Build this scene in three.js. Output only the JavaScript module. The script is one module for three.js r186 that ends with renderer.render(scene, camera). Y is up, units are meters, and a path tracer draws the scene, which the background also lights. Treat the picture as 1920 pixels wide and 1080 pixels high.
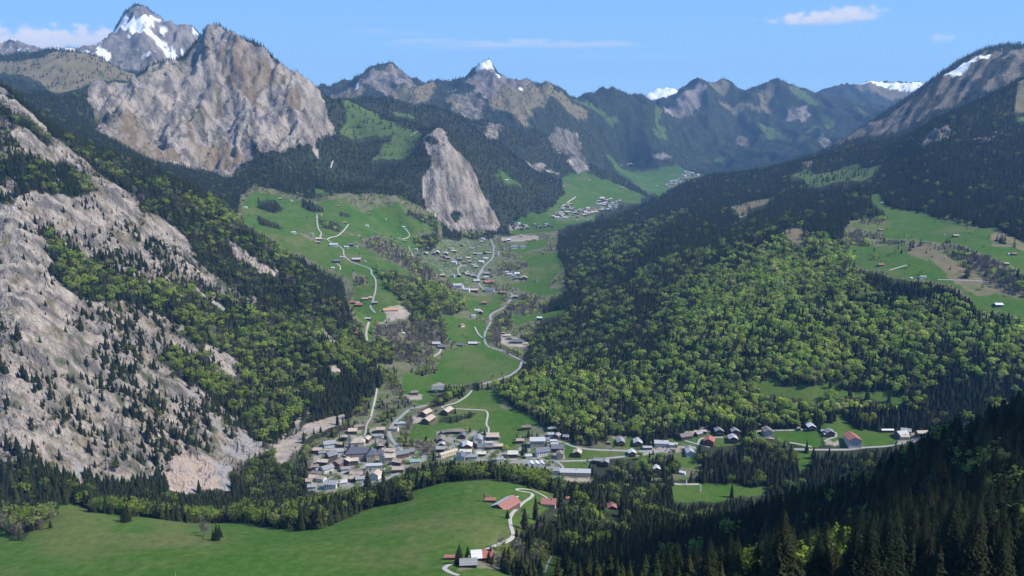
import * as THREE from 'three';
import { mergeGeometries } from 'three/addons/utils/BufferGeometryUtils.js';

// An alpine valley in May, seen from a steep hillside 550 m above its floor. x: across, y: up, -z: up the valley, metres.
const scene = new THREE.Scene();
const camera = new THREE.PerspectiveCamera(38.76, 16 / 9, 1, 60000);
camera.position.set(0, 550, 0);
camera.rotation.x = THREE.MathUtils.degToRad(-11.05);
const renderer = new THREE.WebGLRenderer({ antialias: true });
renderer.toneMapping = THREE.LinearToneMapping;
renderer.toneMappingExposure = 1.5;
renderer.shadowMap.enabled = true;
const SUN = new THREE.Vector3(0.66, 0.74, 0.10).normalize();
const sun = new THREE.DirectionalLight(new THREE.Color(1, 0.95, 0.87), 4.6);
sun.position.copy(SUN).multiplyScalar(9000); sun.target.position.set(0, 0, 0);
sun.castShadow = true; sun.shadow.radius = 1;
Object.assign(sun.shadow.camera, { left: -9000, right: 9000, top: 9000, bottom: -9000, near: 10, far: 40000 });
sun.name = 'sun';
scene.add(sun, sun.target);
scene.fog = new THREE.FogExp2(new THREE.Color(0.29, 0.55, 1.0), 3.2e-5);

// ---------------------------------------------------------------- noise
const hash2 = (i, j) => { let h = Math.imul(i ^ 0x9e3779b9, 0x85ebca6b) ^ Math.imul(j + 0x7f4a7c15, 0xc2b2ae35); h = Math.imul(h ^ (h >>> 16), 0x7feb352d); h = Math.imul(h ^ (h >>> 15), 0x846ca68b); return ((h ^ (h >>> 16)) >>> 0) / 4294967296; };
function rng(seed) { let s = seed | 0; return () => { s = (s + 0x6d2b79f5) | 0; let t = Math.imul(s ^ (s >>> 15), 1 | s); t = (t + Math.imul(t ^ (t >>> 7), 61 | t)) ^ t; return ((t ^ (t >>> 14)) >>> 0) / 4294967296; }; }
function noise(x, y) {                       // gradient noise, about -1..1
  const ix = Math.floor(x), iy = Math.floor(y), fx = x - ix, fy = y - iy;
  const g = (i, j, dx, dy) => { const a = hash2(i, j) * 6.2831853; return Math.cos(a) * dx + Math.sin(a) * dy; };
  const s = fx * fx * fx * (fx * (fx * 6 - 15) + 10), t = fy * fy * fy * (fy * (fy * 6 - 15) + 10);
  const a = g(ix, iy, fx, fy), b = g(ix + 1, iy, fx - 1, fy), c = g(ix, iy + 1, fx, fy - 1), d = g(ix + 1, iy + 1, fx - 1, fy - 1);
  return (a + (b - a) * s + (c - a + (a - b - c + d) * s) * t) * 1.5;
}
function fbm(x, y, n) { let s = 0, a = 1; for (let k = 0; k < n; k++) { s += a * noise(x, y); x = x * 2.03 + 17.1; y = y * 2.03 - 9.7; a *= 0.5; } return s; }
function ridged(x, y, n) { let s = 0, a = 1, w = 1; for (let k = 0; k < n; k++) { let v = 1 - Math.abs(noise(x, y)); v *= v; s += a * v * w; w = Math.min(1, v * 1.5); x = x * 2.07 + 31.7; y = y * 2.07 + 11.3; a *= 0.5; } return s; }
const clamp = (x, a, b) => Math.min(b, Math.max(a, x)), smooth = (x, a, b) => { const t = clamp((x - a) / (b - a), 0, 1); return t * t * (3 - 2 * t); }, mix = (a, b, t) => a + (b - a) * t;

// ---------------------------------------------------------------- the land: a thin-plate surface through surveyed heights [x, y, z in metres]
const SURVEY = [[-8.9,539.5,-14.0],[-12.0,539.5,-14.0],[-31.8,515.0,-50.0],[-42.8,515.0,-50.0],[-82.8,462.9,-130.0],[-111.2,462.9,-130.0],[-4.5,539.5,-14.0],[-15.9,515.0,-50.0],[-41.4,462.9,-130.0],[0.0,539.5,-14.0],[0.0,515.0,-50.0],[0.0,462.9,-130.0],[4.5,539.5,-14.0],[15.9,515.0,-50.0],[41.4,462.9,-130.0],[8.9,539.5,-14.0],[12.0,539.5,-14.0],[31.8,515.0,-50.0],[42.8,515.0,-50.0],[82.8,462.9,-130.0],[111.2,462.9,-130.0],[-191.0,356.5,-300.0],[-256.7,356.5,-300.0],[-95.5,356.5,-300.0],[0.0,356.5,-300.0],[67.7,358.0,-300.0],[147.2,422.1,-215.0],[197.8,422.1,-215.0],[150.3,381.5,-285.0],[150.1,319.5,-390.0],[121.2,254.5,-500.0],[78.5,207.2,-580.0],[16.8,201.3,-590.0],[201.5,403.7,-300.0],[270.8,403.7,-300.0],[189.9,362.4,-365.0],[181.6,287.7,-475.0],[138.7,225.8,-575.0],[254.8,394.2,-385.0],[342.4,394.2,-385.0],[244.6,352.5,-440.0],[226.4,300.7,-505.0],[216.5,255.7,-570.0],[195.5,215.1,-630.0],[165.6,179.5,-690.0],[305.7,310.0,-480.0],[410.7,310.0,-480.0],[445.8,150.0,-700.0],[599.0,150.0,-700.0],[636.8,40.0,-1000.0],[855.7,40.0,-1000.0],[286.6,260.0,-540.0],[403.3,120.0,-760.0],[536.0,25.0,-1010.0],[254.7,215.0,-600.0],[339.6,110.0,-800.0],[437.3,18.0,-1030.0],[240.0,190.0,-670.0],[304.5,90.0,-850.0],[368.9,14.0,-1030.0],[216.0,165.0,-740.0],[262.7,70.0,-900.0],[180.4,130.0,-800.0],[216.5,50.0,-960.0],[109.0,189.1,-640.0],[81.6,134.8,-770.0],[117.9,106.4,-900.0],[135.4,126.5,-800.0],[111.8,113.0,-850.0],[48.1,156.4,-760.0],[75.6,112.5,-900.0],[-22.1,226.2,-565.0],[-101.0,227.9,-545.0],[-217.5,227.9,-545.0],[-297.9,224.9,-550.0],[-383.2,219.0,-560.0],[-514.9,219.0,-560.0],[-25.6,203.2,-660.0],[-117.6,203.9,-640.0],[-220.4,210.7,-610.0],[-349.0,198.5,-650.0],[-467.3,182.1,-690.0],[-628.0,182.1,-690.0],[-442.2,172.5,-760.0],[-618.0,172.5,-760.0],[-345.7,167.0,-745.0],[-251.9,158.5,-745.0],[-211.3,150.1,-770.0],[-153.1,130.9,-840.0],[-120.7,118.5,-910.0],[-87.3,111.2,-965.0],[0.0,105.8,-985.0],[33.4,107.0,-960.0],[22.4,152.7,-800.0],[44.6,132.3,-850.0],[-34.8,151.5,-830.0],[-79.5,58.0,-1090.0],[0.0,55.0,-1090.0],[63.3,60.0,-1060.0],[-144.9,62.0,-1040.0],[-197.4,85.0,-960.0],[-227.7,105.0,-880.0],[-273.8,110.0,-860.0],[-376.5,112.0,-860.0],[-468.0,125.0,-850.0],[-654.1,125.0,-850.0],[-522.2,112.0,-820.0],[-701.7,112.0,-820.0],[-433.4,45.0,-990.0],[-318.4,48.0,-1000.0],[-266.5,38.0,-1030.0],[96.6,55.0,-1040.0],[-311.8,0.0,-1211.5],[-248.2,2.0,-1280.1],[-164.2,4.0,-1320.7],[-54.7,4.0,-1320.7],[36.3,6.0,-1315.9],[126.3,10.0,-1306.2],[117.6,2.0,-1207.1],[308.6,0.0,-1163.7],[243.1,3.0,-1204.9],[393.2,15.0,-1294.1],[477.8,16.0,-1280.4],[572.0,22.0,-1295.5],[678.4,30.0,-1333.1],[549.7,38.0,-1358.0],[732.3,36.0,-1350.4],[825.9,40.0,-1352.7],[1132.1,40.0,-1352.7],[-227.7,6.0,-1442.9],[-166,10,-1519],[-118,12,-1577],[-60.7,9.0,-1477.3],[0.0,9.0,-1448.8],[-121,14,-1795],[-208,12,-1701],[0,16,-1831],[-81,20,-2010],[-14,19,-2013],[-147,24,-1994],[-61,26,-2285],[-102,32,-2564],[0,30,-2490],[-119,45,-2999],[-281,58,-3043],[74,42,-2794],[126,55,-3193],[-69,56,-3485],[50,62,-3796],[272,75,-4642],[479,80,-5263],[804,84,-5627],[513,110,-6599],[1076,118,-7573],[1714,100,-7801],[1184,170,-8346],[-649.9,118.1,-975.2],[-873.3,118.1,-975.2],[-696.9,165.3,-1060.9],[-936.4,165.3,-1060.9],[-756.5,225.2,-1169.8],[-1016.5,225.2,-1169.8],[-827.3,296.3,-1299.1],[-1111.6,296.3,-1299.1],[-912.7,382.1,-1455.0],[-1226.4,382.1,-1455.0],[-1018,488,-1647],[-1368,488,-1647],[-609.8,94.1,-1047.0],[-849.3,94.1,-1047.0],[-671.5,157.7,-1174.5],[-935.3,157.7,-1174.5],[-747.2,235.8,-1330.7],[-1040.7,235.8,-1330.7],[-842,334,-1527],[-1173,334,-1527],[-945,440,-1739],[-1316,440,-1739],[-551.0,55.0,-1117.8],[-597.1,104.3,-1229.1],[-657.1,168.5,-1373.9],[-730,247,-1551],[-822,345,-1773],[-490.9,18.4,-1220.7],[-540.5,74.4,-1365.7],[-601,143,-1543],[-678,229,-1766],[-457.6,-2.7,-1269.3],[-451.6,10.5,-1430.9],[-505,76,-1627],[-561,143,-1830],[-386.6,1.1,-1300.0],[-389.7,14.6,-1420.0],[-382,29,-1560],[-348,43,-1660],[-407,84,-1680],[-501,132,-1880],[-326,53,-1790],[-411,131,-1930],[-544,203,-2060],[-696,285,-2170],[-821,372,-2180],[-965,463,-2110],[-1080,522,-2030],[-1509,522,-2030],[-1132,581,-1975],[-1547,581,-1975],[-1179,640,-1940],[-1585,640,-1940],[-442,85,-2080],[-597,120,-2250],[-780,180,-2400],[-943,250,-2450],[-1140,340,-2420],[-1349,400,-2450],[-1885,400,-2450],[-1592,430,-2500],[-2139,430,-2500],[-1401,520,-2200],[-1883,520,-2200],[-339,57,-1869],[-282,30,-1701],[-237,26,-1755],[-258,44,-1919],[-224,55,-2096],[-304,76,-2067],[-377,95,-2179],[-177,45,-2418],[-253,85,-2381],[-193,68,-2651],[-433,125,-2524],[-527,150,-2580],[-606,165,-2716],[-734,230,-3127],[-921,265,-3079],[-847,280,-3260],[-997,285,-3200],[-510,165,-2995],[-451,150,-3280],[-340,112,-3241],[-457,230,-3340],[-323,165,-3537],[-601,255,-3303],[-248,85,-3441],[-738,205,-2684],[-862,315,-3700],[-648,306,-3850],[-433,220,-3700],[-798,398,-4000],[-607,395,-4100],[-929,368,-3600],[-1138,335,-3450],[-1341,387,-3300],[-1038,286,-2850],[-1175,367,-2750],[-1461,503,-3000],[-1636,560,-3050],[-2279,560,-3050],[-1806,599,-3150],[-2468,599,-3150],[-1519,456,-3330],[-1379,421,-3400],[-1237,366,-3550],[-1047,433,-3700],[-909,417,-3820],[-1722,572,-3550],[-1599,598,-3800],[-1412,575,-3950],[-1239,601,-4050],[-1040,601,-4080],[-1440,790,-4300],[-1613,758,-4180],[-1259,792,-4330],[-1756,696,-3900],[-1692,1027,-4620],[-1972,750,-5082],[-1622,1101,-4680],[-1895,820,-5148],[-1528,1041,-4650],[-1781,762,-5115],[-1356,989,-4600],[-1578,713,-5060],[-1197,852,-4520],[-1385,581,-4972],[-1076,795,-4480],[-1242,526,-4928],[-994,682,-4420],[-1142,417,-4862],[-921,537,-4300],[-1051,279,-4730],[-1703,917,-4500],[-1977,737,-4950],[-1806,894,-4350],[-2095,720,-4785],[-1823,826,-4250],[-2109,656,-4675],[-1946,764,-4050],[-2246,602,-4455],[-2052,727,-3950],[-2877,727,-3950],[-2363,569,-4345],[-3315,569,-4345],[-424,477,-4130],[-357,325,-3950],[-285,372,-4020],[-294,117,-3750],[-241,77,-3680],[-395,211,-3800],[-207,195,-3980],[-720,523,-4330],[-543,457,-4230],[-847,550,-4420],[-939,680,-4620],[-1049,578,-4943],[-755,630,-4560],[-842,530,-4879],[-572,584,-4480],[-636,485,-4794],[-357,534,-4300],[-397,439,-4601],[-246,416,-4250],[-271,323,-4548],[-190,310,-4210],[-209,217,-4505],[-147,208,-4130],[-161,117,-4419],[-106,135,-4060],[-115,45,-4344],[-62,62,-3960],[-67,-25,-4237],[0,139,-4600],[-64,362,-4950],[136,251,-5250],[221,101,-4850],[-271,550,-5300],[-580,692,-5700],[-900,716,-5900],[152,289,-5900],[-2734,675,-5000],[-3783,675,-5000],[-2507,744,-5200],[-2748,679,-4600],[-3712,679,-4600],[-3626,1002,-6000],[-4873,1002,-6000],[-4203,762,-6600],[-5648,762,-6600],[-3396,1039,-6000],[-4641,1039,-6000],[-3940,799,-6600],[-5385,799,-6600],[-3154,1072,-6050],[-4409,1072,-6050],[-3664,830,-6655],[-5121,830,-6655],[-2823,995,-5900],[-3272,759,-6490],[-2538,886,-5700],[-2932,658,-6270],[-5002,1297,-8300],[-6721,1297,-8300],[-5814,550,-9130],[-7813,550,-9130],[-4693,1267,-8300],[-6413,1267,-8300],[-5451,520,-9130],[-7449,520,-9130],[-4223,1267,-8300],[-4906,520,-9130],[-4109,1331,-8450],[-4778,570,-9295],[-4006,1438,-8500],[-4670,673,-9350],[-3926,1587,-8550],[-4592,817,-9405],[-3854,1695,-8600],[-4518,921,-9460],[-3718,1716,-8600],[-4361,942,-9460],[-3559,1635,-8650],[-4166,857,-9515],[-3368,1563,-8700],[-3936,780,-9570],[-3201,1469,-8700],[-3733,686,-9570],[-3064,1248,-8700],[-3555,465,-9570],[-3515,1328,-7900],[-3681,1168,-7700],[-3180,1184,-7900],[-3256,1091,-7600],[-4166,1159,-7700],[-5765,1159,-7700],[-2837,871,-8600],[-3263,441,-9460],[-2264,878,-8500],[-2605,453,-9350],[-1836,926,-8400],[-2115,506,-9240],[-1657,986,-8450],[-1911,563,-9295],[-1549,1012,-8450],[-1788,589,-9295],[-1479,1043,-8450],[-1708,620,-9295],[-1384,1146,-8450],[-1603,724,-9295],[-1316,1115,-8450],[-1523,693,-9295],[-1221,1160,-8500],[-1414,735,-9350],[-1074,1056,-8500],[-1240,631,-9350],[-979,983,-8500],[-1129,558,-9350],[-780,967,-8500],[-899,542,-9350],[-619,973,-8500],[-713,548,-9350],[-495,999,-8500],[-571,574,-9350],[-432,1016,-8540],[-499,589,-9394],[-438,684,-9438],[-336,1188,-8600],[-326,800,-9460],[-217,1199,-8600],[-125,1094,-8600],[-144,664,-9460],[-27,1030,-8600],[-31,600,-9460],[65,986,-8560],[75,558,-9416],[107,1040,-8500],[124,615,-9350],[231,1030,-8500],[267,605,-9350],[360,983,-8500],[416,558,-9350],[545,914,-8600],[628,484,-9460],[734,877,-8900],[844,432,-9790],[934,894,-9200],[1074,434,-10120],[1370,927,-9600],[1576,447,-10560],[1508,889,-9700],[1734,404,-10670],[1682,807,-9800],[1931,317,-10780],[-1223,735,-7400],[-1544,811,-7600],[-857,784,-7500],[-532,740,-7600],[-292,741,-7650],[0,796,-7900],[0,667,-7500],[0,507,-6900],[339,384,-6600],[578,259,-6400],[349,238,-6000],[510,675,-8000],[922,603,-8500],[1198,443,-8500],[1288,287,-8350],[1946,258,-8900],[2064,550,-9500],[2805,675,-10000],[2980,461,-9500],[2492,217,-8800],[3312,550,-9600],[3373,426,-9000],[2033,172,-8300],[2484,187,-8200],[1967,891,-10500],[2260,471,-11550],[2117,972,-10600],[2436,548,-11660],[2282,1038,-10600],[2630,614,-11660],[2387,1090,-10600],[2753,666,-11660],[2539,1149,-10600],[2931,725,-11660],[2654,1116,-10600],[3063,692,-11660],[2772,1044,-10600],[3194,620,-11660],[2920,1020,-10500],[3363,600,-11550],[3044,1059,-10500],[3509,639,-11550],[3255,1085,-10500],[3754,665,-11550],[3400,1098,-10500],[3923,678,-11550],[3567,1078,-10500],[4114,658,-11550],[3687,988,-10500],[4245,568,-11550],[3836,942,-10500],[4413,522,-11550],[4864,1123,-12800],[5604,611,-14080],[5266,1171,-12800],[6071,659,-14080],[5627,1255,-12900],[6495,739,-14190],[5915,1223,-12900],[6824,707,-14190],[6325,1207,-12900],[7295,691,-14190],[6861,1152,-12900],[9556,1152,-12900],[7907,636,-14190],[11013,636,-14190],[7846,1112,-12900],[10543,1112,-12900],[9036,596,-14190],[12143,596,-14190],[2170,889,-15500],[2488,114,-17050],[2494,1123,-15600],[2868,343,-17160],[2667,1195,-15700],[3070,410,-17270],[2853,1292,-15700],[3288,507,-17270],[2984,1234,-15700],[3437,449,-17270],[3116,1176,-15700],[3586,391,-17270],[3342,991,-15700],[3838,206,-17270],[-22,15,-1585],[35,18,-1740],[54,22,-2002],[115,35,-2466],[155,55,-2940],[233,70,-3552],[257,76,-3929],[254,87,-2750],[321,100,-3500],[278,91,-2200],[179,49,-1900],[102,36,-1680],[287,81,-1780],[327,122,-2050],[411,147,-2600],[549,146,-3500],[666,204,-3000],[526,186,-2350],[434,149,-1920],[384,107,-1680],[351,64,-1520],[245.0,49.0,-1500.0],[137.9,27.9,-1440.0],[706,235,-2450],[945,245,-3300],[610,196,-2100],[506,144,-1720],[453,85,-1520],[481.5,48.5,-1440.0],[765,276,-2250],[713,213,-2000],[606,153,-1680],[548.5,91.5,-1500.0],[534.8,64.0,-1455.0],[911,244,-2850],[764,198,-1800],[864,232,-2050],[935,263,-2230],[1043,294,-2500],[719,153,-1680],[650.0,91.5,-1500.0],[616.6,48.9,-1410.0],[811,163,-1640],[864,206,-1760],[1043,259,-2150],[1182,299,-2450],[1210,326,-2700],[1251,304,-2400],[741.6,97.6,-1480.0],[698.7,49.6,-1380.0],[952,172,-1600],[1305,172,-1600],[1015,214,-1720],[1392,214,-1720],[1113,255,-1900],[1526,255,-1900],[1252,288,-2150],[1716,288,-2150],[861.8,112.9,-1430.0],[1181.3,112.9,-1430.0],[814.9,73.7,-1340.0],[1117.1,73.7,-1340.0],[1389,336,-2400],[1904,336,-2400],[1633,442,-2850],[2238,442,-2850],[1903,571,-3350],[2608,571,-3350],[1500,438,-2950],[1342,354,-2800],[1716,550,-3400],[1487,368,-3600],[1298,334,-3400],[1189,308,-3400],[862,202,-3900],[1111,277,-3900],[348,99,-3800],[1469,383,-3300],[2285,720,-3900],[3101,720,-3900],[2561,642,-4173],[3474,642,-4173],[1959,604,-3750],[2183,529,-4013],[1814,480,-4100],[2008,398,-4387],[1680,380,-4350],[1853,293,-4654],[1439,308,-4550],[1582,217,-4868],[1204,245,-4900],[1322,147,-5243],[894,175,-4750],[978,80,-5082],[667,112,-4450],[726,23,-4762],[2428,761,-4000],[3263,761,-4000],[2726,681,-4280],[3662,681,-4280],[2818,783,-5000],[3862,783,-5000],[2490,637,-4950],[2208,512,-5000],[3558,1059,-5900],[4781,1059,-5900],[4133,823,-6490],[5554,823,-6490],[3315,1058,-5800],[4517,1058,-5800],[3851,826,-6380],[5248,826,-6380],[3146,1019,-5750],[4339,1019,-5750],[3650,789,-6325],[5035,789,-6325],[2855,879,-5650],[3298,653,-6215],[2607,737,-5550],[2997,515,-6105],[2364,598,-5450],[2704,380,-5995],[2165,471,-5450],[2466,253,-5995],[1996,389,-5450],[2267,171,-5995],[1826,323,-5450],[2068,105,-5995],[-900.0,300.0,-1000.0],[-2500,700,-2500],[540.0,330.0,-600.0],[1330.0,150.0,-1400.0],[-9000,1000,-9000],[9000,900,-9000],[3000,700,-3000],[-15750,300,-17500],[0,300,-17500],[15750,300,-17500],[0,350,-13000],[-5200,300,-13000],[6000,350,-15000]];
const EYE = 550;
const toQ = (x, z) => [x / -z, Math.log(-z)];
const landBase = (() => {
  const n = SURVEY.length, q = SURVEY.map(([x, , z]) => toQ(x, z)), v = SURVEY.map(([, y, z]) => (y - EYE) / -z), m = n + 3;
  const phi = (r2) => (r2 < 1e-14 ? 0 : r2 * Math.log(r2));
  const A = []; 
  for (let i = 0; i < m; i++) A.push(new Float64Array(m + 1));
  for (let i = 0; i < n; i++) {
    for (let j = 0; j < n; j++) A[i][j] = phi((q[i][0] - q[j][0]) ** 2 + (q[i][1] - q[j][1]) ** 2);
    A[i][i] += 4e-6;
    A[i][n] = A[n][i] = 1; A[i][n + 1] = A[n + 1][i] = q[i][0]; A[i][n + 2] = A[n + 2][i] = q[i][1]; A[i][m] = v[i];
  }
  for (let k = 0; k < m; k++) {
    let p = k; for (let i = k + 1; i < m; i++) if (Math.abs(A[i][k]) > Math.abs(A[p][k])) p = i;
    [A[k], A[p]] = [A[p], A[k]];
    for (let i = k + 1; i < m; i++) { const f = A[i][k] / A[k][k]; if (f) for (let j = k; j <= m; j++) A[i][j] -= f * A[k][j]; }
  }
  const w = new Float64Array(m);
  for (let i = m - 1; i >= 0; i--) { let s = A[i][m]; for (let j = i + 1; j < m; j++) s -= A[i][j] * w[j]; w[i] = s / A[i][i]; }
  // kept on a lattice that is finer near by and coarser far off
  const U0 = -0.88, U1 = 0.88, NU = 540, T0 = Math.log(12), T1 = Math.log(19000), NT = 640, L = new Float32Array((NU + 1) * (NT + 1));
  for (let b = 0; b <= NT; b++) for (let a = 0; a <= NU; a++) {
    const x = U0 + (U1 - U0) * a / NU, t = T0 + (T1 - T0) * b / NT;
    let s = w[n] + w[n + 1] * x + w[n + 2] * t;
    for (let i = 0; i < n; i++) s += w[i] * phi((x - q[i][0]) ** 2 + (t - q[i][1]) ** 2);
    L[b * (NU + 1) + a] = s;
  }
  const at = (a, b) => L[clamp(b, 0, NT) * (NU + 1) + clamp(a, 0, NU)];
  const cub = (p, a, b, c, t) => a + 0.5 * t * (b - p + t * (2 * p - 5 * a + 4 * b - c + t * (3 * (a - b) + c - p)));
  return (x, z) => {
    const D = -z, fa = clamp((x / D - U0) / (U1 - U0) * NU, 0, NU - 0.001), fb = clamp((Math.log(D) - T0) / (T1 - T0) * NT, 0, NT - 0.001);
    const ia = Math.floor(fa), ib = Math.floor(fb), ta = fa - ia, tb = fb - ib, r = [0, 0, 0, 0];
    for (let k = 0; k < 4; k++) r[k] = cub(at(ia - 1, ib + k - 1), at(ia, ib + k - 1), at(ia + 1, ib + k - 1), at(ia + 2, ib + k - 1), ta);
    return EYE + D * cub(r[0], r[1], r[2], r[3], tb);
  };
})();

// ---------------------------------------------------------------- sky: air and a few thin clouds, the same all round
{
  const W = 3072, H = 1536, data = new Float32Array(W * H * 4), AIR = 0.745, R = rng(77);
  // clouds as [azimuth from straight ahead, elevation, half width, half height (degrees), strength, wispiness]
  const CL = [[-31.0, 4.95, 3.6, 0.85, 0.95, 0.3], [-28.4, 5.1, 2.4, 0.8, 0.95, 0.3], [-26.2, 5.35, 1.5, 0.7, 0.9, 0.3], [-35, 4.9, 3, 0.7, 0.7, 0.3], [20.0, 6.75, 3.6, 0.42, 0.95, 0.25], [21.5, 7.0, 2.0, 0.42, 0.8, 0.25], [26.7, 5.25, 0.85, 0.22, 0.42, 0.3], [21.9, 3.95, 0.5, 0.17, -0.28, 0.3], [2.0, 5.5, 9.5, 0.24, 0.42, 1.0], [-4, 5.35, 4.5, 0.25, 0.16, 1.0], [-8, 6.2, 4, 0.2, 0.1, 1], [-33.0, 6.9, 1.0, 0.6, -0.16, 0.4], [8, 4.6, 6, 0.2, 0.07, 1]];
  for (let k = 0; k < 26; k++) CL.push([40 + R() * 280, 4 + R() * 26, 2 + R() * 5, 0.25 + R() * 0.5, 0.2 + R() * 0.6, R()]);
  for (let j = 0; j < H; j++) {
    const el = ((j + 0.5) / H - 0.5) * 180, up = clamp(el / 90, 0, 1), k = 1 - Math.exp(-Math.max(0, el) / 9), k2 = 1 - Math.exp(-Math.max(0, el) / 38);
    const base = [mix(mix(0.45, 0.195, k), 0.07, k2), mix(mix(0.73, 0.50, k), 0.22, k2), mix(mix(1.0, 0.98, k), 0.62, k2)];
    const near = CL.filter((c) => Math.abs(el - c[1]) < c[3] * 4);
    for (let i = 0; i < W; i++) {
      const o = (j * W + i) * 4;
      let r = base[0], g = base[1], b = base[2];
      if (near.length) {
        let az = (((i + 0.5) / W - 0.5) * 360 + 90); if (az > 180) az -= 360;
        for (const [ca, ce, cw, ch, s, wisp] of near) {
          let da = az - ca; if (da > 180) da -= 360; if (da < -180) da += 360;
          if (Math.abs(da) > cw * 1.6) continue;
          const n = fbm(az * (wisp > 0.6 ? 0.35 : 1.3) + ca * 7, el * (wisp > 0.6 ? 4.5 : 2.6) + ce * 3, 5);
          const d = (da / cw) ** 2 + ((el - ce + (wisp > 0.6 ? da * 0.012 : 0) - n * 0.12) / ch) ** 2;
          const a = smooth(1.15 - d + n * 0.75, 0, 1.1) * Math.abs(s), lit = s > 0 ? 1 : 0.52;
          const top = clamp(0.5 + (el - ce) / ch * 0.4, 0, 1);
          r = mix(r, mix(0.62, 0.84, top) * lit, a); g = mix(g, mix(0.65, 0.84, top) * lit, a); b = mix(b, mix(0.78, 0.88, top) * lit, a);
        }
      }
      data[o] = r * AIR; data[o + 1] = g * AIR; data[o + 2] = b * AIR; data[o + 3] = 1;
    }
  }
  const t = new THREE.DataTexture(data, W, H, THREE.RGBAFormat, THREE.FloatType);
  t.mapping = THREE.EquirectangularReflectionMapping; t.magFilter = THREE.LinearFilter; t.needsUpdate = true;
  scene.background = t; scene.environment = t;
}

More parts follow.
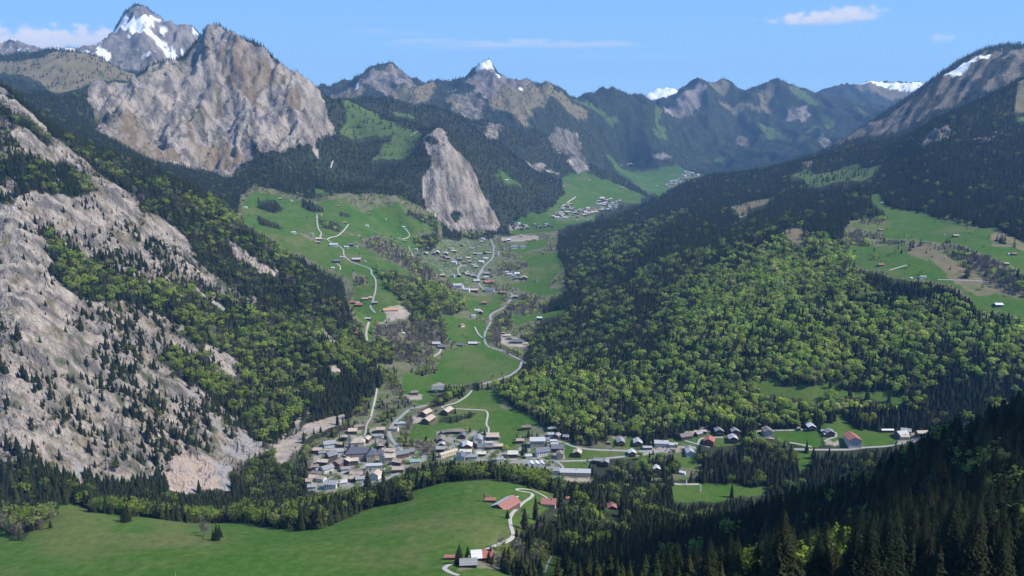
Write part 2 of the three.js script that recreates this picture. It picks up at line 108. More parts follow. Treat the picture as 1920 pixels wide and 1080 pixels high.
// ---------------------------------------------------------------- land cover: [kind, outline x,z,x,z ... in metres], later ones lie over earlier ones; elsewhere spruce forest
const COVER = [
  ['r',[-1346,-1936,-1179,-1940,-1106,-1884,-1010,-1880,-912,-1875,-805,-1817,-701,-1803,-587,-1844,-448,-1642,-362,-1296,-414,-1243,-646,-969,-787,-1023]],
  ['Y',[-1010,-1880,-947,-1876,-850,-1865,-805,-1817,-758,-1846,-706,-1817,-630,-1846,-550,-1870,-460,-1798,-398,-1770,-329,-1830,-404,-1922,-495,-2035,-582,-2000,-644,-2005,-767,-1998,-971,-2097]],
  ['Y',[-1139,-1868,-1104,-1850,-1046,-1839,-1001,-1845,-1013,-1804,-1083,-1810,-1318,-1936,-1312,-1936]],
  ['Y',[-1012,-1636,-982,-1749,-971,-1799,-946,-1821,-908,-1791,-916,-1662,-939,-1573,-962,-1543,-1122,-1613,-1186,-1719]],
  ['X',[-750,-1502,-671,-1716,-624,-1756,-553,-1801,-449,-1867,-326,-1895,-302,-1797,-326,-1635,-386,-1544,-406,-1469,-415,-1364,-428,-1338,-478,-1393,-501,-1412,-537,-1408,-574,-1400,-620,-1398,-630,-1452,-629,-1555,-701,-1502]],
  ['B',[-804,-1998,-764,-2114,-694,-2122,-604,-2085,-518,-2056,-493,-2031,-531,-1985,-618,-2012,-657,-2019,-732,-1962,-786,-1962]],
  ['X',[-864,-1502,-858,-1543,-810,-1528,-778,-1550,-735,-1585,-687,-1593,-651,-1556,-718,-1492,-775,-1362,-817,-1441]],
  ['R',[-1016,-1811,-996,-1851,-942,-1839,-902,-1850,-855,-1868,-835,-1829,-816,-1733,-811,-1642,-851,-1680,-894,-1709,-920,-1731,-908,-1791,-946,-1821,-971,-1799,-999,-1800]],
  ['R',[-945,-1565,-927,-1613,-910,-1688,-870,-1706,-812,-1714,-782,-1660,-797,-1577,-818,-1545,-859,-1567,-864,-1502,-914,-1531]],
  ['R',[-821,-1835,-798,-1874,-766,-1867,-715,-1820,-738,-1767,-772,-1763,-799,-1779]],
  ['R',[-1176,-1633,-955,-1531,-918,-1520,-880,-1507,-850,-1481,-817,-1441,-809,-1404,-786,-1415,-765,-1406,-745,-1397,-746,-1315,-794,-1238,-973,-1314]],
  ['R',[-1212,-1762,-1035,-1677,-1007,-1654,-1004,-1642,-1014,-1639,-1190,-1725]],
  ['R',[-1035,-1727,-1008,-1734,-984,-1762,-982,-1749,-992,-1689,-1016,-1692]],
  ['R',[-1084,-1788,-1041,-1782,-1009,-1780,-1014,-1760,-1058,-1762]],
  ['R',[-1179,-1940,-1112,-1888,-1072,-1896,-1010,-1880,-1010,-1855,-1050,-1847,-1108,-1856,-1139,-1868]],
  ['R',[-952,-1735,-936,-1749,-929,-1718,-940,-1714]],
  ['R',[-982,-1595,-968,-1615,-950,-1595,-949,-1560,-966,-1563]],
  ['R',[-679,-1965,-636,-1960,-573,-1965,-573,-1947,-615,-1931,-651,-1918,-666,-1938]],
  ['R',[-766,-1660,-746,-1706,-715,-1676,-709,-1640,-734,-1635]],
  ['R',[-789,-1559,-762,-1595,-742,-1593,-754,-1576]],
  ['R',[-962,-1355,-827,-1299,-789,-1358,-764,-1364,-720,-1375,-696,-1379,-666,-1414,-653,-1376,-690,-1365,-720,-1341,-738,-1264,-743,-1218,-764,-1183,-883,-1226]],
  ['s',[-852,-1174,-738,-1136,-718,-1144,-724,-1203,-710,-1219,-689,-1198,-664,-1215,-638,-1220,-612,-1212,-573,-1202,-545,-1188,-529,-1185,-575,-1126,-585,-1100,-595,-1066,-597,-1036,-617,-1040,-643,-1053,-655,-1029,-632,-1000,-627,-974,-647,-970,-750,-1008]],
  ['R',[-775,-1098,-708,-1081,-686,-1098,-665,-1116,-645,-1106,-636,-1078,-650,-1049,-668,-1035,-742,-1041]],
  ['R',[-694,-1485,-675,-1506,-660,-1486,-658,-1461,-675,-1454]],
  ['R',[-649,-1491,-621,-1520,-595,-1499,-590,-1464,-609,-1459,-632,-1457]],
  ['R',[-598,-1528,-581,-1564,-538,-1567,-519,-1503,-532,-1498,-557,-1490,-584,-1496]],
  ['R',[-437,-1832,-398,-1793,-382,-1735,-402,-1733]],
  ['R',[-384,-1647,-361,-1670,-358,-1651,-366,-1635]],
  ['S',[-583,-1374,-548,-1372,-547,-1359,-575,-1365]],
  ['S',[-531,-1350,-503,-1344,-496,-1323,-519,-1335]],
  ['S',[-678,-1701,-644,-1731,-617,-1722,-619,-1702,-651,-1704]],
  ['S',[-609,-1074,-598,-1073,-594,-1053,-604,-1058]],
  ['S',[-495,-1308,-485,-1317,-468,-1337,-492,-1388,-476,-1375,-423,-1332,-436,-1306,-466,-1279,-486,-1300]],
  ['S',[-492,-1254,-476,-1262,-460,-1259,-441,-1221,-437,-1182,-448,-1171]],
  ['T',[-524,-1234,-505,-1238,-488,-1243,-448,-1171,-491,-1124,-513,-1123,-515,-1163,-522,-1197]],
  ['X',[-459,-1247,-440,-1289,-412,-1316,-397,-1304,-377,-1276,-348,-1278,-332,-1258,-320,-1198,-333,-1153,-345,-1122,-397,-1151,-438,-1195]],
  ['x',[-320,-1757,-258,-1919,-193,-2651,-76,-3859,228,-3877,155,-2939,54,-2002,-22,-1585,93,-1349,312,-1334,304,-1215,33,-1200,-301,-1200,-383,-1287,-314,-1429,-270,-1658]],
  ['x',[-714,-2026,-1022,-3106,-1068,-3390,-820,-3268,-666,-3349,-444,-3416,-328,-3766,-270,-3250,-325,-2845,-223,-2668,-134,-2518,-116,-2260,-147,-1994,-148,-1828,-263,-1773,-345,-1832,-395,-1933,-504,-2380,-705,-2554,-664,-2086]],
  ['x',[-244,-2705,-66,-3773,176,-3673,186,-2810,166,-2504,72,-2299,18,-1950,-61,-1941,-124,-2140,-134,-2518]],
  ['M',[-706,-2082,-973,-2990,-1044,-3308,-925,-3262,-806,-3204,-736,-3267,-671,-3298,-605,-3240,-520,-3329,-451,-3357,-434,-3328,-351,-3358,-307,-3350,-398,-3254,-374,-3165,-363,-2954,-460,-3192,-514,-2944,-539,-2831,-477,-2718,-404,-2709,-309,-2502,-365,-2512,-363,-2384,-304,-2174,-272,-2108,-259,-2076,-305,-1981,-334,-1972,-335,-1872,-342,-1864,-350,-1914,-390,-1952,-432,-2166,-443,-2274,-467,-2378,-512,-2421,-541,-2457,-611,-2507,-677,-2553,-740,-2581,-831,-2685]],
  ['M',[-812,-3387,-782,-3384,-741,-3328,-753,-3315,-793,-3335]],
  ['m',[-740,-2759,-709,-2850,-678,-2826,-675,-2732,-601,-2636,-515,-2548,-551,-2507,-626,-2574,-702,-2633]],
  ['C',[-966,-3141,-937,-3204,-865,-3090,-871,-2969,-928,-3012]],
  ['C',[-829,-3245,-753,-3217,-714,-3162,-767,-3125,-811,-3168]],
  ['C',[-679,-3193,-630,-3187,-630,-3146,-671,-3150]],
  ['C',[-916,-2909,-792,-2797,-780,-2731,-847,-2758]],
  ['X',[-709,-3019,-678,-3056,-622,-2973,-618,-2888,-674,-2919]],
  ['G',[-725,-2746,-678,-2796,-653,-2739,-672,-2698]],
  ['G',[-541,-2881,-491,-2956,-424,-2931,-371,-2819,-296,-2696,-239,-2648,-187,-2563,-151,-2523,-177,-2494,-232,-2500,-288,-2564,-356,-2609,-410,-2664,-482,-2747,-525,-2791]],
  ['X',[-422,-2489,-368,-2536,-302,-2441,-229,-2530,-139,-2417,-128,-2296,-160,-2177,-190,-2137,-168,-2085,-158,-2014,-166,-1955,-204,-1931,-249,-1993,-287,-2156,-351,-2303]],
  ['G',[-274,-2048,-229,-2050,-166,-2060,-168,-1968,-209,-1940,-189,-1865,-208,-1807,-249,-1783,-282,-1906,-338,-1891,-330,-1949]],
  ['X',[-366,-1882,-342,-1864,-277,-1871,-263,-1773,-323,-1707,-364,-1766]],
  ['G',[-488,-2465,-436,-2410,-421,-2324,-456,-2346]],
  ['X',[-433,-3322,-323,-3537,-293,-3264,-235,-3467,-213,-3761,-110,-3861,-98,-3728,-197,-3468,-319,-3160,-372,-3142,-395,-3230,-307,-3350,-351,-3358]],
  ['D',[-344,-2091,-314,-2139,-290,-2139,-262,-2102,-259,-2076,-297,-2017,-323,-1959,-311,-2020,-319,-2077]],
  ['M',[-232,-1669,-236,-1734,-197,-1734,-167,-1761,-170,-1835,-160,-1899,-128,-1951,-69,-1974,-44,-1935,8,-1872,21,-1829,8,-1772,-21,-1730,-60,-1701,-108,-1684,-143,-1686,-154,-1617,-167,-1573,-178,-1554,-191,-1555,-212,-1595]],
  ['m',[24,-1825,8,-1772,-21,-1730,-107,-1672,-147,-1691,-109,-1706,-68,-1742,-7,-1804]],
  ['M',[-161,-2070,-152,-2125,-101,-2157,-77,-2107,-69,-1986,-129,-1964,-156,-2003]],
  ['M',[-137,-1532,-101,-1567,-85,-1634,-37,-1637,-22,-1561,-25,-1510,10,-1519,41,-1495,45,-1436,27,-1412,9,-1388,9,-1359,-3,-1332,-17,-1333,-20,-1392,-44,-1415,-93,-1438,-137,-1424,-159,-1380,-190,-1394,-180,-1454,-140,-1453,-139,-1483,-136,-1515]],
  ['m',[-137,-1424,-123,-1438,-78,-1445,-76,-1423,-108,-1427,-140,-1394,-156,-1398]],
  ['X',[-167,-1543,-162,-1594,-138,-1628,-120,-1650,-73,-1691,-65,-1666,-89,-1646,-103,-1600,-132,-1541,-150,-1533]],
  ['G',[-216,-1408,-204,-1455,-191,-1502,-183,-1485,-185,-1424,-190,-1394,-164,-1364,-136,-1342,-132,-1303,-153,-1319,-174,-1357,-200,-1379]],
  ['X',[-141,-1453,-133,-1479,-93,-1488,-66,-1505,-71,-1482,-106,-1453]],
  ['M',[-144,-2508,-17,-2547,-16,-2452,-47,-2341,-79,-2225,-126,-2272]],
  ['M',[-215,-2629,-170,-2656,-122,-2622,-187,-2563]],
  ['M',[-193,-2164,-130,-2168,-78,-2185,-62,-1969,-156,-1990,-168,-2085]],
  ['M',[58,-3317,183,-3215,180,-2820,144,-2726,115,-2592,168,-2524,100,-2494,68,-2549,0,-2692,54,-2738,63,-2865,13,-3020]],
  ['M',[0,-2299,151,-2271,153,-2218,39,-2199,14,-2145]],
  ['M',[104,-3669,166,-3623,134,-3404,29,-3289,0,-3410]],
  ['M',[-329,-3001,-271,-3085,-244,-2705,-209,-2635,-230,-2613,-273,-2696]],
  ['V',[-350,-3071,-307,-3184,-147,-3746,-73,-3727,-50,-3262,-71,-2933,56,-2835,54,-2738,-12,-2746,-59,-2679,-91,-2568,-120,-2571,-186,-2545,-124,-2682,-197,-2627,-239,-2648,-239,-2714,-325,-2845]],
  ['D',[-57,-3721,34,-3839,113,-3703,111,-3627,0,-3631]],
  ['D',[-32,-2060,0,-2076,45,-2005,53,-1970,0,-1975,-31,-1984]],
  ['G',[-58,-2175,0,-2276,14,-2145,-28,-2060,-26,-1955,-57,-1955]],
  ['G',[-74,-2783,-39,-2942,56,-3161,66,-3004,0,-2876,-49,-2764]],
  ['G',[0,-2450,68,-2549,99,-2474,62,-2329,0,-2323,-42,-2342,-16,-2452]],
  ['M',[373,-5973,525,-6101,649,-6018,821,-5937,920,-5912,855,-5482,581,-5359,545,-5230,384,-5059,331,-5474]],
  ['M',[1004,-8204,1222,-8381,1287,-8201,1150,-7292,1086,-7526,953,-7645]],
  ['M',[40,-4548,201,-4631,315,-5197,386,-5409,534,-5619,623,-5532,757,-5456,556,-5114,397,-4562,293,-4485,172,-3757,49,-4459,-10,-4454]],
  ['M',[964,-8195,1216,-8384,1279,-8179,1397,-8074,1669,-8103,1922,-7846,1928,-7687,1602,-7546,1398,-7344,978,-5905,1079,-7399,1013,-7692]],
  ['M',[549,-6074,646,-6031,826,-5997,956,-5770,778,-5524,496,-5454]],
  ['V',[230,-4602,346,-4974,497,-5208,586,-5408,744,-5452,532,-5099,359,-4584,257,-4539]],
  ['V',[1446,-7607,1670,-7884,1912,-7804,1917,-7687,1609,-7582,1426,-7384]],
  ['D',[-10,-4454,0,-4493,49,-4524,59,-4507,10,-4478,5,-4449]],
  ['C',[752,-7625,911,-7570,1111,-7357,990,-6026,890,-5878,762,-6089,660,-6257]],
  ['g',[-908,-4541,-833,-4574,-737,-4565,-598,-4385,-480,-4327,-463,-4251,-492,-4179,-509,-4098,-560,-4078,-637,-4125,-696,-4053,-637,-4255,-589,-4315,-690,-4314,-792,-4311,-857,-4316,-900,-4306,-877,-4431]],
  ['g',[-758,-5177,-629,-5196,-612,-5144,-697,-5125]],
  ['R',[-458,-4211,-395,-4206,-374,-4283,-334,-4235,-308,-4115,-265,-4116,-222,-4126,-185,-4092,-150,-4061,-106,-4060,-78,-3990,-305,-3504,-340,-3828,-417,-3855,-429,-3899,-376,-3973,-417,-4052]],
  ['R',[-433,-3944,-206,-4154,-157,-4539,-107,-4492,-43,-3963,-118,-3877,-176,-3851,-246,-3762,-283,-3767,-264,-3500,-314,-3500,-341,-3735,-341,-3837,-415,-3834]],
  ['R',[-420,-3854,-367,-3904,-299,-3824,-252,-3502,-287,-3500,-316,-3500,-368,-3533]],
  ['C',[-448,-4198,-388,-4131,-350,-4087,-366,-4073,-423,-4120]],
  ['C',[-283,-3828,-227,-3873,-219,-3866,-264,-3789,-285,-3793]],
  ['R',[-1700,-4660,-1641,-4669,-1571,-4660,-1468,-4570,-1334,-4559,-1176,-4477,-1075,-4477,-1016,-4495,-956,-4367,-916,-4297,-933,-3973,-884,-3815,-944,-3870,-1039,-3792,-1106,-3687,-1202,-3801,-1142,-3646,-1182,-3567,-1178,-3482,-1277,-3493,-1354,-3353,-1421,-3345,-1446,-3150,-1509,-3150,-1681,-3371,-1756,-3626,-1839,-3676,-1930,-3788,-1997,-4012,-1920,-4068,-1920,-4302,-1742,-4178,-1720,-4338,-1725,-4552]],
  ['b',[-1533,-4500,-1392,-4501,-1188,-4416,-1146,-4390,-1259,-4329,-1277,-4190,-1163,-4160,-1283,-4148,-1384,-4227,-1448,-4330,-1528,-4416]],
  ['b',[-1503,-4242,-1441,-4211,-1392,-4048,-1436,-4026]],
  ['b',[-1746,-3638,-1687,-3731,-1558,-3597,-1502,-3607,-1376,-3412,-1488,-3274,-1630,-3473]],
  ['b',[-1165,-4275,-1079,-4325,-1043,-4163,-1088,-4066]],
  ['b',[-1410,-3660,-1338,-3849,-1158,-3648,-1194,-3583,-1322,-3559]],
  ['b',[-1548,-3919,-1514,-3915,-1404,-3667,-1413,-3628]],
  ['d',[-1578,-3926,-1553,-3912,-1478,-3682,-1442,-3687,-1491,-3687]],
  ['d',[-1536,-3979,-1472,-3982,-1369,-3758,-1402,-3752,-1480,-3864]],
  ['d',[-1457,-4328,-1428,-4322,-1362,-4178,-1304,-4008,-1363,-4121]],
  ['d',[-1871,-3762,-1746,-3638,-1689,-3628,-1669,-3465,-1736,-3471]],
  ['d',[-1301,-4119,-1264,-4079,-1208,-3908,-1212,-3836]],
  ['r',[-1830,-4178,-1863,-4354,-1745,-4406,-1732,-4572,-1699,-4303,-1729,-4144]],
  ['r',[-1710,-4660,-1621,-4604,-1543,-4502,-1567,-4455,-1662,-4453,-1729,-4507]],
  ['r',[-5292,-8010,-4350,-8059,-4112,-8091,-3998,-8156,-3870,-8574,-3590,-8539,-3040,-8677,-2977,-8712,-3026,-7651,-3412,-7438,-4178,-7725,-5130,-7695]],
  ['R',[-5292,-8010,-4350,-8059,-4112,-8091,-3998,-8156,-3870,-8574,-3590,-8539,-3040,-8677,-2977,-8712,-3080,-7800,-3281,-7706,-3680,-7699,-4178,-7725,-5130,-7695]],
  ['W',[-3863,-8487,-3784,-8525,-3665,-8319,-3477,-8320,-3513,-8106,-3635,-8073,-4012,-8574]],
  ['W',[-3648,-8231,-3505,-8171,-3344,-8091,-3209,-8075,-3161,-8030,-3137,-7892,-3309,-7994,-3453,-8034,-3564,-8063]],
  ['W',[-3930,-7889,-3826,-7881,-3711,-7811,-3680,-7699,-3800,-7750]],
  ['W',[-4002,-8156,-3934,-8254,-3939,-8221,-3988,-8156]],
  ['W',[-3625,-8352,-3458,-8448,-3441,-8360,-3585,-8292]],
  ['W',[-3203,-8583,-3185,-8677,-3164,-8613,-3181,-8518]],
  ['W',[-4351,-8059,-4128,-8018,-3944,-7813,-4226,-7819]],
  ['a',[-3730,-5589,-3390,-5610,-3235,-5608,-3127,-5676,-3071,-5778,-2931,-5786,-2775,-5803,-2630,-5746,-2471,-5643,-2492,-5425,-2630,-5379,-2706,-5325,-2736,-5154,-2880,-5249,-3036,-5340,-3299,-5450,-3665,-5484]],
  ['R',[-1447,-8074,-1390,-8485,-1309,-8418,-1212,-8483,-1070,-8468,-905,-8090,-1073,-7947,-1142,-7720,-1272,-7820,-1390,-7938]],
  ['a',[-1765,-7880,-1514,-8162,-1355,-7827,-1388,-7632,-1457,-7476,-1627,-7694]],
  ['a',[-1124,-7825,-920,-8075,-706,-8156,-806,-7621,-853,-7318,-1010,-7448]],
  ['a',[-593,-7790,-507,-7992,-482,-7921,-512,-7306]],
  ['a',[-727,-8202,-536,-8198,-547,-8100,-702,-8111]],
  ['g',[-755,-5575,-851,-7440,-838,-7048,-958,-7165]],
  ['R',[-433,-8220,-359,-8546,-289,-8605,-217,-8605,-124,-8414,52,-8209,88,-8401,178,-8434,245,-8318,138,-8182,34,-8075,50,-7875,-33,-7750,-217,-7872,-337,-7978]],
  ['a',[-217,-7872,-120,-8149,34,-8075,226,-8259,446,-8461,629,-8497,776,-8506,592,-8209,339,-8002,215,-7802,94,-7405,-32,-7455,-160,-7557]],
  ['g',[600,-8606,770,-8884,881,-8661,990,-8641,1120,-8639,1022,-8588,798,-8551]],
  ['W',[-352,-8588,-271,-8605,-206,-8554,-169,-8481,-248,-8430,-303,-8480]],
  ['W',[68,-8108,138,-8146,120,-8085,85,-8070]],
  ['W',[-1482,-8031,-1452,-7986,-1411,-7824,-1432,-7838]],
  ['W',[-158,-8326,-105,-8333,-113,-8249]],
  ['r',[-529,-7814,-371,-7976,-263,-7768,-264,-7326,-324,-6346,-469,-7122]],
  ['r',[-234,-5500,-154,-7223,-68,-6399,-165,-5500,-211,-5500]],
  ['r',[-386,-5500,-293,-5500,-305,-5500,-363,-5500]],
  ['R',[100,-5845,234,-6043,242,-5916,162,-5794]],
  ['R',[243,-5954,366,-6086,293,-5921]],
  ['R',[424,-6166,633,-7369,565,-6112,445,-6088]],
  ['r',[286,-7450,601,-7833,640,-7458,334,-6229]],
  ['M',[-107,-4723,-10,-4822,68,-4840,-30,-4714]],
  ['R',[1774,-9782,2053,-10141,2336,-10320,2317,-10083,2034,-9739,1749,-9493]],
  ['a',[2498,-10151,2796,-10229,3016,-10227,3164,-10061,2834,-10153,2651,-10081]],
  ['a',[3004,-10397,3191,-10568,3212,-10192,3016,-10227]],
  ['a',[2437,-10397,2648,-10568,2748,-10386,2575,-10250]],
  ['a',[3326,-10356,3454,-10407,3396,-10209]],
  ['g',[3340,-10307,3513,-10413,3668,-10526,3815,-10126,3615,-10023,3441,-10174]],
  ['g',[1774,-10061,1655,-9278,1552,-8922,1629,-8978,1559,-8566,1480,-8594,1578,-8896,1510,-8924]],
  ['g',[2901,-9771,3089,-9691,3022,-9294,2895,-9202,2863,-9537]],
  ['g',[3262,-9492,3601,-9546,3496,-9320,3287,-9336]],
  ['g',[3642,-9781,3773,-9738,3688,-9574]],
  ['g',[3212,-9847,3386,-9894,3253,-9715]],
  ['g',[4146,-10421,4302,-10380,4449,-10380,4228,-10400]],
  ['g',[4099,-10069,4156,-9868,3987,-9577]],
  ['g',[2236,-8961,2356,-8946,2284,-8760,2206,-8832]],
  ['r',[3236,-8930,3454,-9100,3250,-8701]],
  ['r',[1383,-8282,1601,-8355,1617,-8067,1585,-8262,1423,-8246]],
  ['r',[2305,-9684,2401,-9690,2362,-9635]],
  ['r',[2574,-9524,2708,-9640,2655,-9336,2532,-9355]],
  ['r',[3316,-10026,3517,-10059,3509,-9777,3332,-9717,3236,-9839]],
  ['a',[5145,-12884,5455,-12797,5884,-12377,5766,-12042,5400,-12243,5178,-12524]],
  ['W',[5248,-12789,5592,-12884,5714,-12859,5811,-12833,6035,-12782,6294,-12756,6051,-12309,5821,-12310,5528,-12561]],
  ['W',[1550,-14600,3680,-14600,4235,-16800,1783,-16800]],
  ['q',[1969,-5408,2148,-5386,2386,-5230,2725,-5350,3097,-5478,3365,-5413,3122,-4990,2926,-4971,2658,-4956,2452,-4927,2290,-4940]],
  ['W',[2776,-5370,3069,-5426,2994,-5323,2878,-5272,2785,-5249,2709,-5288]],
  ['g',[1297,-3861,1385,-3904,1378,-3764,1468,-3731,1536,-3702,1486,-3442,1526,-3407,1483,-3327,1373,-3233,1314,-3330,1216,-3309,1294,-3695]],
  ['a',[1421,-4105,1459,-4024,1390,-3889]],
  ['a',[883,-3422,977,-3424,1049,-3322,1003,-3232,933,-3203,852,-2977,828,-3010,877,-3259]],
  ['r',[1612,-3291,1713,-3358,1770,-3403,1721,-3265,1602,-3197]],
  ['r',[1721,-3101,1912,-3230,1759,-3078]],
  ['a',[2287,-3826,2368,-3786,2121,-3361,2048,-3427]],
  ['g',[2022,-3356,2121,-3361,2079,-3290,1998,-3305]],
  ['Y',[-22,-1602,54,-2002,217,-2328,544,-2434,742,-2314,801,-2268,882,-2095,650,-1500,358,-1554,151,-1585]],
  ['Y',[231,-3196,434,-3488,818,-3697,411,-2600,270,-2389,154,-2300]],
  ['B',[370,-1833,448,-1983,623,-2149,700,-2175,775,-2190,849,-2156,852,-2054,790,-1807,808,-1735,841,-1708,903,-1697,952,-1600,1006,-1566,1201,-1574,1035,-1330,917,-1404,794,-1426,752,-1427,728,-1381,614,-1402,562,-1367,486,-1362,323,-1385,174,-1330,95,-1379,40,-1474,-27,-1586,46,-1708,159,-1683,258,-1591,319,-1557]],
  ['X',[40,-1474,156,-1646,317,-1558,337,-1452,174,-1325,95,-1379]],
  ['C',[757,-1426,796,-1429,866,-1416,917,-1404,1018,-1311,1018,-1300,749,-1300,753,-1374]],
  ['x',[983,-2395,1126,-2442,1223,-2340,1275,-2025,1381,-1946,1125,-1556,1004,-1561,957,-1679,856,-1838,826,-1938,872,-2151]],
  ['M',[1196,-2747,1244,-2813,1263,-2817,1175,-2598,1179,-2524,1231,-2434,1214,-2322,1221,-2262,1233,-2186,1278,-2155,1263,-2005,1373,-1934,1242,-1737,1140,-1797,1127,-1840,1117,-1894,1118,-1999,1093,-2035,1067,-2126,1063,-2150,1023,-2174,1010,-2197,1032,-2258,1013,-2291,960,-2316,983,-2384,1003,-2338,1075,-2337,1122,-2424,1151,-2563]],
  ['M',[879,-2129,926,-2138,951,-2133,990,-2099,1017,-2100,1046,-2075,1043,-1988,1043,-1932,1033,-1878,1020,-1815,1039,-1776,1062,-1759,1021,-1689,1072,-1680,1203,-1677,1131,-1566,1010,-1573,1011,-1612,960,-1650,966,-1709,937,-1766,926,-1770,893,-1810,864,-1834,868,-1881,832,-1952,859,-2057]],
  ['a',[1014,-2102,1046,-2075,1046,-1986,1036,-1904,1022,-1824,1051,-1775,1030,-1700,994,-1692,972,-1721,963,-1759,974,-1808,980,-1874,985,-1933,978,-2000]],
  ['a',[1237,-2109,1272,-2132,1259,-1998,1320,-1909,1222,-1935,1218,-1973,1165,-1981]],
  ['a',[754,-2249,802,-2247,776,-2170,754,-2148,741,-2180]],
  ['M',[840,-2241,863,-2247,868,-2183,852,-2180]],
  ['G',[1062,-1894,1098,-1910,1118,-1860,1114,-1805,1131,-1781,1218,-1749,1171,-1675,1072,-1680,1039,-1694,1028,-1732,1042,-1793,1026,-1814]],
  ['G',[963,-2301,969,-2274,935,-2151,902,-2128,916,-2203]],
  ['G',[1064,-2128,1086,-2073,1118,-1999,1098,-1910,1071,-1905,1082,-2001,1069,-2032]],
  ['X',[1003,-2182,1035,-2149,1014,-2112,984,-2138]],
  ['m',[472,-1496,490,-1500,510,-1482,540,-1480,563,-1475,614,-1478,616,-1460,654,-1465,673,-1446,675,-1457,699,-1455,699,-1430,717,-1422,715,-1401,700,-1395,684,-1419,668,-1431,651,-1443,627,-1453,607,-1436,598,-1417,587,-1417,581,-1447,551,-1430,533,-1448,503,-1458,475,-1465,468,-1483]],
  ['C',[503,-1484,527,-1485,540,-1478,511,-1478]],
  ['C',[578,-1456,594,-1468,594,-1436,588,-1419,583,-1436]],
  ['M',[587,-1417,598,-1417,593,-1396,598,-1375,614,-1358,638,-1353,662,-1342,690,-1348,728,-1351,695,-1261,689,-1295,656,-1306,594,-1300,552,-1307,526,-1306,538,-1362,566,-1376]],
  ['M',[433,-1364,455,-1367,499,-1360,534,-1357,522,-1308,502,-1300,482,-1315,455,-1335,433,-1346]],
  ['M',[476,-1298,502,-1295,493,-1267,474,-1255,457,-1234,467,-1270]],
  ['M',[256,-1200,288,-1200,345,-1203,401,-1189,386,-1168,349,-1166,298,-1142,243,-1134]],
  ['M',[64,-1368,84,-1353,122,-1320,157,-1313,236,-1305,240,-1300,209,-1287,175,-1293,144,-1285,85,-1287,61,-1294]],
  ['M',[85,-1282,126,-1281,124,-1257,88,-1250]],
  ['m',[168,-1361,224,-1358,226,-1334,248,-1328,253,-1314,198,-1316,165,-1336]],
  ['M',[263,-1342,296,-1355,314,-1364,357,-1363,405,-1356,391,-1322,336,-1315,304,-1331,280,-1327]],
  ['V',[38,-1374,59,-1382,91,-1346,88,-1287,36,-1295]],
  ['D',[281,-1356,300,-1374,335,-1379,351,-1368,331,-1363,297,-1361]],
  ['D',[168,-1361,204,-1361,198,-1354,169,-1355]],
  ['X',[126,-1271,174,-1289,209,-1287,259,-1295,281,-1280,277,-1256,255,-1217,199,-1224,173,-1204,128,-1222,122,-1252]],
  ['D',[81,-1220,130,-1234,128,-1221,87,-1204]],
  ['D',[176,-1225,207,-1230,195,-1207,174,-1212]],
  ['D',[213,-1320,254,-1323,281,-1332,287,-1308,261,-1304,217,-1311]],
  ['m',[273,-1290,306,-1293,301,-1255,277,-1256]],
  ['C',[313,-1326,370,-1321,356,-1253,299,-1258]],
  ['X',[370,-1321,397,-1326,448,-1346,471,-1314,459,-1224,448,-1244,354,-1249]],
  ['D',[530,-1316,558,-1324,557,-1312,531,-1307]],
  ['D',[664,-1342,689,-1346,714,-1333,696,-1304,656,-1296,664,-1324]],
  ['X',[-422,-600,-380,-690,-302,-690,-220,-690,-186,-720,-161,-760,-225,-1060,-325,-1020,-429,-980,-573,-900,-619,-880]],
  ['B',[-396,-790,-330,-790,-263,-800,-328,-1000,-425,-970,-466,-930]],
  ['C',[-193,-720,-159,-750,-136,-790,-108,-870,-125,-1000,-172,-1000,-229,-960,-242,-900]],
  ['B',[-126,-860,-80,-930,0,-950,40,-930,49,-1130,-165,-1130]],
  ['Y',[38,-960,62,-930,89,-960,105,-1130,45,-1130]],
  ['M',[-520,-696,-579,-857,-467,-700,-439,-678,-446,-707,-430,-705,-550,-925,-540,-949,-518,-932,-397,-747,-497,-953,-367,-725,-409,-830,-380,-833,-361,-843,-354,-855,-368,-958,-297,-857,-253,-799,-224,-771,-209,-754,-189,-746,-186,-825,-180,-856,-164,-899,-117,-882,-125,-945,-113,-958,-89,-958,-62,-958,-36,-958,2,-958,18,-951,37,-945,50,-938,57,-904,34,-811,24,-741,15,-709,6,-682,2,-670,-3,-642,-9,-623,-15,-618,-16,-598,-37,-552,-39,-518,-362,-527,-417,-551]],
  ['m',[-550,-925,-539,-948,-388,-727,-371,-680,-344,-640,-346,-602,-382,-627,-416,-653,-428,-696]],
  ['m',[-400,-830,-380,-833,-356,-850,-289,-690,-298,-666,-325,-692]],
  ['m',[4,-740,20,-864,24,-918,36,-910,31,-820,17,-722,7,-700]],
  ['M',[67,-914,84,-926,76,-882,68,-888]],
  ['M',[119,-960,129,-952,143,-942,141,-942,122,-898,111,-901]],
  ['M',[24,-630,32,-646,48,-649,43,-631,32,-604,23,-596]],
  ['m',[94,-854,102,-859,91,-810,85,-806]],
  ['G',[-36,-562,-16,-608,0,-644,14,-654,24,-630,23,-601,-41,-540]],
  ['X',[6,-685,17,-722,30,-809,57,-904,68,-888,105,-865,155,-1036,107,-844,62,-773,22,-678]],
  ['X',[117,-1091,145,-1159,198,-1152,240,-1144,231,-1112,173,-1073,148,-1072]],
  ['D',[-412,-1349,-405,-1381,-383,-1421,-326,-1489,-314,-1491,-316,-1441,-362,-1376,-382,-1319,-379,-1287,-397,-1301]],
  ['D',[-413,-1429,-405,-1464,-384,-1517,-379,-1506,-385,-1474,-404,-1430]],
  ['V',[-339,-1331,-318,-1362,-293,-1429,-237,-1430,-206,-1379,-189,-1342,-153,-1319,-131,-1295,-163,-1265,-174,-1225,-202,-1171,-249,-1159,-300,-1163,-326,-1209,-331,-1251]],
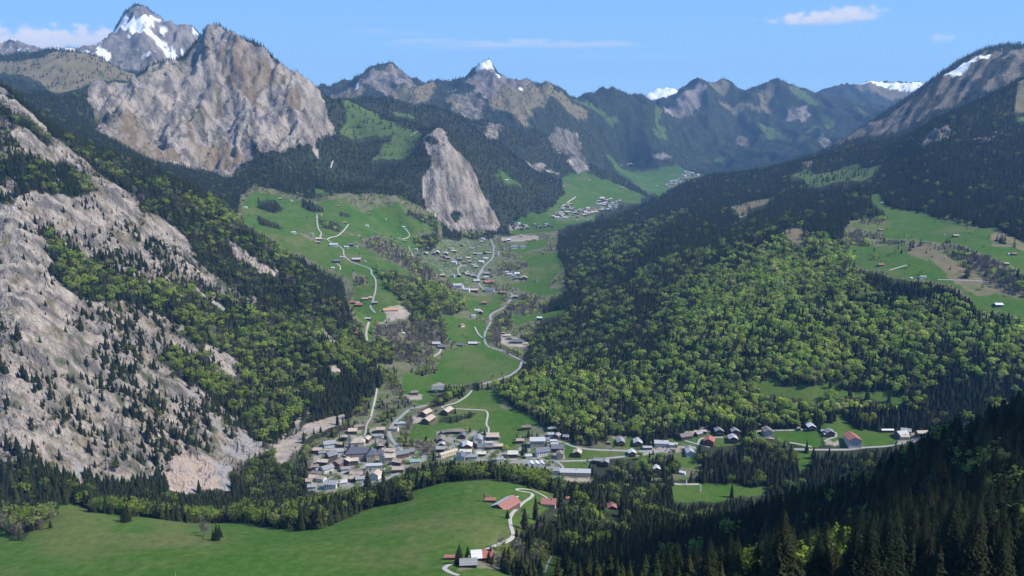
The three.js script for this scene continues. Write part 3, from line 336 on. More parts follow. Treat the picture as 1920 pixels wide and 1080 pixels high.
  ['V',[-140,-1416,-93,-1431,-23,-1406,-17,-1340,-3,-1332,32,-1376,78,-1425,70,-1262,24,-1266,-30,-1279,-125,-1287]],
  ['D',[-206,-1627,-185,-1618,-184,-1585,-200,-1575,-217,-1605]],
  ['D',[-175,-1690,-154,-1696,-131,-1663,-140,-1640,-169,-1664]],
  ['D',[-192,-1486,-178,-1501,-165,-1462,-186,-1454]]
];
const REGIONS = [
  ['rocky_mountainside',[-1464,-1932,-1178,-1940,-1120,-1909,-1024,-1908,-846,-1921,-628,-1946,-408,-1943,-322,-1842,-398,-1598,-412,-1489,-388,-1317,-411,-1236,-840,-990]],
  ['limestone_mountain',[-2062,-3945,-1916,-4298,-1815,-4610,-1710,-4665,-1630,-4665,-1462,-4582,-1156,-4474,-998,-4501,-903,-4323,-880,-3795,-1168,-3451,-1403,-3300,-1378,-3000,-1463,-3000,-1842,-3499]],
  ['rock_spur',[-951,-4545,-736,-4564,-479,-4411,-326,-4255,-215,-4175,-86,-3959,-316,-3450,-432,-3846,-690,-4011,-893,-4181]],
  ['snowy_peak',[-5443,-8001,-3994,-8163,-3870,-8581,-3590,-8547,-2814,-8278,-2712,-8163,-3401,-7411,-5251,-7630]],
  ['grassy_mountain',[-3894,-5660,-2965,-5858,-2441,-5629,-2696,-5305,-2720,-5122,-3731,-5407]],
  ['steep_mountain',[1899,-5367,2802,-5507,3140,-5558,3669,-5637,3267,-4985,2912,-4945,2441,-4902,2206,-4955]],
  ['wooded_hill',[-32,-1541,54,-2002,240,-3670,1136,-4632,2283,-3847,4186,-4948,1267,-1385,727,-1359,562,-1367,326,-1402,173,-1322,76,-1383]]
];
const ready = (list) => list.map(([t, p]) => { let a = 1e9, b = -1e9, c = 1e9, d = -1e9; for (let i = 0; i < p.length; i += 2) { a = Math.min(a, p[i]); b = Math.max(b, p[i]); c = Math.min(c, p[i + 1]); d = Math.max(d, p[i + 1]); } return { t, p, a, b, c, d }; });
const inPoly = (o, x, z) => {
  if (x < o.a || x > o.b || z < o.c || z > o.d) return false;
  let r = false; const p = o.p;
  for (let i = 0, j = p.length - 2; i < p.length; j = i, i += 2) if ((p[i + 1] > z) !== (p[j + 1] > z) && x < (p[j] - p[i]) * (z - p[i + 1]) / (p[j + 1] - p[i + 1]) + p[i]) r = !r;
  return r;
};
const coverPolys = ready(COVER).reverse(), regionPolys = ready(REGIONS);
const rough = 'rRsSTdbWq';
function coverAt(x, z) {
  const D = -z, w = clamp(D * 0.0045, 2, 26) + clamp((D - 6000) * 0.012, 0, 45), q = 1 / (w * 5);
  const px = x + w * (noise(x * q, z * q) + 0.6 * noise(x * q * 3, z * q * 3 + 9)), pz = z + w * 1.4 * (noise(x * q + 40, z * q) + 0.6 * noise(x * q * 3 + 31, z * q * 3));
  for (const o of coverPolys) if (inPoly(o, px, pz)) return o.t;
  return D < 560 && x / D < 0.06 ? 'M' : 'C';
}
// ---------------------------------------------------------------- the sheet of land: rows at growing distances, closer together where slopes face the valley
const ROWS = (() => { const r = [14, 30, 60, 110, 170]; const step = [[200, 0.012], [520, 0.007], [1000, 0.005], [2260, 0.0030], [3150, 0.0045], [4760, 0.0023], [11000, 0.0034], [13500, 0.006], [18500, 0.01]]; let D = 185; while (D < 18500) { r.push(D); D *= 1 + step.find(([to]) => D < to)[1]; } return r; })();
const NCOL = 680, U0 = -0.76, U1 = 0.76, NROW = ROWS.length, NV = (NCOL + 1) * NROW;
const hgt = new Float32Array(NV), kind = new Array(NV), rockW = new Float32Array(NV), cropW = new Float32Array(NV), col = new Float32Array(NV * 3);
const vx = (i) => ROWS[Math.floor(i / (NCOL + 1))] * (U0 + (U1 - U0) * (i % (NCOL + 1)) / NCOL), vz = (i) => -ROWS[Math.floor(i / (NCOL + 1))];
for (let i = 0; i < NV; i++) { kind[i] = coverAt(vx(i), vz(i)); rockW[i] = rough.includes(kind[i]) ? 1 : 0; cropW[i] = 'MVD'.includes(kind[i]) ? 1 : 0; }
function blur(f, r) {
  const t = new Float32Array(NV), n = NCOL + 1;
  for (let b = 0; b < NROW; b++) for (let a = 0; a < n; a++) { let s = 0, c = 0; for (let k = Math.max(0, a - r); k <= Math.min(NCOL, a + r); k++) { s += f[b * n + k]; c++; } t[b * n + a] = s / c; }
  for (let a = 0; a < n; a++) for (let b = 0; b < NROW; b++) { let s = 0, c = 0; for (let k = Math.max(0, b - r); k <= Math.min(NROW - 1, b + r); k++) { s += t[k * n + a]; c++; } f[b * n + a] = s / c; }
}
const dryW = Float32Array.from(kind, (k) => (k === 'm' ? 1 : 0)); blur(dryW, 9); blur(dryW, 7);
blur(rockW, 3); blur(rockW, 2); blur(cropW, 4); blur(cropW, 4);
// the lie of gullies and ribs: the direction across the slope
function acrossAlong(x, z) {
  const D = -z;
  if (D < 2400 && x < -150) return [x * 0.26 + z * 0.966, x * 0.966 - z * 0.26];     // the rocky side falls towards +x
  if (x / D > 0.3 && D > 4000 && D < 6300) return [x * 0.72 + z * 0.69, x * 0.69 - z * 0.72];
  return [x + 0.18 * D, D];
}
const relief = (i) => {
  const x = vx(i), z = vz(i), D = -z, [s, l] = acrossAlong(x, z), R = rockW[i], F = 1 - cropW[i];
  let h = landBase(x, z);
  const near = smooth(D, 500, 1100);
  h += F * near * (fbm(x / 170, z / 170, 3) * 5 * clamp(D / 2500, 0.4, 2.2));
  h += 0.9 * cropW[i] * fbm(x / 95 + 3, z / 95, 2);
  if (R > 0.01) {
    const warp = 26 * fbm(s / 140, l / 260, 3);
    if (D < 2400) h += R * (16 * (ridged((s + warp) / 95, l / 420, 4) - 1.0) + 9 * (ridged((s + warp * 0.5) / 36, l / 70, 3) - 0.9) + 3.2 * fbm(s / 12, l / 16, 3) + 4 * Math.abs(noise((s + 0.8 * l + warp) / 34, (l - 0.6 * s) / 90)));
    else if (D < 4800) {
      const big = x / D < -0.2 && D > 3000 ? 1 : 0.4;
      h += R * (big * 44 * (ridged((s + warp * 2.2) / 260, l / 1300, 4) - 1.0) + 24 * (ridged((s + warp) / 85, l / 260, 4) - 0.9) + 10 * (ridged((s + warp * 0.4) / 34, l / 60, 3) - 0.9) + 6 * fbm(s / 20, l / 28, 2));
    } else h += R * clamp(D / 8000, 0.5, 1.2) * (46 * (ridged((s + warp * 2.5) / 340, l / 620, 4) - 0.9) + 24 * (ridged((s + warp) / 110, l / 150, 3) - 0.9) + 8 * fbm(s / 40, l / 50, 2));
  }
  if (D > 5000) h += (1 - R) * (1 - cropW[i]) * clamp((D - 5000) / 3000, 0, 1.2) * (78 * (ridged((s + 60 * fbm(s / 300, l / 400, 2)) / 520, l / 1300, 4) - 0.95) + 11 * fbm(s / 120, l / 160, 3));
  return h;
};
for (let i = 0; i < NV; i++) hgt[i] = relief(i);
const rowOf = (D) => { let a = 0, b = NROW - 1; while (b - a > 1) { const m = (a + b) >> 1; if (ROWS[m] <= D) a = m; else b = m; } return a; };
function cell(x, z) { const D = clamp(-z, ROWS[0], ROWS[NROW - 1] * 0.9999), b = rowOf(D), fa = clamp((x / D - U0) / (U1 - U0) * NCOL, 0, NCOL - 0.001), a = Math.floor(fa); return [a, b, fa - a, (D - ROWS[b]) / (ROWS[b + 1] - ROWS[b])]; }
function ground(x, z) { const [a, b, s, t] = cell(x, z), i = b * (NCOL + 1) + a, j = i + NCOL + 1; return mix(mix(hgt[i], hgt[i + 1], s), mix(hgt[j], hgt[j + 1], s), t); }
function kindNear(x, z) { const [a, b, s, t] = cell(x, z); return kind[(b + (t > 0.5 ? 1 : 0)) * (NCOL + 1) + a + (s > 0.5 ? 1 : 0)]; }
// how high the land stands in the way, seen from the viewpoint
const skyline = new Float32Array(NV);
for (let a = 0; a <= NCOL; a++) { let m = -9; for (let b = 0; b < NROW; b++) { const i = b * (NCOL + 1) + a; skyline[i] = m; m = Math.max(m, (hgt[i] - EYE) / ROWS[b]); } }
const hiddenBy = (x, z) => { const [a, b] = cell(x, z); return skyline[b * (NCOL + 1) + a]; };

// ---------------------------------------------------------------- colours of ground, rock and snow (linear base colours)
const pal = { M: [0.041, 0.096, 0.012], m: [0.088, 0.112, 0.030], g: [0.070, 0.112, 0.032], a: [0.165, 0.128, 0.078], b: [0.175, 0.132, 0.082], R: [0.335, 0.285, 0.238], S: [0.285, 0.265, 0.245], T: [0.37, 0.285, 0.23], D: [0.31, 0.245, 0.19], V: [0.235, 0.215, 0.19], C: [0.034, 0.038, 0.022], W: [0.86, 0.87, 0.89], u: [0.05, 0.065, 0.03], G: [0.15, 0.13, 0.095], x: [0.100, 0.105, 0.045] };
const lerp3 = (a, b, t) => [mix(a[0], b[0], t), mix(a[1], b[1], t), mix(a[2], b[2], t)];
const times = (a, k) => [a[0] * k, a[1] * k, a[2] * k];
function tone(i) {
  const x = vx(i), z = vz(i), D = -z, k = kind[i], [s, l] = acrossAlong(x, z), sp = hash2(i, 77);
  const lv = Math.log2(D * 0.0013), l0 = Math.floor(lv), lf = lv - l0, px = 2 ** l0;      // grain a little above what the eye resolves there
  const grainy = (f) => mix(f(px), f(px * 2), lf);
  const n1 = fbm(x / 60, z / 60, 3), n2 = grainy((p) => noise(x / (p * 5), z / (p * 7))), n3 = grainy((p) => noise(s / (p * 6), l / (p * 20)));
  if (k === 'M' || k === 'm' || k === 'g') {
    const n4 = fbm(x / 9 + 3, z / 12, 3);
    let c = lerp3(k === 'g' ? pal.g : lerp3(pal.M, pal.m, clamp(dryW[i] * 1.1, 0, 1)), pal.m, clamp(0.22 + 0.35 * n1 + 0.16 * n2 + (D < 1100 ? 0.28 * n4 : 0), 0, 0.85));
    const dry = smooth(fbm(x / 150 + 7, z / 150, 4), 0.1, 0.85);
    c = lerp3(c, [0.110, 0.112, 0.042], dry * mix(0.6, 0.85, dryW[i]));
    return times(c, 1 + 0.12 * n2 + 0.14 * (sp - 0.5) + (D < 1100 ? 0.14 * n4 : 0));
  }
  if (k === 'G') return times(lerp3(pal.G, pal.x, clamp(0.4 + 0.7 * n2, 0, 1)), 1 + 0.2 * n1);
  if (k === 'x') return times(lerp3(lerp3(pal.x, pal.M, clamp(0.25 + 0.8 * n1, 0, 1)), pal.G, clamp(0.4 + 0.7 * n2, 0, 0.9)), 1 + 0.12 * n3);
  if (k === 'a') return times(lerp3(pal.a, pal.g, clamp(0.12 + 0.5 * n1, 0, 0.8)), 1 + 0.18 * n2 + 0.1 * n3);
  if (k === 'b') return times(lerp3(pal.b, pal.R, clamp(0.15 + 0.8 * n3 + 0.4 * n2, 0, 1)), 1 + 0.12 * n2);
  if (k === 'V') return times(lerp3(D > 1700 ? [0.17, 0.16, 0.14] : pal.V, lerp3(pal.M, pal.x, 0.5), smooth(noise(x / 13, z / 17) + 0.5 * n2, D > 1700 ? -0.45 : -0.12, D > 1700 ? 0.0 : 0.25)), 1 + 0.25 * n2);
  if (k === 'D') return times(lerp3(pal.D, [0.24, 0.215, 0.185], clamp(0.5 + 1.1 * n2, 0, 1)), 1 + 0.35 * n3 + 0.25 * (sp - 0.5));
  if (k === 'S') return times(pal.S, 1 + 0.09 * n2 + 0.08 * n3);
  if (k === 'T') return times(lerp3(pal.T, [0.36, 0.30, 0.26], clamp(0.4 + 0.9 * n3, 0, 1)), 1 + 0.12 * n2);
  if (k === 'W') return noise(s / 55, l / 90) + 0.6 * n2 > 0.62 ? times(pal.R, 0.8) : times(pal.W, 1 + 0.05 * n2);
  if ('Rrsdq'.includes(k)) {
    const far = D > 6500, streak = grainy((p) => fbm(s / (p * 9) + 5, l / (p * 30), 3)), mott = grainy((p) => fbm(x / (p * 16), z / (p * 26), 3));
    let c = lerp3(pal.R, [0.125, 0.112, 0.102], clamp(0.4 + 1.25 * streak + 0.7 * n2, 0, 1));
    if (far) c = times(c, 0.72); if (k === 'q') c = lerp3(times(c, 0.8), pal.a, 0.55);
    const grass = smooth(mott + 0.4 * n2, k === 'R' ? 0.32 : k === 'q' ? -0.2 : -0.05, 0.75);
    c = lerp3(c, k === 'q' ? pal.a : lerp3(pal.b, [0.10, 0.10, 0.055], 0.45), grass * 0.85);
    if (k === 'q') c = lerp3(c, pal.C, smooth(fbm(s / 60, l / 420, 3), -0.2, 0.1));
    if (k === 'd') c = lerp3(c, pal.C, 0.6);
    if (k === 'r' || k === 's') c = lerp3(c, pal.u, smooth(fbm(x / 26 + 9, z / 30, 3) + 0.3 * n2, k === 'r' ? 0.1 : 0.3, 0.7) * 0.8);
    if (far && x / D < -0.3) c = lerp3(c, pal.W, smooth(streak + 0.7 * mott, 0.42, 0.7));
    return times(c, 1 + 0.42 * (sp - 0.5) + 0.14 * n3);
  }
  return times(lerp3(pal.C, pal.u, clamp(0.35 + 0.6 * n2, 0, 1)), 0.8 + 0.2 * n1);
}
for (let i = 0; i < NV; i++) { const c = tone(i); col[i * 3] = Math.max(0.004, c[0]); col[i * 3 + 1] = Math.max(0.004, c[1]); col[i * 3 + 2] = Math.max(0.004, c[2]); }

// ---------------------------------------------------------------- fine relief, tiling
function grain(size, f, oct, ridge, seed) {
  const data = new Uint8Array(size * size * 4), P = f;
  const tn = (x, y, p) => { const w = (a) => ((a % p) + p) % p, ix = Math.floor(x), iy = Math.floor(y), fx = x - ix, fy = y - iy, g = (i, j, dx, dy) => { const a = hash2(w(i) + seed * 131, w(j) + 57) * 6.2831853; return Math.cos(a) * dx + Math.sin(a) * dy; }; const s = fx * fx * (3 - 2 * fx), t = fy * fy * (3 - 2 * fy); return mix(mix(g(ix, iy, fx, fy), g(ix + 1, iy, fx - 1, fy), s), mix(g(ix, iy + 1, fx, fy - 1), g(ix + 1, iy + 1, fx - 1, fy - 1), s), t) * 1.5; };
  for (let j = 0; j < size; j++) for (let i = 0; i < size; i++) {
    let v = 0, a = 1, q = P; for (let k = 0; k < oct; k++) { const n = tn(i / size * q, j / size * q, q); v += a * (ridge ? 1 - 2 * Math.abs(n) : n); a *= 0.55; q *= 2; }
    const o = (j * size + i) * 4, b = clamp(128 + 70 * v, 0, 255); data[o] = data[o + 1] = data[o + 2] = b; data[o + 3] = 255;
  }
  const t = new THREE.DataTexture(data, size, size); t.wrapS = t.wrapT = THREE.RepeatWrapping; t.magFilter = THREE.LinearFilter; t.needsUpdate = true; return t;
}
const rockGrain = grain(512, 6, 5, true, 3), turfGrain = grain(256, 8, 4, false, 5);
const rockMat = new THREE.MeshPhysicalMaterial({ specularIntensity: 0.25, vertexColors: true, roughness: 0.95, bumpMap: rockGrain, bumpScale: 9 });
const turfMat = new THREE.MeshPhysicalMaterial({ specularIntensity: 0.15, vertexColors: true, roughness: 1, bumpMap: turfGrain, bumpScale: 0.5 });

// ---------------------------------------------------------------- meshes of the land, one for each mountain, hill and stretch of valley
{
  const pos = new Float32Array(NV * 3);
  for (let i = 0; i < NV; i++) { pos[i * 3] = vx(i); pos[i * 3 + 1] = hgt[i]; pos[i * 3 + 2] = vz(i); }
  const idx = new Uint32Array(NCOL * (NROW - 1) * 6), n = NCOL + 1;
  for (let b = 0, o = 0; b < NROW - 1; b++) for (let a = 0; a < NCOL; a++, o += 6) { const i = b * n + a; if ((a + b) & 1) idx.set([i, i + 1, i + n + 1, i, i + n + 1, i + n], o); else idx.set([i, i + 1, i + n, i + 1, i + n + 1, i + n], o); }
  const whole = new THREE.BufferGeometry(); whole.setAttribute('position', new THREE.BufferAttribute(pos, 3)); whole.setIndex(new THREE.BufferAttribute(idx, 1)); whole.computeVertexNormals();
  const nor = whole.attributes.normal.array;
  const label = { rocky_mountainside: 'steep rocky mountainside of pale ribs and scattered spruces', limestone_mountain: 'big grey limestone mountain with a bare ribbed face', rock_spur: 'spur of green pasture ending in a grey cliff', snowy_peak: 'distant rock peak with snow below its summit', grassy_mountain: 'brown grassy mountain dotted with dark spruces', steep_mountain: 'steep streaked mountain with snow along its crest', wooded_hill: 'hill covered in beech and spruce woods with pastures', meadow_hillside: 'green meadow shelf in the foreground', wooded_spur: 'shaded spruce covered foreground slope', distant_ridge: 'hazy blue ridges and peaks closing the valley', valley_ground: 'valley floor and terraces with green fields' };
  const parts = new Map();
  for (let b = 0; b < NROW - 1; b++) for (let a = 0; a < NCOL; a++) {
    const i = b * n + a, D = ROWS[b], x = vx(i);
    let r = regionPolys.find((o) => inPoly(o, x, -D))?.t;
    r ??= D < 1010 ? (x / D < 0.055 ? 'meadow_hillside' : 'wooded_spur') : D > 5200 ? 'distant_ridge' : 'valley_ground';
    if (!parts.has(r)) parts.set(r, [[], []]);
    const o = (b * NCOL + a) * 6, list = parts.get(r)[rockW[i] > 0.5 ? 1 : 0];
    for (let k = 0; k < 6; k++) list.push(idx[o + k]);
  }
  for (const [name, lists] of parts) {
    const map = new Map(), ix = [], P = [], N = [], C = [], UV = [];
    for (const l of lists) for (const v of l) { let k = map.get(v); if (k === undefined) { k = map.size; map.set(v, k); P.push(pos[v * 3], pos[v * 3 + 1], pos[v * 3 + 2]); N.push(nor[v * 3], nor[v * 3 + 1], nor[v * 3 + 2]); C.push(col[v * 3], col[v * 3 + 1], col[v * 3 + 2]); UV.push(pos[v * 3] / 70, pos[v * 3 + 2] / 70); } ix.push(k); }
    const g = new THREE.BufferGeometry();
    g.setAttribute('position', new THREE.Float32BufferAttribute(P, 3)); g.setAttribute('normal', new THREE.Float32BufferAttribute(N, 3)); g.setAttribute('color', new THREE.Float32BufferAttribute(C, 3)); g.setAttribute('uv', new THREE.Float32BufferAttribute(UV, 2)); g.setIndex(ix);
    g.addGroup(0, lists[0].length, 0); g.addGroup(lists[0].length, lists[1].length, 1);
    const m = new THREE.Mesh(g, [turfMat, rockMat]); m.name = name; m.receiveShadow = m.castShadow = true; m.userData = { kind: 'structure', label: label[name], category: name.split('_').pop() };
    scene.add(m);
  }
}

// ---------------------------------------------------------------- naming and small geometry helpers
const taken = new Map();
const numbered = (name) => { const k = taken.get(name) ?? 0; taken.set(name, k + 1); return k ? name + '_' + String(k).padStart(3, '0') : name; };
function tag(o, label, category, group, kindOf) { o.userData = { label, category }; if (group) o.userData.group = group; if (kindOf) o.userData.kind = kindOf; return o; }
function thing(name, x, y, z, turn = 0) { const g = new THREE.Group(); g.name = numbered(name); g.position.set(x, y, z); g.rotation.y = turn; scene.add(g); return g; }
function part(name, geometry, material, parent) { const m = new THREE.Mesh(geometry, material); m.name = name; m.castShadow = m.receiveShadow = true; parent.add(m); return m; }
function geo(tri, normals) { const g = new THREE.BufferGeometry(); g.setAttribute('position', new THREE.Float32BufferAttribute(tri, 3)); if (normals) g.setAttribute('normal', new THREE.Float32BufferAttribute(normals, 3)); else g.computeVertexNormals(); return g; }
function stick(out, a, b, ra, rb, n = 5) {           // a tapered limb from a to b
  const d = new THREE.Vector3().subVectors(b, a), u = new THREE.Vector3(d.y, -d.x + d.z, -d.y).normalize(), v = new THREE.Vector3().crossVectors(d, u).normalize();
  if (!isFinite(u.x) || u.lengthSq() < 0.5) { u.set(1, 0, 0); v.set(0, 0, 1); }
  const at = (c, r, k) => { const t = k / n * 6.2832; return [c.x + r * (u.x * Math.cos(t) + v.x * Math.sin(t)), c.y + r * (u.y * Math.cos(t) + v.y * Math.sin(t)), c.z + r * (u.z * Math.cos(t) + v.z * Math.sin(t))]; };
  for (let k = 0; k < n; k++) { const A = at(a, ra, k), B = at(a, ra, k + 1), C = at(b, rb, k), E = at(b, rb, k + 1); out.push(...A, ...B, ...E, ...A, ...E, ...C); }
}
const V3 = (x, y, z) => new THREE.Vector3(x, y, z);
// ---------------------------------------------------------------- trees, one metre tall; scaled to their height
function spruceShape(seed, whorls, arms, slim = 1, blade = 0.42) {
  const r = rng(seed), crown = [], trunk = [];
  stick(trunk, V3(0, -0.06, 0), V3(0, 0.95, 0), 0.014, 0.003, 5);
  for (let k = 0; k < whorls; k++) {
    const f = k / (whorls - 1), y = 0.07 + 0.91 * Math.pow(f, 0.93), R = slim * (0.195 * Math.pow(1 - f, 0.78) + 0.008) * (0.8 + 0.4 * r()), n = Math.max(4, Math.round(arms * (1 - 0.45 * f))), t0 = r() * 6.28;
    for (let j = 0; j < n; j++) {
      const t = t0 + (j + 0.5 * r()) / n * 6.283, q = R * (0.72 + 0.5 * r()), c = Math.cos(t), s = Math.sin(t), w = q * blade * (0.7 + 0.6 * r()) + 0.004, droop = (0.22 + 0.3 * r()) * q + 0.012 * (1 - f), lift = 0.012 + 0.05 * f * q;
      const root = [0, y + 0.02, 0], tip = [c * q, y - droop, s * q], m = 0.58, my = y - droop * 0.34 + lift;
      const l = [c * q * m - s * w, my - w * 0.45, s * q * m + c * w], o = [c * q * m + s * w, my - w * 0.45, s * q * m - c * w], mid = [c * q * m, my + 0.012, s * q * m];
      if (whorls > 35) {
        crown.push(...root, c * q * 0.5 - s * w * 0.3, my - 0.004, s * q * 0.5 + c * w * 0.3, ...tip);
        for (let e = 0; e < 5; e++) { const a0 = 0.28 + e * 0.16, sd = e % 2 ? 1 : -1, lx = q * (0.34 - 0.045 * e) * (0.7 + 0.6 * r()), by = mix(y + 0.015, y - droop, a0 * a0), bx = c * q * a0, bz = s * q * a0, ex = bx + c * lx * 0.6 - s * lx * sd, ez = bz + s * lx * 0.6 + c * lx * sd; crown.push(bx, by + 0.004, bz, ex, by - lx * 0.45 - 0.006, ez, bx + c * lx * 0.55, by - lx * 0.12, bz + s * lx * 0.55); }
        continue;
      }
      crown.push(...root, ...l, ...mid, ...root, ...mid, ...o, ...mid, ...l, ...tip, ...mid, ...tip, ...o);
      if (whorls > 12) { const h = [c * q * 0.75, my - droop * 0.9 - w * 0.7, s * q * 0.75], i2 = [c * q * 0.3, my - w * 0.8, s * q * 0.3]; crown.push(...mid, ...h, ...i2); }
    }
  }
  const y = 0.93; for (let j = 0; j < 4; j++) { const t = j * 1.57, u = t + 1.2; crown.push(0, 1.01, 0, Math.cos(t) * 0.012, y, Math.sin(t) * 0.012, Math.cos(u) * 0.012, y, Math.sin(u) * 0.012); }
  return { crown: geo(crown), trunk: geo(trunk) };
}
function broadShape(seed, clumps, leaves, size, wide = 0.36) {
  const r = rng(seed), crown = [], nor = [], trunk = [];
  stick(trunk, V3(0, -0.06, 0), V3(0.01, 0.42, 0), 0.022, 0.014, 6); stick(trunk, V3(0.01, 0.42, 0), V3(0, 0.8, 0.01), 0.014, 0.004, 5);
  const lobes = []; for (let k = 0; k < 6; k++) { const t = k * 1.05 + r(); lobes.push([Math.cos(t) * wide * 0.52, 0.42 + 0.42 * r(), Math.sin(t) * wide * 0.52, wide * (0.42 + 0.22 * r())]); }
  lobes.push([0, 0.78, 0, wide * 0.6], [0, 0.5, 0, wide * 0.7]);
  for (const l of lobes.slice(0, 6)) stick(trunk, V3(0.005, 0.3 + 0.1 * r(), 0), V3(l[0], l[1], l[2]), 0.009, 0.003, 4);
  for (let k = 0; k < clumps; k++) {
    const L = lobes[Math.floor(r() * lobes.length)], t = r() * 6.283, ph = Math.acos(1 - 1.75 * r()), q = L[3] * (0.72 + 0.32 * r());
    const d = [Math.sin(ph) * Math.cos(t), Math.cos(ph), Math.sin(ph) * Math.sin(t)], c = [L[0] + d[0] * q, L[1] + d[1] * q * 0.92, L[2] + d[2] * q];
    for (let j = 0; j < leaves; j++) {
      const p = [c[0] + (r() - 0.5) * size * 2.6, c[1] + (r() - 0.5) * size * 2.1, c[2] + (r() - 0.5) * size * 2.6], s = size * (0.6 + 0.8 * r());
      const a = V3(r() - 0.5, r() - 0.5, r() - 0.5).normalize(), n = V3(d[0], d[1] + 0.35, d[2]).normalize().addScaledVector(a, 0.75).normalize(), u = V3().crossVectors(n, V3(r() - 0.5, r() - 0.5, r() - 0.5)).normalize(), v = V3().crossVectors(n, u);
      const P = (i, k2) => [p[0] + (u.x * i + v.x * k2) * s, p[1] + (u.y * i + v.y * k2) * s, p[2] + (u.z * i + v.z * k2) * s], A = P(-0.6, -0.2), B = P(0.1, -0.6), C = P(0.65, 0.1), E = P(-0.1, 0.6);
      crown.push(...A, ...B, ...C, ...A, ...C, ...E);
      const sm = V3(d[0], d[1] + 0.2, d[2]).normalize().lerp(n, 0.3).normalize(); for (let m = 0; m < 6; m++) nor.push(sm.x, sm.y, sm.z);
    }
  }
  return { crown: geo(crown, nor), trunk: geo(trunk) };
}
function bareShape(seed, limbs, twigs, fat = 1) {
  const r = rng(seed), crown = [], trunk = [];
  stick(trunk, V3(0, -0.06, 0), V3(0, 0.45, 0), 0.02, 0.012, 5); stick(trunk, V3(0, 0.45, 0), V3(0.02, 0.9, 0), 0.012, 0.003, 4);
  for (let k = 0; k < limbs; k++) {
    const t = k * 2.4 + r(), y = 0.2 + 0.55 * k / limbs, q = 0.3 * (1.05 - 0.6 * k / limbs), a = V3(0, y, 0), b = V3(Math.cos(t) * q, y + 0.2 + 0.1 * r(), Math.sin(t) * q);
    stick(crown, a, b, 0.008, 0.003, 3);
    for (let j = 0; j < twigs; j++) {
      const f = 0.3 + 0.7 * r(), p = a.clone().lerp(b, f), e = V3(r() - 0.5, 0.25 + r() * 0.5, r() - 0.5).multiplyScalar(0.24).add(p), w = 0.0075 * fat;
      const m = p.clone().lerp(e, 0.5); crown.push(p.x, p.y, p.z, m.x + w, m.y, m.z - w, e.x, e.y, e.z);
      const g = V3(r() - 0.5, r() * 0.6, r() - 0.5).multiplyScalar(0.12).add(m); crown.push(m.x, m.y, m.z, m.x, m.y + w * 2, m.z + w, g.x, g.y, g.z);
    }
  }
  return { crown: geo(crown), trunk: geo(trunk) };
}
const SHAPES = {
  spruce: { front: [spruceShape(14, 40, 12, 1.06, 0.26), spruceShape(15, 37, 12, 0.92, 0.27), spruceShape(16, 42, 12, 1.2, 0.25), spruceShape(17, 36, 12, 1.0, 0.3)], near: [spruceShape(11, 24, 10), spruceShape(12, 21, 9, 0.86), spruceShape(13, 26, 10, 1.12)], far: [spruceShape(21, 8, 6, 1.15), spruceShape(22, 9, 6, 0.95)] },
  broad: { front: [broadShape(34, 90, 11, 0.033), broadShape(35, 90, 11, 0.033, 0.31), broadShape(36, 88, 11, 0.034, 0.41)], near: [broadShape(31, 60, 11, 0.046), broadShape(32, 66, 10, 0.048, 0.31), broadShape(33, 58, 11, 0.050, 0.41)], far: [broadShape(41, 24, 5, 0.085), broadShape(42, 26, 5, 0.082, 0.30)] },
  bare: { near: [bareShape(51, 15, 34), bareShape(52, 14, 36)], far: [bareShape(61, 11, 20, 2.4)] },
};
const TONES = { spruce: [[0.018, 0.026, 0.0115], [0.024, 0.031, 0.012], [0.014, 0.023, 0.012], [0.030, 0.034, 0.014]], broad: [[0.330, 0.425, 0.068], [0.270, 0.385, 0.072], [0.385, 0.450, 0.095], [0.215, 0.310, 0.074], [0.340, 0.375, 0.120]], bare: [[0.20, 0.172, 0.145], [0.17, 0.15, 0.125], [0.20, 0.18, 0.13]] };
const BARK = { spruce: [0.075, 0.055, 0.04], broad: [0.11, 0.095, 0.08], bare: [0.13, 0.115, 0.10] };

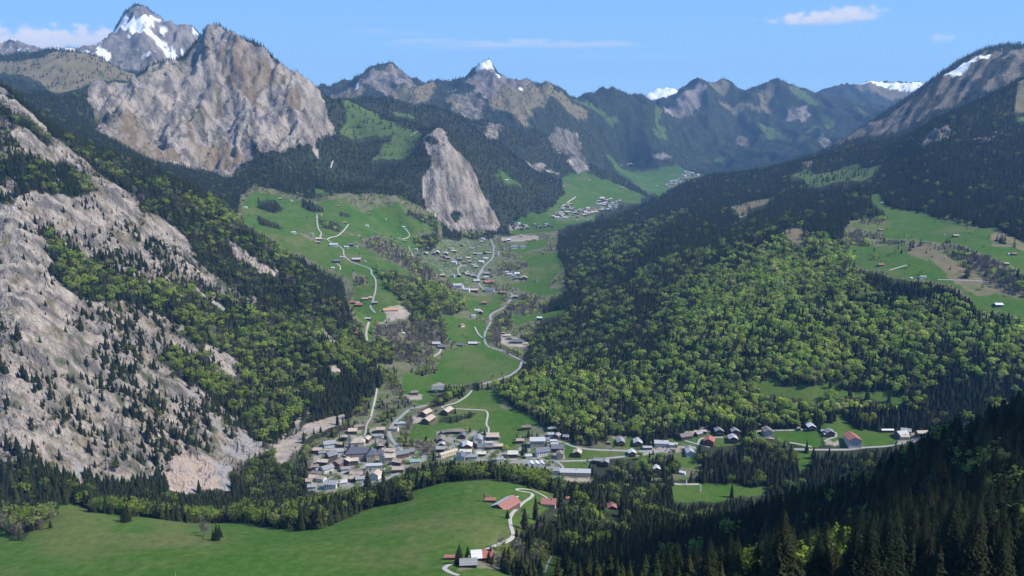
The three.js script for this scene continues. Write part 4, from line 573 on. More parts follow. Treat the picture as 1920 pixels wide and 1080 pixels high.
// ---------------------------------------------------------------- where trees stand
const GROW = { C: [1, 0.95, 0.05, 0], Y: [1, 0.76, 0.22, 0.02], X: [0.97, 0.42, 0.48, 0.10], B: [1, 0.27, 0.72, 0.01], G: [0.8, 0.06, 0.12, 0.82], x: [0.72, 0.16, 0.32, 0.52], r: [0.64, 0.72, 0.17, 0.11], R: [0.34, 0.5, 0.22, 0.28], s: [0.46, 0.76, 0.10, 0.14], d: [0.75, 0.95, 0.05, 0], a: [0.06, 1, 0, 0], g: [0.07, 1, 0, 0], q: [0.45, 1, 0, 0], V: [0.12, 0.2, 0.5, 0.3], m: [0.012, 0.5, 0.4, 0.1], M: [0, 0, 1, 0], b: [0.06, 1, 0, 0] };
const TREES = [
  ['spruce',-452.9,-723.8,16], ['spruce',-429.1,-704.6,9], ['spruce',-369.7,-724.2,18], ['spruce',-370.5,-732.5,15], ['spruce',-263.4,-674.4,17], ['spruce',-268.4,-679.1,11], ['spruce',-270.5,-699.7,13], ['spruce',-448.4,-999.3,20], ['bare',-284.6,-699.9,15], ['bare',-279.4,-695.1,13], ['bare',-459.6,-695.9,12], ['bare',-446.4,-682.6,9], ['bare',-452.4,-700.5,12], ['bare',-439.2,-727.2,12], ['bare',-294.7,-719.2,12], ['broad',-271,-727.9,4], ['broad',-255.3,-682.7,3], ['broad',-337.5,-736.3,3], ['broad',-273,-666.6,4], ['spruce',-4.3,-734.1,10], ['spruce',4,-673.4,11], ['spruce',-39.5,-565.7,17], ['spruce',-34.1,-580.9,13], ['spruce',-41.4,-563.9,12], ['spruce',21.4,-939.2,13], ['spruce',-16.9,-596.5,15], ['spruce',-18.1,-587.5,12], ['bare',-30.1,-832.9,9], ['bare',10.7,-765.8,8], ['bare',15.7,-747.6,6], ['bare',8.1,-692.9,5], ['spruce',-109.5,-1502,13], ['spruce',-152.6,-1378,13], ['spruce',-154.1,-1377,10], ['spruce',-147.2,-1512,8], ['spruce',-49.6,-1406,10], ['spruce',29.5,-1383,16], ['spruce',35.2,-1375,14], ['spruce',44.4,-1373,14], ['spruce',18.7,-1319,18], ['spruce',23.9,-1324,18], ['spruce',17.3,-1304,16], ['spruce',58.6,-1335,14], ['spruce',-18.4,-1260,10], ['spruce',-50,-1410,9], ['spruce',25.4,-1150,9], ['broad',7.9,-1423,7], ['broad',11.8,-1401,5], ['broad',53.4,-1269,9], ['broad',62,-1269,9], ['broad',66.9,-1269,10], ['broad',15.9,-1290,7], ['broad',-29,-1301,12], ['broad',-24.1,-1308,11], ['broad',-32.5,-1293,11], ['spruce',-303.8,-1365,12], ['spruce',-299.4,-1362,14], ['spruce',-296.8,-1368,10], ['spruce',-272.7,-1425,13], ['spruce',-257.8,-1392,17], ['spruce',-239.1,-1355,14], ['spruce',-226.1,-1385,16], ['spruce',-216.6,-1343,22], ['spruce',-231.1,-1334,14], ['spruce',-255.3,-1264,6], ['broad',-279.2,-1216,11], ['broad',-271.8,-1209,10], ['broad',-289.9,-1227,12], ['broad',-280.2,-1204,9], ['broad',-204.6,-1244,12], ['broad',-197.3,-1235,12], ['broad',-228.1,-1234,9], ['broad',-210.7,-1252,8], ['broad',-240.8,-1346,10], ['broad',-236.7,-1235,7], ['broad',-312.8,-1204,10], ['broad',278.6,-1311,12], ['broad',173.2,-1317,8], ['broad',343.4,-1201,16], ['broad',400.7,-1356,7], ['broad',224.1,-1348,5], ['spruce',646.5,-1302,9], ['spruce',704.4,-1331,13], ['spruce',533.1,-1346,8], ['spruce',709,-1340,10], ['broad',-61.6,-2641,20], ['broad',-54.7,-2620,20], ['broad',-68.3,-2650,18], ['broad',889.6,-1989,15], ['broad',920.9,-1871,12], ['broad',1028,-1908,12], ['broad',994.8,-1918,9], ['broad',874.5,-2068,12], ['broad',922.4,-1817,11], ['broad',1004,-1715,14], ['broad',997.8,-1797,9], ['broad',1098,-2052,11], ['spruce',928.4,-2078,12], ['spruce',1166,-2509,12], ['spruce',1202,-2473,12], ['spruce',1204,-2432,15], ['spruce',969.7,-2018,13], ['spruce',978.9,-2055,12], ['spruce',1016,-2056,20], ['spruce',1015,-2068,18], ['spruce',1030,-1998,8], ['spruce',1214,-2036,6], ['spruce',1018,-1801,9], ['spruce',926.5,-1711,9], ['spruce',1102,-2060,15], ['spruce',1103,-2048,13], ['spruce',684.4,-1419,22], ['spruce',588.3,-1417,18], ['spruce',610.1,-1432,16], ['spruce',618.1,-1436,15]
];
const keepClear = [];                                      // roads and houses: [x, z, radius]
const HOUSES = [
  ['abbey',-287.6,-1403,13,11,5,5.5,'tan','wood','house',10,20],
  ['abbey',-280.6,-1423,16,9,30,5.5,'brown','wood','house',8,9],
  ['abbey',-296.7,-1374,8,7,0,5.5,'tan','wood','house',7,20],
  ['abbey',-317.5,-1346,17,12,20,6,'grey','white','house',5,10],
  ['abbey',-301.4,-1346,16,8,-15,5.5,'tan','wood','house',6,20],
  ['abbey',-332.4,-1321,12,9,0,5.5,'tan','wood','house',3,20],
  ['abbey',-323.3,-1315,10,6,10,3.5,'grey','white','house',3,10],
  ['abbey',-257.4,-1371,12,10,80,5.5,'tan','wood','house',13,20],
  ['abbey',-238.2,-1412,12,10,0,7,'tan','wood','house',15,20],
  ['abbey',-240.3,-1391,12,8,5,4,'grey','white','house',10,10],
  ['abbey',-225.3,-1362,15,8,-5,4,'brown','wood','house',9,9],
  ['abbey',-228,-1346,10,8,0,5.5,'tan','wood','house',16,20],
  ['abbey',-210.9,-1318,18,10,-10,7,'tan','cream','house',17,20],
  ['abbey',-213.9,-1284,10,10,90,9,'slate','cream','house',2,4],
  ['abbey',-202.9,-1285,15,12,5,9,'tan','cream','house',18,20],
  ['abbey',-188.1,-1303,22,11,25,7,'slate','wood','house',3,4],
  ['abbey',-175,-1314,14,9,25,6,'slate','wood','house',4,4],
  ['abbey',-188,-1271,13,11,-20,5.5,'tan','wood','house',19,20],
  ['abbey',-160.1,-1273,14,8,10,4,'teal','white','house',1,1],
  ['abbey',-225,-1254,22,8,6,7,'pale','white','house',2,2],
  ['abbey',-263.8,-1280,14,10,10,7,'tan','wood','house',11,20],
  ['abbey',-274,-1276,9,11,80,8,'tan','wood','house',8,20],
  ['abbey',-286.3,-1270,16,13,70,8,'brown','wood','house',4,9],
  ['abbey',-304.1,-1298,14,13,40,8,'slate','wood','house',1,4],
  ['abbey',-294.8,-1314,12,10,20,7,'grey','white','house',7,10],
  ['abbey',-288.7,-1321,10,9,0,6,'brown','wood','house',5,9],
  ['abbey',-313.5,-1280,15,10,-10,5.5,'tan','wood','house',5,20],
  ['abbey',-322.9,-1262,10,8,10,5.5,'brown','wood','house',1,9],
  ['abbey',-315.7,-1254,8,6,30,4,'grey','white','house',2,10],
  ['abbey',-301.7,-1254,16,12,40,6,'grey','white','house',4,10],
  ['abbey',-271.5,-1254,12,8,10,4,'grey','white','house',8,10],
  ['abbey',-251.8,-1239,20,8,-10,4,'brown','wood','house',7,9],
  ['abbey',-247.4,-1225,18,9,-10,5,'tan','wood','house',12,20],
  ['abbey',-314.4,-1220,13,10,-5,5.5,'tan','wood','house',2,20],
  ['abbey',-319.1,-1206,9,9,0,6,'tan','white','house',1,20],
  ['abbey',-313.2,-1236,15,8,-15,5.5,'brown','wood','house',2,9],
  ['abbey',-279,-1183,16,12,-5,7,'grey','white','house',6,10],
  ['abbey',-272.2,-1189,12,9,-20,5.5,'brown','wood','house',3,9],
  ['abbey',-263.7,-1190,12,9,20,5,'pale','white','house',1,2],
  ['abbey',-255.9,-1205,13,10,0,5.5,'tan','wood','house',9,20],
  ['abbey',-248.1,-1210,12,9,30,5.5,'brown','wood','house',6,9],
  ['abbey',-214.1,-1207,13,12,75,8,'tan','white','house',14,20],
  ['abbey',-182.8,-1233,15,10,5,5.5,'tan','wood','house',20,20],
  ['abbey',-237.2,-1199,12,9,10,5.5,'grey','white','house',9,10],
  ['abbey',-309.7,-1186,11,9,10,5,'grey','white','house',1,10],
  ['abbey',-302.5,-1215,12,9,-20,5,'tan','white','house',4,20],
  ['meadow_edge',-153.3,-1639,23,16,0,6,'slate','wood','house',1,1],
  ['meadow_edge',-201.1,-1619,11,9,10,5,'brown','wood','house',1,1],
  ['meadow_edge',-165.6,-1497,18,13,62,6,'tan','wood','house',2,4],
  ['meadow_edge',-157.3,-1465,22,14,66,6,'tan','wood','house',3,4],
  ['meadow_edge',-125.1,-1504,20,13,66,6,'tan','wood','house',4,4],
  ['meadow_edge',-204.6,-1456,9,7,0,4,'pale','white','house',1,1],
  ['meadow_edge',-211.2,-1455,9,7,10,3.5,'grey','white','house',1,1],
  ['meadow_edge',-215.5,-1426,12,8,-10,5,'tan','white','house',1,4],
  ['middle',-127.5,-1408,7,6,90,3.5,'slate','wood','house',1,4],
  ['middle',-98,-1414,18,10,0,4.5,'brown','wood','house',3,5],
  ['middle',-114.5,-1412,9,7,0,4,'brown','wood','house',2,5],
  ['middle',-88.7,-1394,12,9,85,5,'slate','wood','house',3,4],
  ['middle',-126.1,-1377,17,12,90,5,'brown','wood','house',1,5],
  ['middle',-122.3,-1348,9,9,88,6,'pale','wood','house',1,2],
  ['middle',-122.9,-1327,13,10,0,6,'grey','wood','house',1,5],
  ['middle',-59.9,-1375,17,13,90,6,'grey','white','house',4,5],
  ['middle',-34.2,-1387,18,15,0,6,'tan','wood','house',2,3],
  ['middle',-22.4,-1342,11,9,0,5,'tan','wood','house',3,3],
  ['middle',-77,-1340,14,13,90,7,'white','red','house',1,1],
  ['middle',-83.9,-1357,12,9,50,5,'grey','white','house',2,5],
  ['middle',-66.1,-1354,9,9,90,5,'brown','wood','house',4,5],
  ['middle',-78.8,-1317,17,9,0,5,'cream','white','house',1,3],
  ['middle',-52,-1310,13,9,0,4,'cream','wood','house',2,3],
  ['middle',-66.3,-1292,14,9,5,5,'grey','white','house',3,5],
  ['middle',-84.9,-1292,15,12,85,5,'slate','white','house',2,4],
  ['middle',-108.6,-1310,30,8,40,5,'tan','cream','house',1,3],
  ['middle',-52.5,-1344,13,8,0,4,'slate','white','house',4,4],
  ['middle',-40.9,-1341,10,8,0,4,'brown','wood','house',5,5],
  ['middle',-39.1,-1361,10,6,0,3.5,'pale','white','house',2,2],
  ['middle',1.5,-1305,14,12,0,6,'cream','wood','house',3,3],
  ['middle',-20.7,-1284,10,8,20,4,'grey','white','house',5,5],
  ['school',26.1,-1419,14,8,5,4.5,'brown','wood','house',1,2],
  ['school',71.9,-1401,12,7,0,4,'grey','wood','house',1,7],
  ['school',69.2,-1380,9,7,0,4,'pale','white','house',3,6],
  ['school',79.6,-1371,9,9,60,5,'grey','wood','house',3,7],
  ['school',95.6,-1365,9,8,-20,4,'grey','wood','house',5,7],
  ['school',14.1,-1363,11,8,0,4.5,'tan','wood','house',1,2],
  ['school',44.2,-1346,22,14,2,10,'pale','cream','house',2,6],
  ['school',51.3,-1310,20,13,18,7,'slate','white','house',1,2],
  ['school',72.2,-1352,10,6,0,4,'pale','white','house',4,6],
  ['school',73.5,-1340,10,6,0,4,'pale','white','house',5,6],
  ['school',77.6,-1321,17,12,0,6,'slate','wood','house',2,2],
  ['school',80.6,-1296,11,10,85,7,'brown','cream','house',2,2],
  ['school',110.2,-1300,12,11,80,6,'tan','wood','house',2,2],
  ['school',27.8,-1299,9,7,10,4,'pale','white','house',1,6],
  ['school',64.9,-1241,19,11,-3,6,'grey','white','house',2,7],
  ['school',101.8,-1238,42,12,-3,6,'pale','cream','house',6,6],
  ['school',75.2,-1212,13,6,-30,3.5,'grey','white','house',4,7],
  ['school',143.4,-1277,12,9,-15,5,'grey','wood','house',6,7],
  ['school',153.7,-1270,12,10,80,6,'grey','wood','house',7,7],
  ['hamlet',166.6,-1335,4,4,90,2.5,'grey','wood','house',1,6],
  ['hamlet',187.4,-1335,16,11,88,5,'grey','wood','house',2,6],
  ['hamlet',216.5,-1333,16,12,85,5,'pale','wood','house',1,6],
  ['hamlet',230.5,-1317,13,5,0,3.5,'pale','blue','house',2,6],
  ['hamlet',256.5,-1330,20,11,-5,4.5,'pale','white','house',3,6],
  ['hamlet',301.1,-1348,19,12,20,5,'brown','wood','house',1,1],
  ['hamlet',326.1,-1357,10,8,30,4,'grey','wood','house',4,6],
  ['hamlet',336.2,-1363,8,6,0,4,'tan','wood','house',1,1],
  ['hamlet',362.4,-1361,15,12,88,6,'grey','wood','house',5,6],
  ['hamlet',389.8,-1359,16,12,88,6,'grey','wood','house',6,6],
  ['hamlet',338.9,-1330,16,14,70,6,'red','red','house',1,1],
  ['hamlet',380.4,-1335,15,12,85,6,'pale','wood','house',6,6],
  ['hamlet',299.4,-1306,11,9,90,5,'grey','wood','house',3,6],
  ['hamlet',298.1,-1294,14,11,90,6,'pale','white','house',5,6],
  ['hamlet',201.8,-1299,11,10,90,5,'white','wood','house',1,3],
  ['hamlet',233.3,-1242,11,9,88,5,'white','wood','house',2,3],
  ['hamlet',272.9,-1229,8,5,-30,3,'white','white','house',3,3],
  ['hamlet',275.7,-1323,12,8,-10,4,'pale','white','house',4,6],
  ['farmroad',444.5,-1351,17,13,88,8,'brown','cream','house',1,1],
  ['farmroad',501,-1357,6,5,90,3,'tan','wood','house',1,3],
  ['farmroad',521.6,-1357,15,11,88,5,'white','wood','house',1,2],
  ['farmroad',546.9,-1336,13,11,85,5,'grey','wood','house',1,2],
  ['farmroad',539.4,-1332,7,5,0,3,'pale','wood','house',2,3],
  ['farmroad',536.5,-1341,6,5,90,3,'pale','wood','house',1,3],
  ['farmroad',575.8,-1310,24,18,88,10,'red','white','house',1,1],
  ['farmroad',650.6,-1346,18,5,0,3,'white','wood','house',2,2],
  ['farmroad',679.3,-1339,13,11,-20,6,'grey','wood','house',2,2],
  ['farmroad',668.7,-1332,16,12,15,6,'pale','wood','house',3,3],
  ['farmroad',669.6,-1324,13,9,0,5,'tan','cream','house',2,3],
  ['farmroad',700.4,-1326,16,10,5,5,'tan','wood','house',3,3],
  ['front',-23.2,-828.7,11,6,0,3.5,'red','wood','house',3,7],
  ['front',-6.5,-799.6,26,18,53,4.5,'red','wood','barn',4,7],
  ['front',41.7,-859.5,15,14,-8,6,'red','cream','house',5,7],
  ['front',-24,-596.8,17,13,8,5,'red','wood','twotone',2,7],
  ['front',-32.5,-559.9,12,9,5,4,'grey','wood','house',1,1],
  ['front',-48.1,-581.3,8,4,0,2.5,'red','wood','house',1,7],
  ['front',119.7,-912.8,12,10,88,4.5,'red','wood','house',7,7],
  ['front',67,-922.2,5,4,20,2.5,'red','wood','house',6,7],
  ['alp',876.8,-1922,13,9,0,3.5,'red','wood','house',2,3],
  ['alp',1151,-2110,13,9,0,4,'tan','wood','house',2,3],
  ['alp',1138,-2142,4,4,0,3,'grey','white','house',3,3],
  ['alp',1180,-1905,11,8,0,3.5,'red','wood','house',3,3],
  ['alp',1170,-1908,4,4,0,2.5,'white','white','house',3,3],
  ['alp',1122,-1836,10,8,0,4,'tan','wood','house',3,3],
  ['alp',1003,-1651,15,10,0,3.5,'white','wood','house',2,3],
  ['alp',916.2,-1797,14,7,5,3.5,'grey','white','house',2,3],
  ['alp',893,-1802,5,4,0,2.5,'white','white','house',1,3],
  ['alp',1173,-2599,10,5,0,3,'grey','white','house',1,3],
  ['alp',1026,-2267,12,7,10,3,'brown','wood','house',1,1],
  ['alp',279,-2220,7,5,0,3,'red','white','house',1,3],
  ['alp',825.3,-2953,11,7,0,3.5,'tan','cream','house',1,3],
  ['terrace',-731,-3112,14,9,0,4,'red','white','house',1,5],
  ['terrace',-626.6,-3066,14,8,0,4,'tan','wood','house',5,9],
  ['terrace',-559,-3144,12,7,0,4,'white','white','house',3,6],
  ['terrace',-757.9,-3026,7,5,0,3,'brown','wood','house',1,1],
  ['terrace',-727.8,-2716,14,10,10,5,'pale','white','house',2,13],
  ['terrace',-686.8,-2793,12,7,0,4,'grey','white','house',1,7],
  ['terrace',-651.7,-2743,20,16,0,5,'tan','wood','house',3,9],
  ['terrace',-642.6,-2689,16,10,0,5,'tan','wood','house',2,9],
  ['terrace',-595.4,-2710,26,16,10,6,'pale','white','house',3,13],
  ['terrace',-548.5,-2765,18,12,0,5,'slate','wood','house',2,4],
  ['terrace',-555,-2721,14,10,5,5,'pale','white','house',5,13],
  ['terrace',-528.6,-2756,10,8,0,4,'grey','white','house',2,7],
  ['terrace',-537.1,-2558,14,6,0,3,'pale','white','house',4,13],
  ['terrace',-544.5,-2514,20,12,5,5,'slate','wood','house',1,4],
  ['terrace',-548.1,-2469,10,6,0,3,'white','white','house',2,6],
  ['terrace',-489,-2548,26,15,0,7,'pale','red','house',6,13],
  ['terrace',-464.3,-2556,6,5,0,3,'pale','white','house',8,13],
  ['terrace',-428.9,-2159,16,10,0,4,'red','wood','house',2,5],
  ['terrace',-409.7,-2138,17,12,5,5,'red','wood','house',4,5],
  ['terrace',-399,-2177,16,10,10,4,'tan','wood','house',7,9],
  ['terrace',-414.8,-2157,8,6,0,3,'pale','white','house',7,13],
  ['terrace',-385.6,-2180,9,7,20,4,'tan','wood','house',8,9],
  ['terrace',-367.5,-2143,13,10,10,5,'grey','wood','house',5,7],
  ['terrace',-318,-2096,38,14,12,5,'orange','cream','house',1,1],
  ['terrace',-353.2,-1952,13,8,0,4,'pale','wood','house',9,13],
  ['terrace',-365.6,-1867,6,6,0,5,'red','red','house',3,5],
  ['terrace',-266.4,-1953,7,6,0,3,'white','white','house',5,6],
  ['terrace',-437.2,-3288,12,7,0,3.5,'white','white','house',6,6],
  ['terrace',-445.5,-3209,9,6,0,3.5,'pale','white','house',10,13],
  ['terrace',-421.1,-3202,10,7,0,4,'grey','wood','house',6,7],
  ['terrace',-568.8,-2886,8,6,0,3,'tan','wood','house',6,9],
  ['terrace',-546.3,-2899,9,6,0,4,'grey','white','house',3,7],
  ['terrace',-565.5,-3280,8,5,0,3,'tan','wood','house',9,9],
  ['terrace',-683.3,-3232,10,6,0,3,'tan','wood','house',4,9],
  ['terrace',-566.5,-3253,9,5,0,3,'grey','wood','house',4,7],
  ['terrace',-506.1,-3281,5,4,0,3,'white','white','house',4,6],
  ['terrace',-907,-3210,12,8,0,4,'tan','wood','house',1,9],
  ['terrace',-860.9,-3205,10,7,10,4,'pale','white','house',1,13],
  ['terrace',-963.8,-2961,12,7,0,3.5,'white','white','house',1,6],
  ['terrace',-184.8,-1940,18,13,0,5,'pale','wood','house',11,13],
  ['terrace',-170.6,-1925,18,12,0,5,'slate','wood','house',3,4],
  ['terrace',-127.6,-1962,12,10,0,4,'slate','wood','house',4,4],
  ['terrace',-112.4,-1966,5,4,0,3,'grey','white','house',7,7],
  ['terrace',-97.8,-1983,22,12,0,4,'pale','wood','house',12,13],
  ['terrace',-133.4,-2112,12,10,45,5,'red','cream','house',5,5],
  ['terrace',-82.1,-1990,5,4,0,3,'pale','white','house',13,13],
  ['sawmill',-11.5,-2052,15,10,0,5,'tan','cream','house',1,2],
  ['sawmill',-21.8,-2077,8,6,0,4,'grey','wood','house',1,1],
  ['sawmill',12.5,-2000,28,14,-5,5,'slate','wood','house',1,1],
  ['sawmill',-6.8,-2032,12,8,0,4,'brown','wood','house',1,1],
  ['sawmill',35.6,-1985,9,6,0,3,'tan','cream','house',2,2],
  ['midvillage',-330.9,-3103,18,13,85,5,'pale','wood','house',2,16],
  ['midvillage',-291.5,-3148,22,15.8,95,5,'white','wood','house',1,7],
  ['midvillage',-300.9,-3125,14,10.1,95,6,'grey','wood','house',2,22],
  ['midvillage',-257.5,-3153,18,13,95,6,'white','wood','house',2,7],
  ['midvillage',-264.4,-3119,16,11.5,0,5,'brown','wood','house',1,8],
  ['midvillage',-239.6,-3227,16,11.5,0,6,'grey','white','house',4,22],
  ['midvillage',-230.6,-3210,18,13,0,4,'tan','wood','house',3,19],
  ['midvillage',-246.7,-3111,16,11.5,0,5,'tan','wood','house',2,19],
  ['midvillage',-254.7,-3069,14,10.1,-12,4,'brown','wood','house',2,8],
  ['midvillage',-217.3,-3042,16,11.5,-12,6,'pale','white','house',3,16],
  ['midvillage',-201.4,-3113,14,10.1,0,6,'grey','wood','house',6,22],
  ['midvillage',-169.3,-3154,16,11.5,0,4,'tan','wood','house',5,19],
  ['midvillage',-141.8,-3141,18,13,95,4,'grey','white','house',12,22],
  ['midvillage',-117.3,-3099,16,11.5,-12,5,'white','white','house',3,7],
  ['midvillage',-102.4,-3167,16,11.5,0,5,'pale','white','house',12,16],
  ['midvillage',-130.9,-3256,18,13,0,4,'grey','white','house',14,22],
  ['midvillage',-148.1,-3241,12,8.6,0,6,'tan','wood','house',9,19],
  ['midvillage',-108.4,-3294,16,11.5,85,5,'grey','wood','house',16,22],
  ['midvillage',-92.5,-3301,12,8.6,0,4,'tan','wood','house',13,19],
  ['midvillage',-162.5,-3095,14,10.1,0,4,'grey','wood','house',10,22],
  ['midvillage',-179.9,-3068,12,8.6,0,4,'brown','wood','house',3,8],
  ['midvillage',-175.3,-2957,14,10.1,0,4,'grey','white','house',9,22],
  ['midvillage',-143.1,-3004,12,8.6,10,5,'tan','wood','house',7,19],
  ['midvillage',-133.6,-2954,12,8.6,0,6,'pale','wood','house',8,16],
  ['midvillage',-208.8,-3366,14,10.1,95,6,'grey','wood','house',7,22],
  ['midvillage',-167.6,-3359,12,8.6,0,4,'tan','wood','house',6,19],
  ['midvillage',-141.6,-3422,16,11.5,95,4,'grey','white','house',13,22],
  ['midvillage',-133.5,-3726,14,10.1,-12,5,'pale','white','house',11,16],
  ['midvillage',-125.5,-3689,12,8.6,0,5,'grey','white','house',15,22],
  ['midvillage',-135.2,-3589,14,10.1,-12,4,'tan','wood','house',11,19],
  ['midvillage',-146.2,-3645,10,7.2,0,5,'brown','wood','house',6,8],
  ['midvillage',-234.5,-2680,10,7.2,0,5,'grey','white','house',3,22],
  ['midvillage',-226.7,-2625,14,10.1,10,6,'tan','wood','house',1,19],
  ['midvillage',-195.4,-2658,16,11.5,85,4,'grey','white','house',5,22],
  ['midvillage',-175.5,-2677,12,8.6,85,6,'pale','wood','house',5,16],
  ['midvillage',-165,-2750,12,8.6,95,5,'grey','wood','house',8,22],
  ['midvillage',-150.9,-2738,14,10.1,0,5,'tan','wood','house',4,19],
  ['midvillage',-135.2,-2759,14,10.1,10,5,'brown','wood','house',4,8],
  ['midvillage',-130.3,-2726,16,11.5,-12,6,'grey','wood','house',11,22],
  ['midvillage',-118,-2672,18,13,10,4,'pale','wood','house',9,16],
  ['midvillage',-88.3,-2827,18,13,-12,5,'grey','wood','house',17,22],
  ['midvillage',-96.9,-2725,14,10.1,95,4,'tan','wood','house',12,19],
  ['midvillage',-87.6,-2749,12,8.6,0,5,'pale','white','house',13,16],
  ['midvillage',-82.4,-2929,10,7.2,0,6,'brown','wood','house',7,8],
  ['midvillage',-75.7,-2682,28,20.2,10,5,'red','wood','house',2,3],
  ['midvillage',-173.5,-2569,24,17.3,0,6,'pale','white','house',4,16],
  ['midvillage',-164.6,-2578,16,11.5,-12,5,'slate','white','house',1,6],
  ['midvillage',-144.3,-2551,18,13,-12,6,'pale','white','house',6,16],
  ['midvillage',-117.9,-2593,18,13,0,5,'brown','wood','house',5,8],
  ['midvillage',-119.7,-2562,20,14.4,0,6,'tan','wood','house',8,19],
  ['midvillage',-73,-2583,24,17.3,0,6,'slate','white','house',2,6],
  ['midvillage',-61.8,-2579,10,7.2,0,4,'pale','white','house',14,16],
  ['midvillage',-28.4,-2566,18,13,0,5,'red','wood','house',3,3],
  ['midvillage',-84.9,-2416,14,10.1,10,6,'red','wood','house',1,3],
  ['midvillage',8.3,-3418,24,17.3,10,6,'slate','white','house',4,6],
  ['midvillage',45.8,-3424,20,14.4,10,5,'slate','white','house',5,6],
  ['midvillage',-15.6,-3663,16,11.5,0,6,'white','wood','house',4,7],
  ['midvillage',-30.8,-3618,18,13,95,5,'tan','wood','house',15,19],
  ['midvillage',72.5,-3617,16,11.5,10,4,'tan','wood','house',17,19],
  ['midvillage',99.2,-3630,12,8.6,-12,4,'tan','wood','house',18,19],
  ['midvillage',40.9,-3747,8,5.8,0,5,'white','wood','house',6,7],
  ['midvillage',-57.9,-3275,14,10.1,85,6,'grey','white','house',19,22],
  ['midvillage',-52.6,-3319,12,8.6,10,4,'tan','wood','house',14,19],
  ['midvillage',-77.8,-3458,10,7.2,10,5,'grey','white','house',18,22],
  ['midvillage',-35.4,-3419,10,7.2,95,6,'slate','white','house',3,6],
  ['midvillage',-17.7,-2886,12,8.6,0,5,'pale','white','house',15,16],
  ['midvillage',3.5,-2888,16,11.5,95,5,'grey','white','house',20,22],
  ['midvillage',-8.7,-2840,16,11.5,10,4,'pale','wood','house',16,16],
  ['midvillage',17.4,-2841,16,11.5,0,6,'white','wood','house',5,7],
  ['midvillage',6.9,-2804,14,10.1,0,6,'grey','white','house',21,22],
  ['midvillage',40.8,-2775,28,20.2,95,5,'tan','wood','house',16,19],
  ['midvillage',17,-2778,14,10.1,-12,4,'brown','wood','house',8,8],
  ['midvillage',84.7,-2710,9,6.5,95,4,'slate','white','house',6,6],
  ['midvillage',9.2,-2493,14,10.1,0,6,'grey','wood','house',22,22],
  ['midvillage',125.9,-3228,8,5.8,85,5,'tan','wood','house',19,19],
  ['midvillage',-99.3,-2296,14,10.1,0,4,'pale','white','house',10,16],
  ['midvillage',-89.8,-2270,14,10.1,95,6,'tan','wood','house',10,19],
  ['midvillage',-106.4,-2206,10,7.2,10,5,'pale','white','house',7,16],
  ['midvillage',76.3,-2202,12,8.6,-12,6,'white','wood','house',7,7],
  ['midvillage',-370.1,-3134,10,7.2,-12,4,'pale','white','house',1,16],
  ['midvillage',-346.8,-2994,8,5.8,0,6,'grey','wood','house',1,22],
  ['farvillage',362.5,-5005,23.6,17.7,0,6,'tan','wood','house',18,47],
  ['farvillage',426.5,-5059,14.6,10.9,-15,8,'grey','white','house',5,8],
  ['farvillage',666.5,-5285,20.5,15.3,15,5,'slate','white','house',13,13],
  ['farvillage',583.5,-5391,15.1,11.3,15,8,'brown','wood','house',9,13],
  ['farvillage',497.7,-5073,17,12.8,15,5,'tan','wood','house',31,47],
  ['farvillage',605.9,-5454,21.1,15.8,0,8,'tan','wood','house',38,47],
  ['farvillage',621,-5211,19.8,14.8,90,6,'tan','wood','house',43,47],
  ['farvillage',431.9,-4986,17.8,13.4,15,6,'red','wood','house',3,3],
  ['farvillage',713.2,-5500,16.5,12.4,-15,6,'brown','wood','house',12,13],
  ['farvillage',568.8,-5306,19.4,14.6,0,5,'pale','white','house',17,25],
  ['farvillage',417.6,-5056,16.7,12.5,0,5,'pale','white','house',11,25],
  ['farvillage',599.8,-5398,21,15.7,90,8,'brown','wood','house',10,13],
  ['farvillage',619.3,-5387,15.3,11.5,15,8,'tan','wood','house',40,47],
  ['farvillage',273.3,-4625,19.3,14.5,15,6,'tan','wood','house',12,47],
  ['farvillage',382.8,-4938,21.8,16.4,0,6,'slate','wood','house',7,13],
  ['farvillage',614.7,-5325,23.5,17.6,90,8,'tan','wood','house',41,47],
  ['farvillage',346.1,-5034,19,14.2,-15,5,'slate','white','house',5,13],
  ['farvillage',568,-5375,20,15,0,6,'tan','wood','house',35,47],
  ['farvillage',252.8,-4599,15.7,11.8,90,5,'red','wood','house',2,3],
  ['farvillage',371.4,-4677,14.4,10.8,90,8,'tan','wood','house',23,47],
  ['farvillage',474.6,-5137,22.9,17.2,15,8,'pale','white','house',13,25],
  ['farvillage',563.7,-5177,23.2,17.4,0,8,'tan','wood','house',37,47],
  ['farvillage',520.4,-5137,14.8,11.1,0,6,'white','wood','house',7,10],
  ['farvillage',452.9,-5041,22.7,17,15,8,'pale','white','house',12,25],
  ['farvillage',369.1,-5104,14.8,11.1,-15,5,'tan','wood','house',17,47],
  ['farvillage',449.9,-5092,22.6,17,90,6,'tan','wood','house',26,47],
  ['farvillage',585.2,-5440,17.2,12.9,0,8,'tan','wood','house',36,47],
  ['farvillage',561.2,-5228,15.6,11.7,90,8,'pale','white','house',18,25],
  ['farvillage',593.3,-5301,22.5,16.9,15,5,'tan','wood','house',39,47],
  ['farvillage',371.6,-5050,18.6,14,90,5,'slate','white','house',6,13],
  ['farvillage',550.2,-5282,21.2,15.9,-15,8,'slate','white','house',9,13],
  ['farvillage',520.8,-5092,17.6,13.2,90,5,'pale','white','house',14,25],
  ['farvillage',664.5,-5401,16.6,12.4,-15,8,'slate','white','house',12,13],
  ['farvillage',340.4,-5016,16,12,15,8,'brown','wood','house',5,13],
  ['farvillage',617.7,-5442,15.7,11.8,0,6,'grey','wood','house',7,8],
  ['farvillage',667.3,-5303,18.9,14.2,0,6,'brown','wood','house',11,13],
  ['farvillage',696,-5453,17.2,12.9,0,5,'pale','wood','house',24,25],
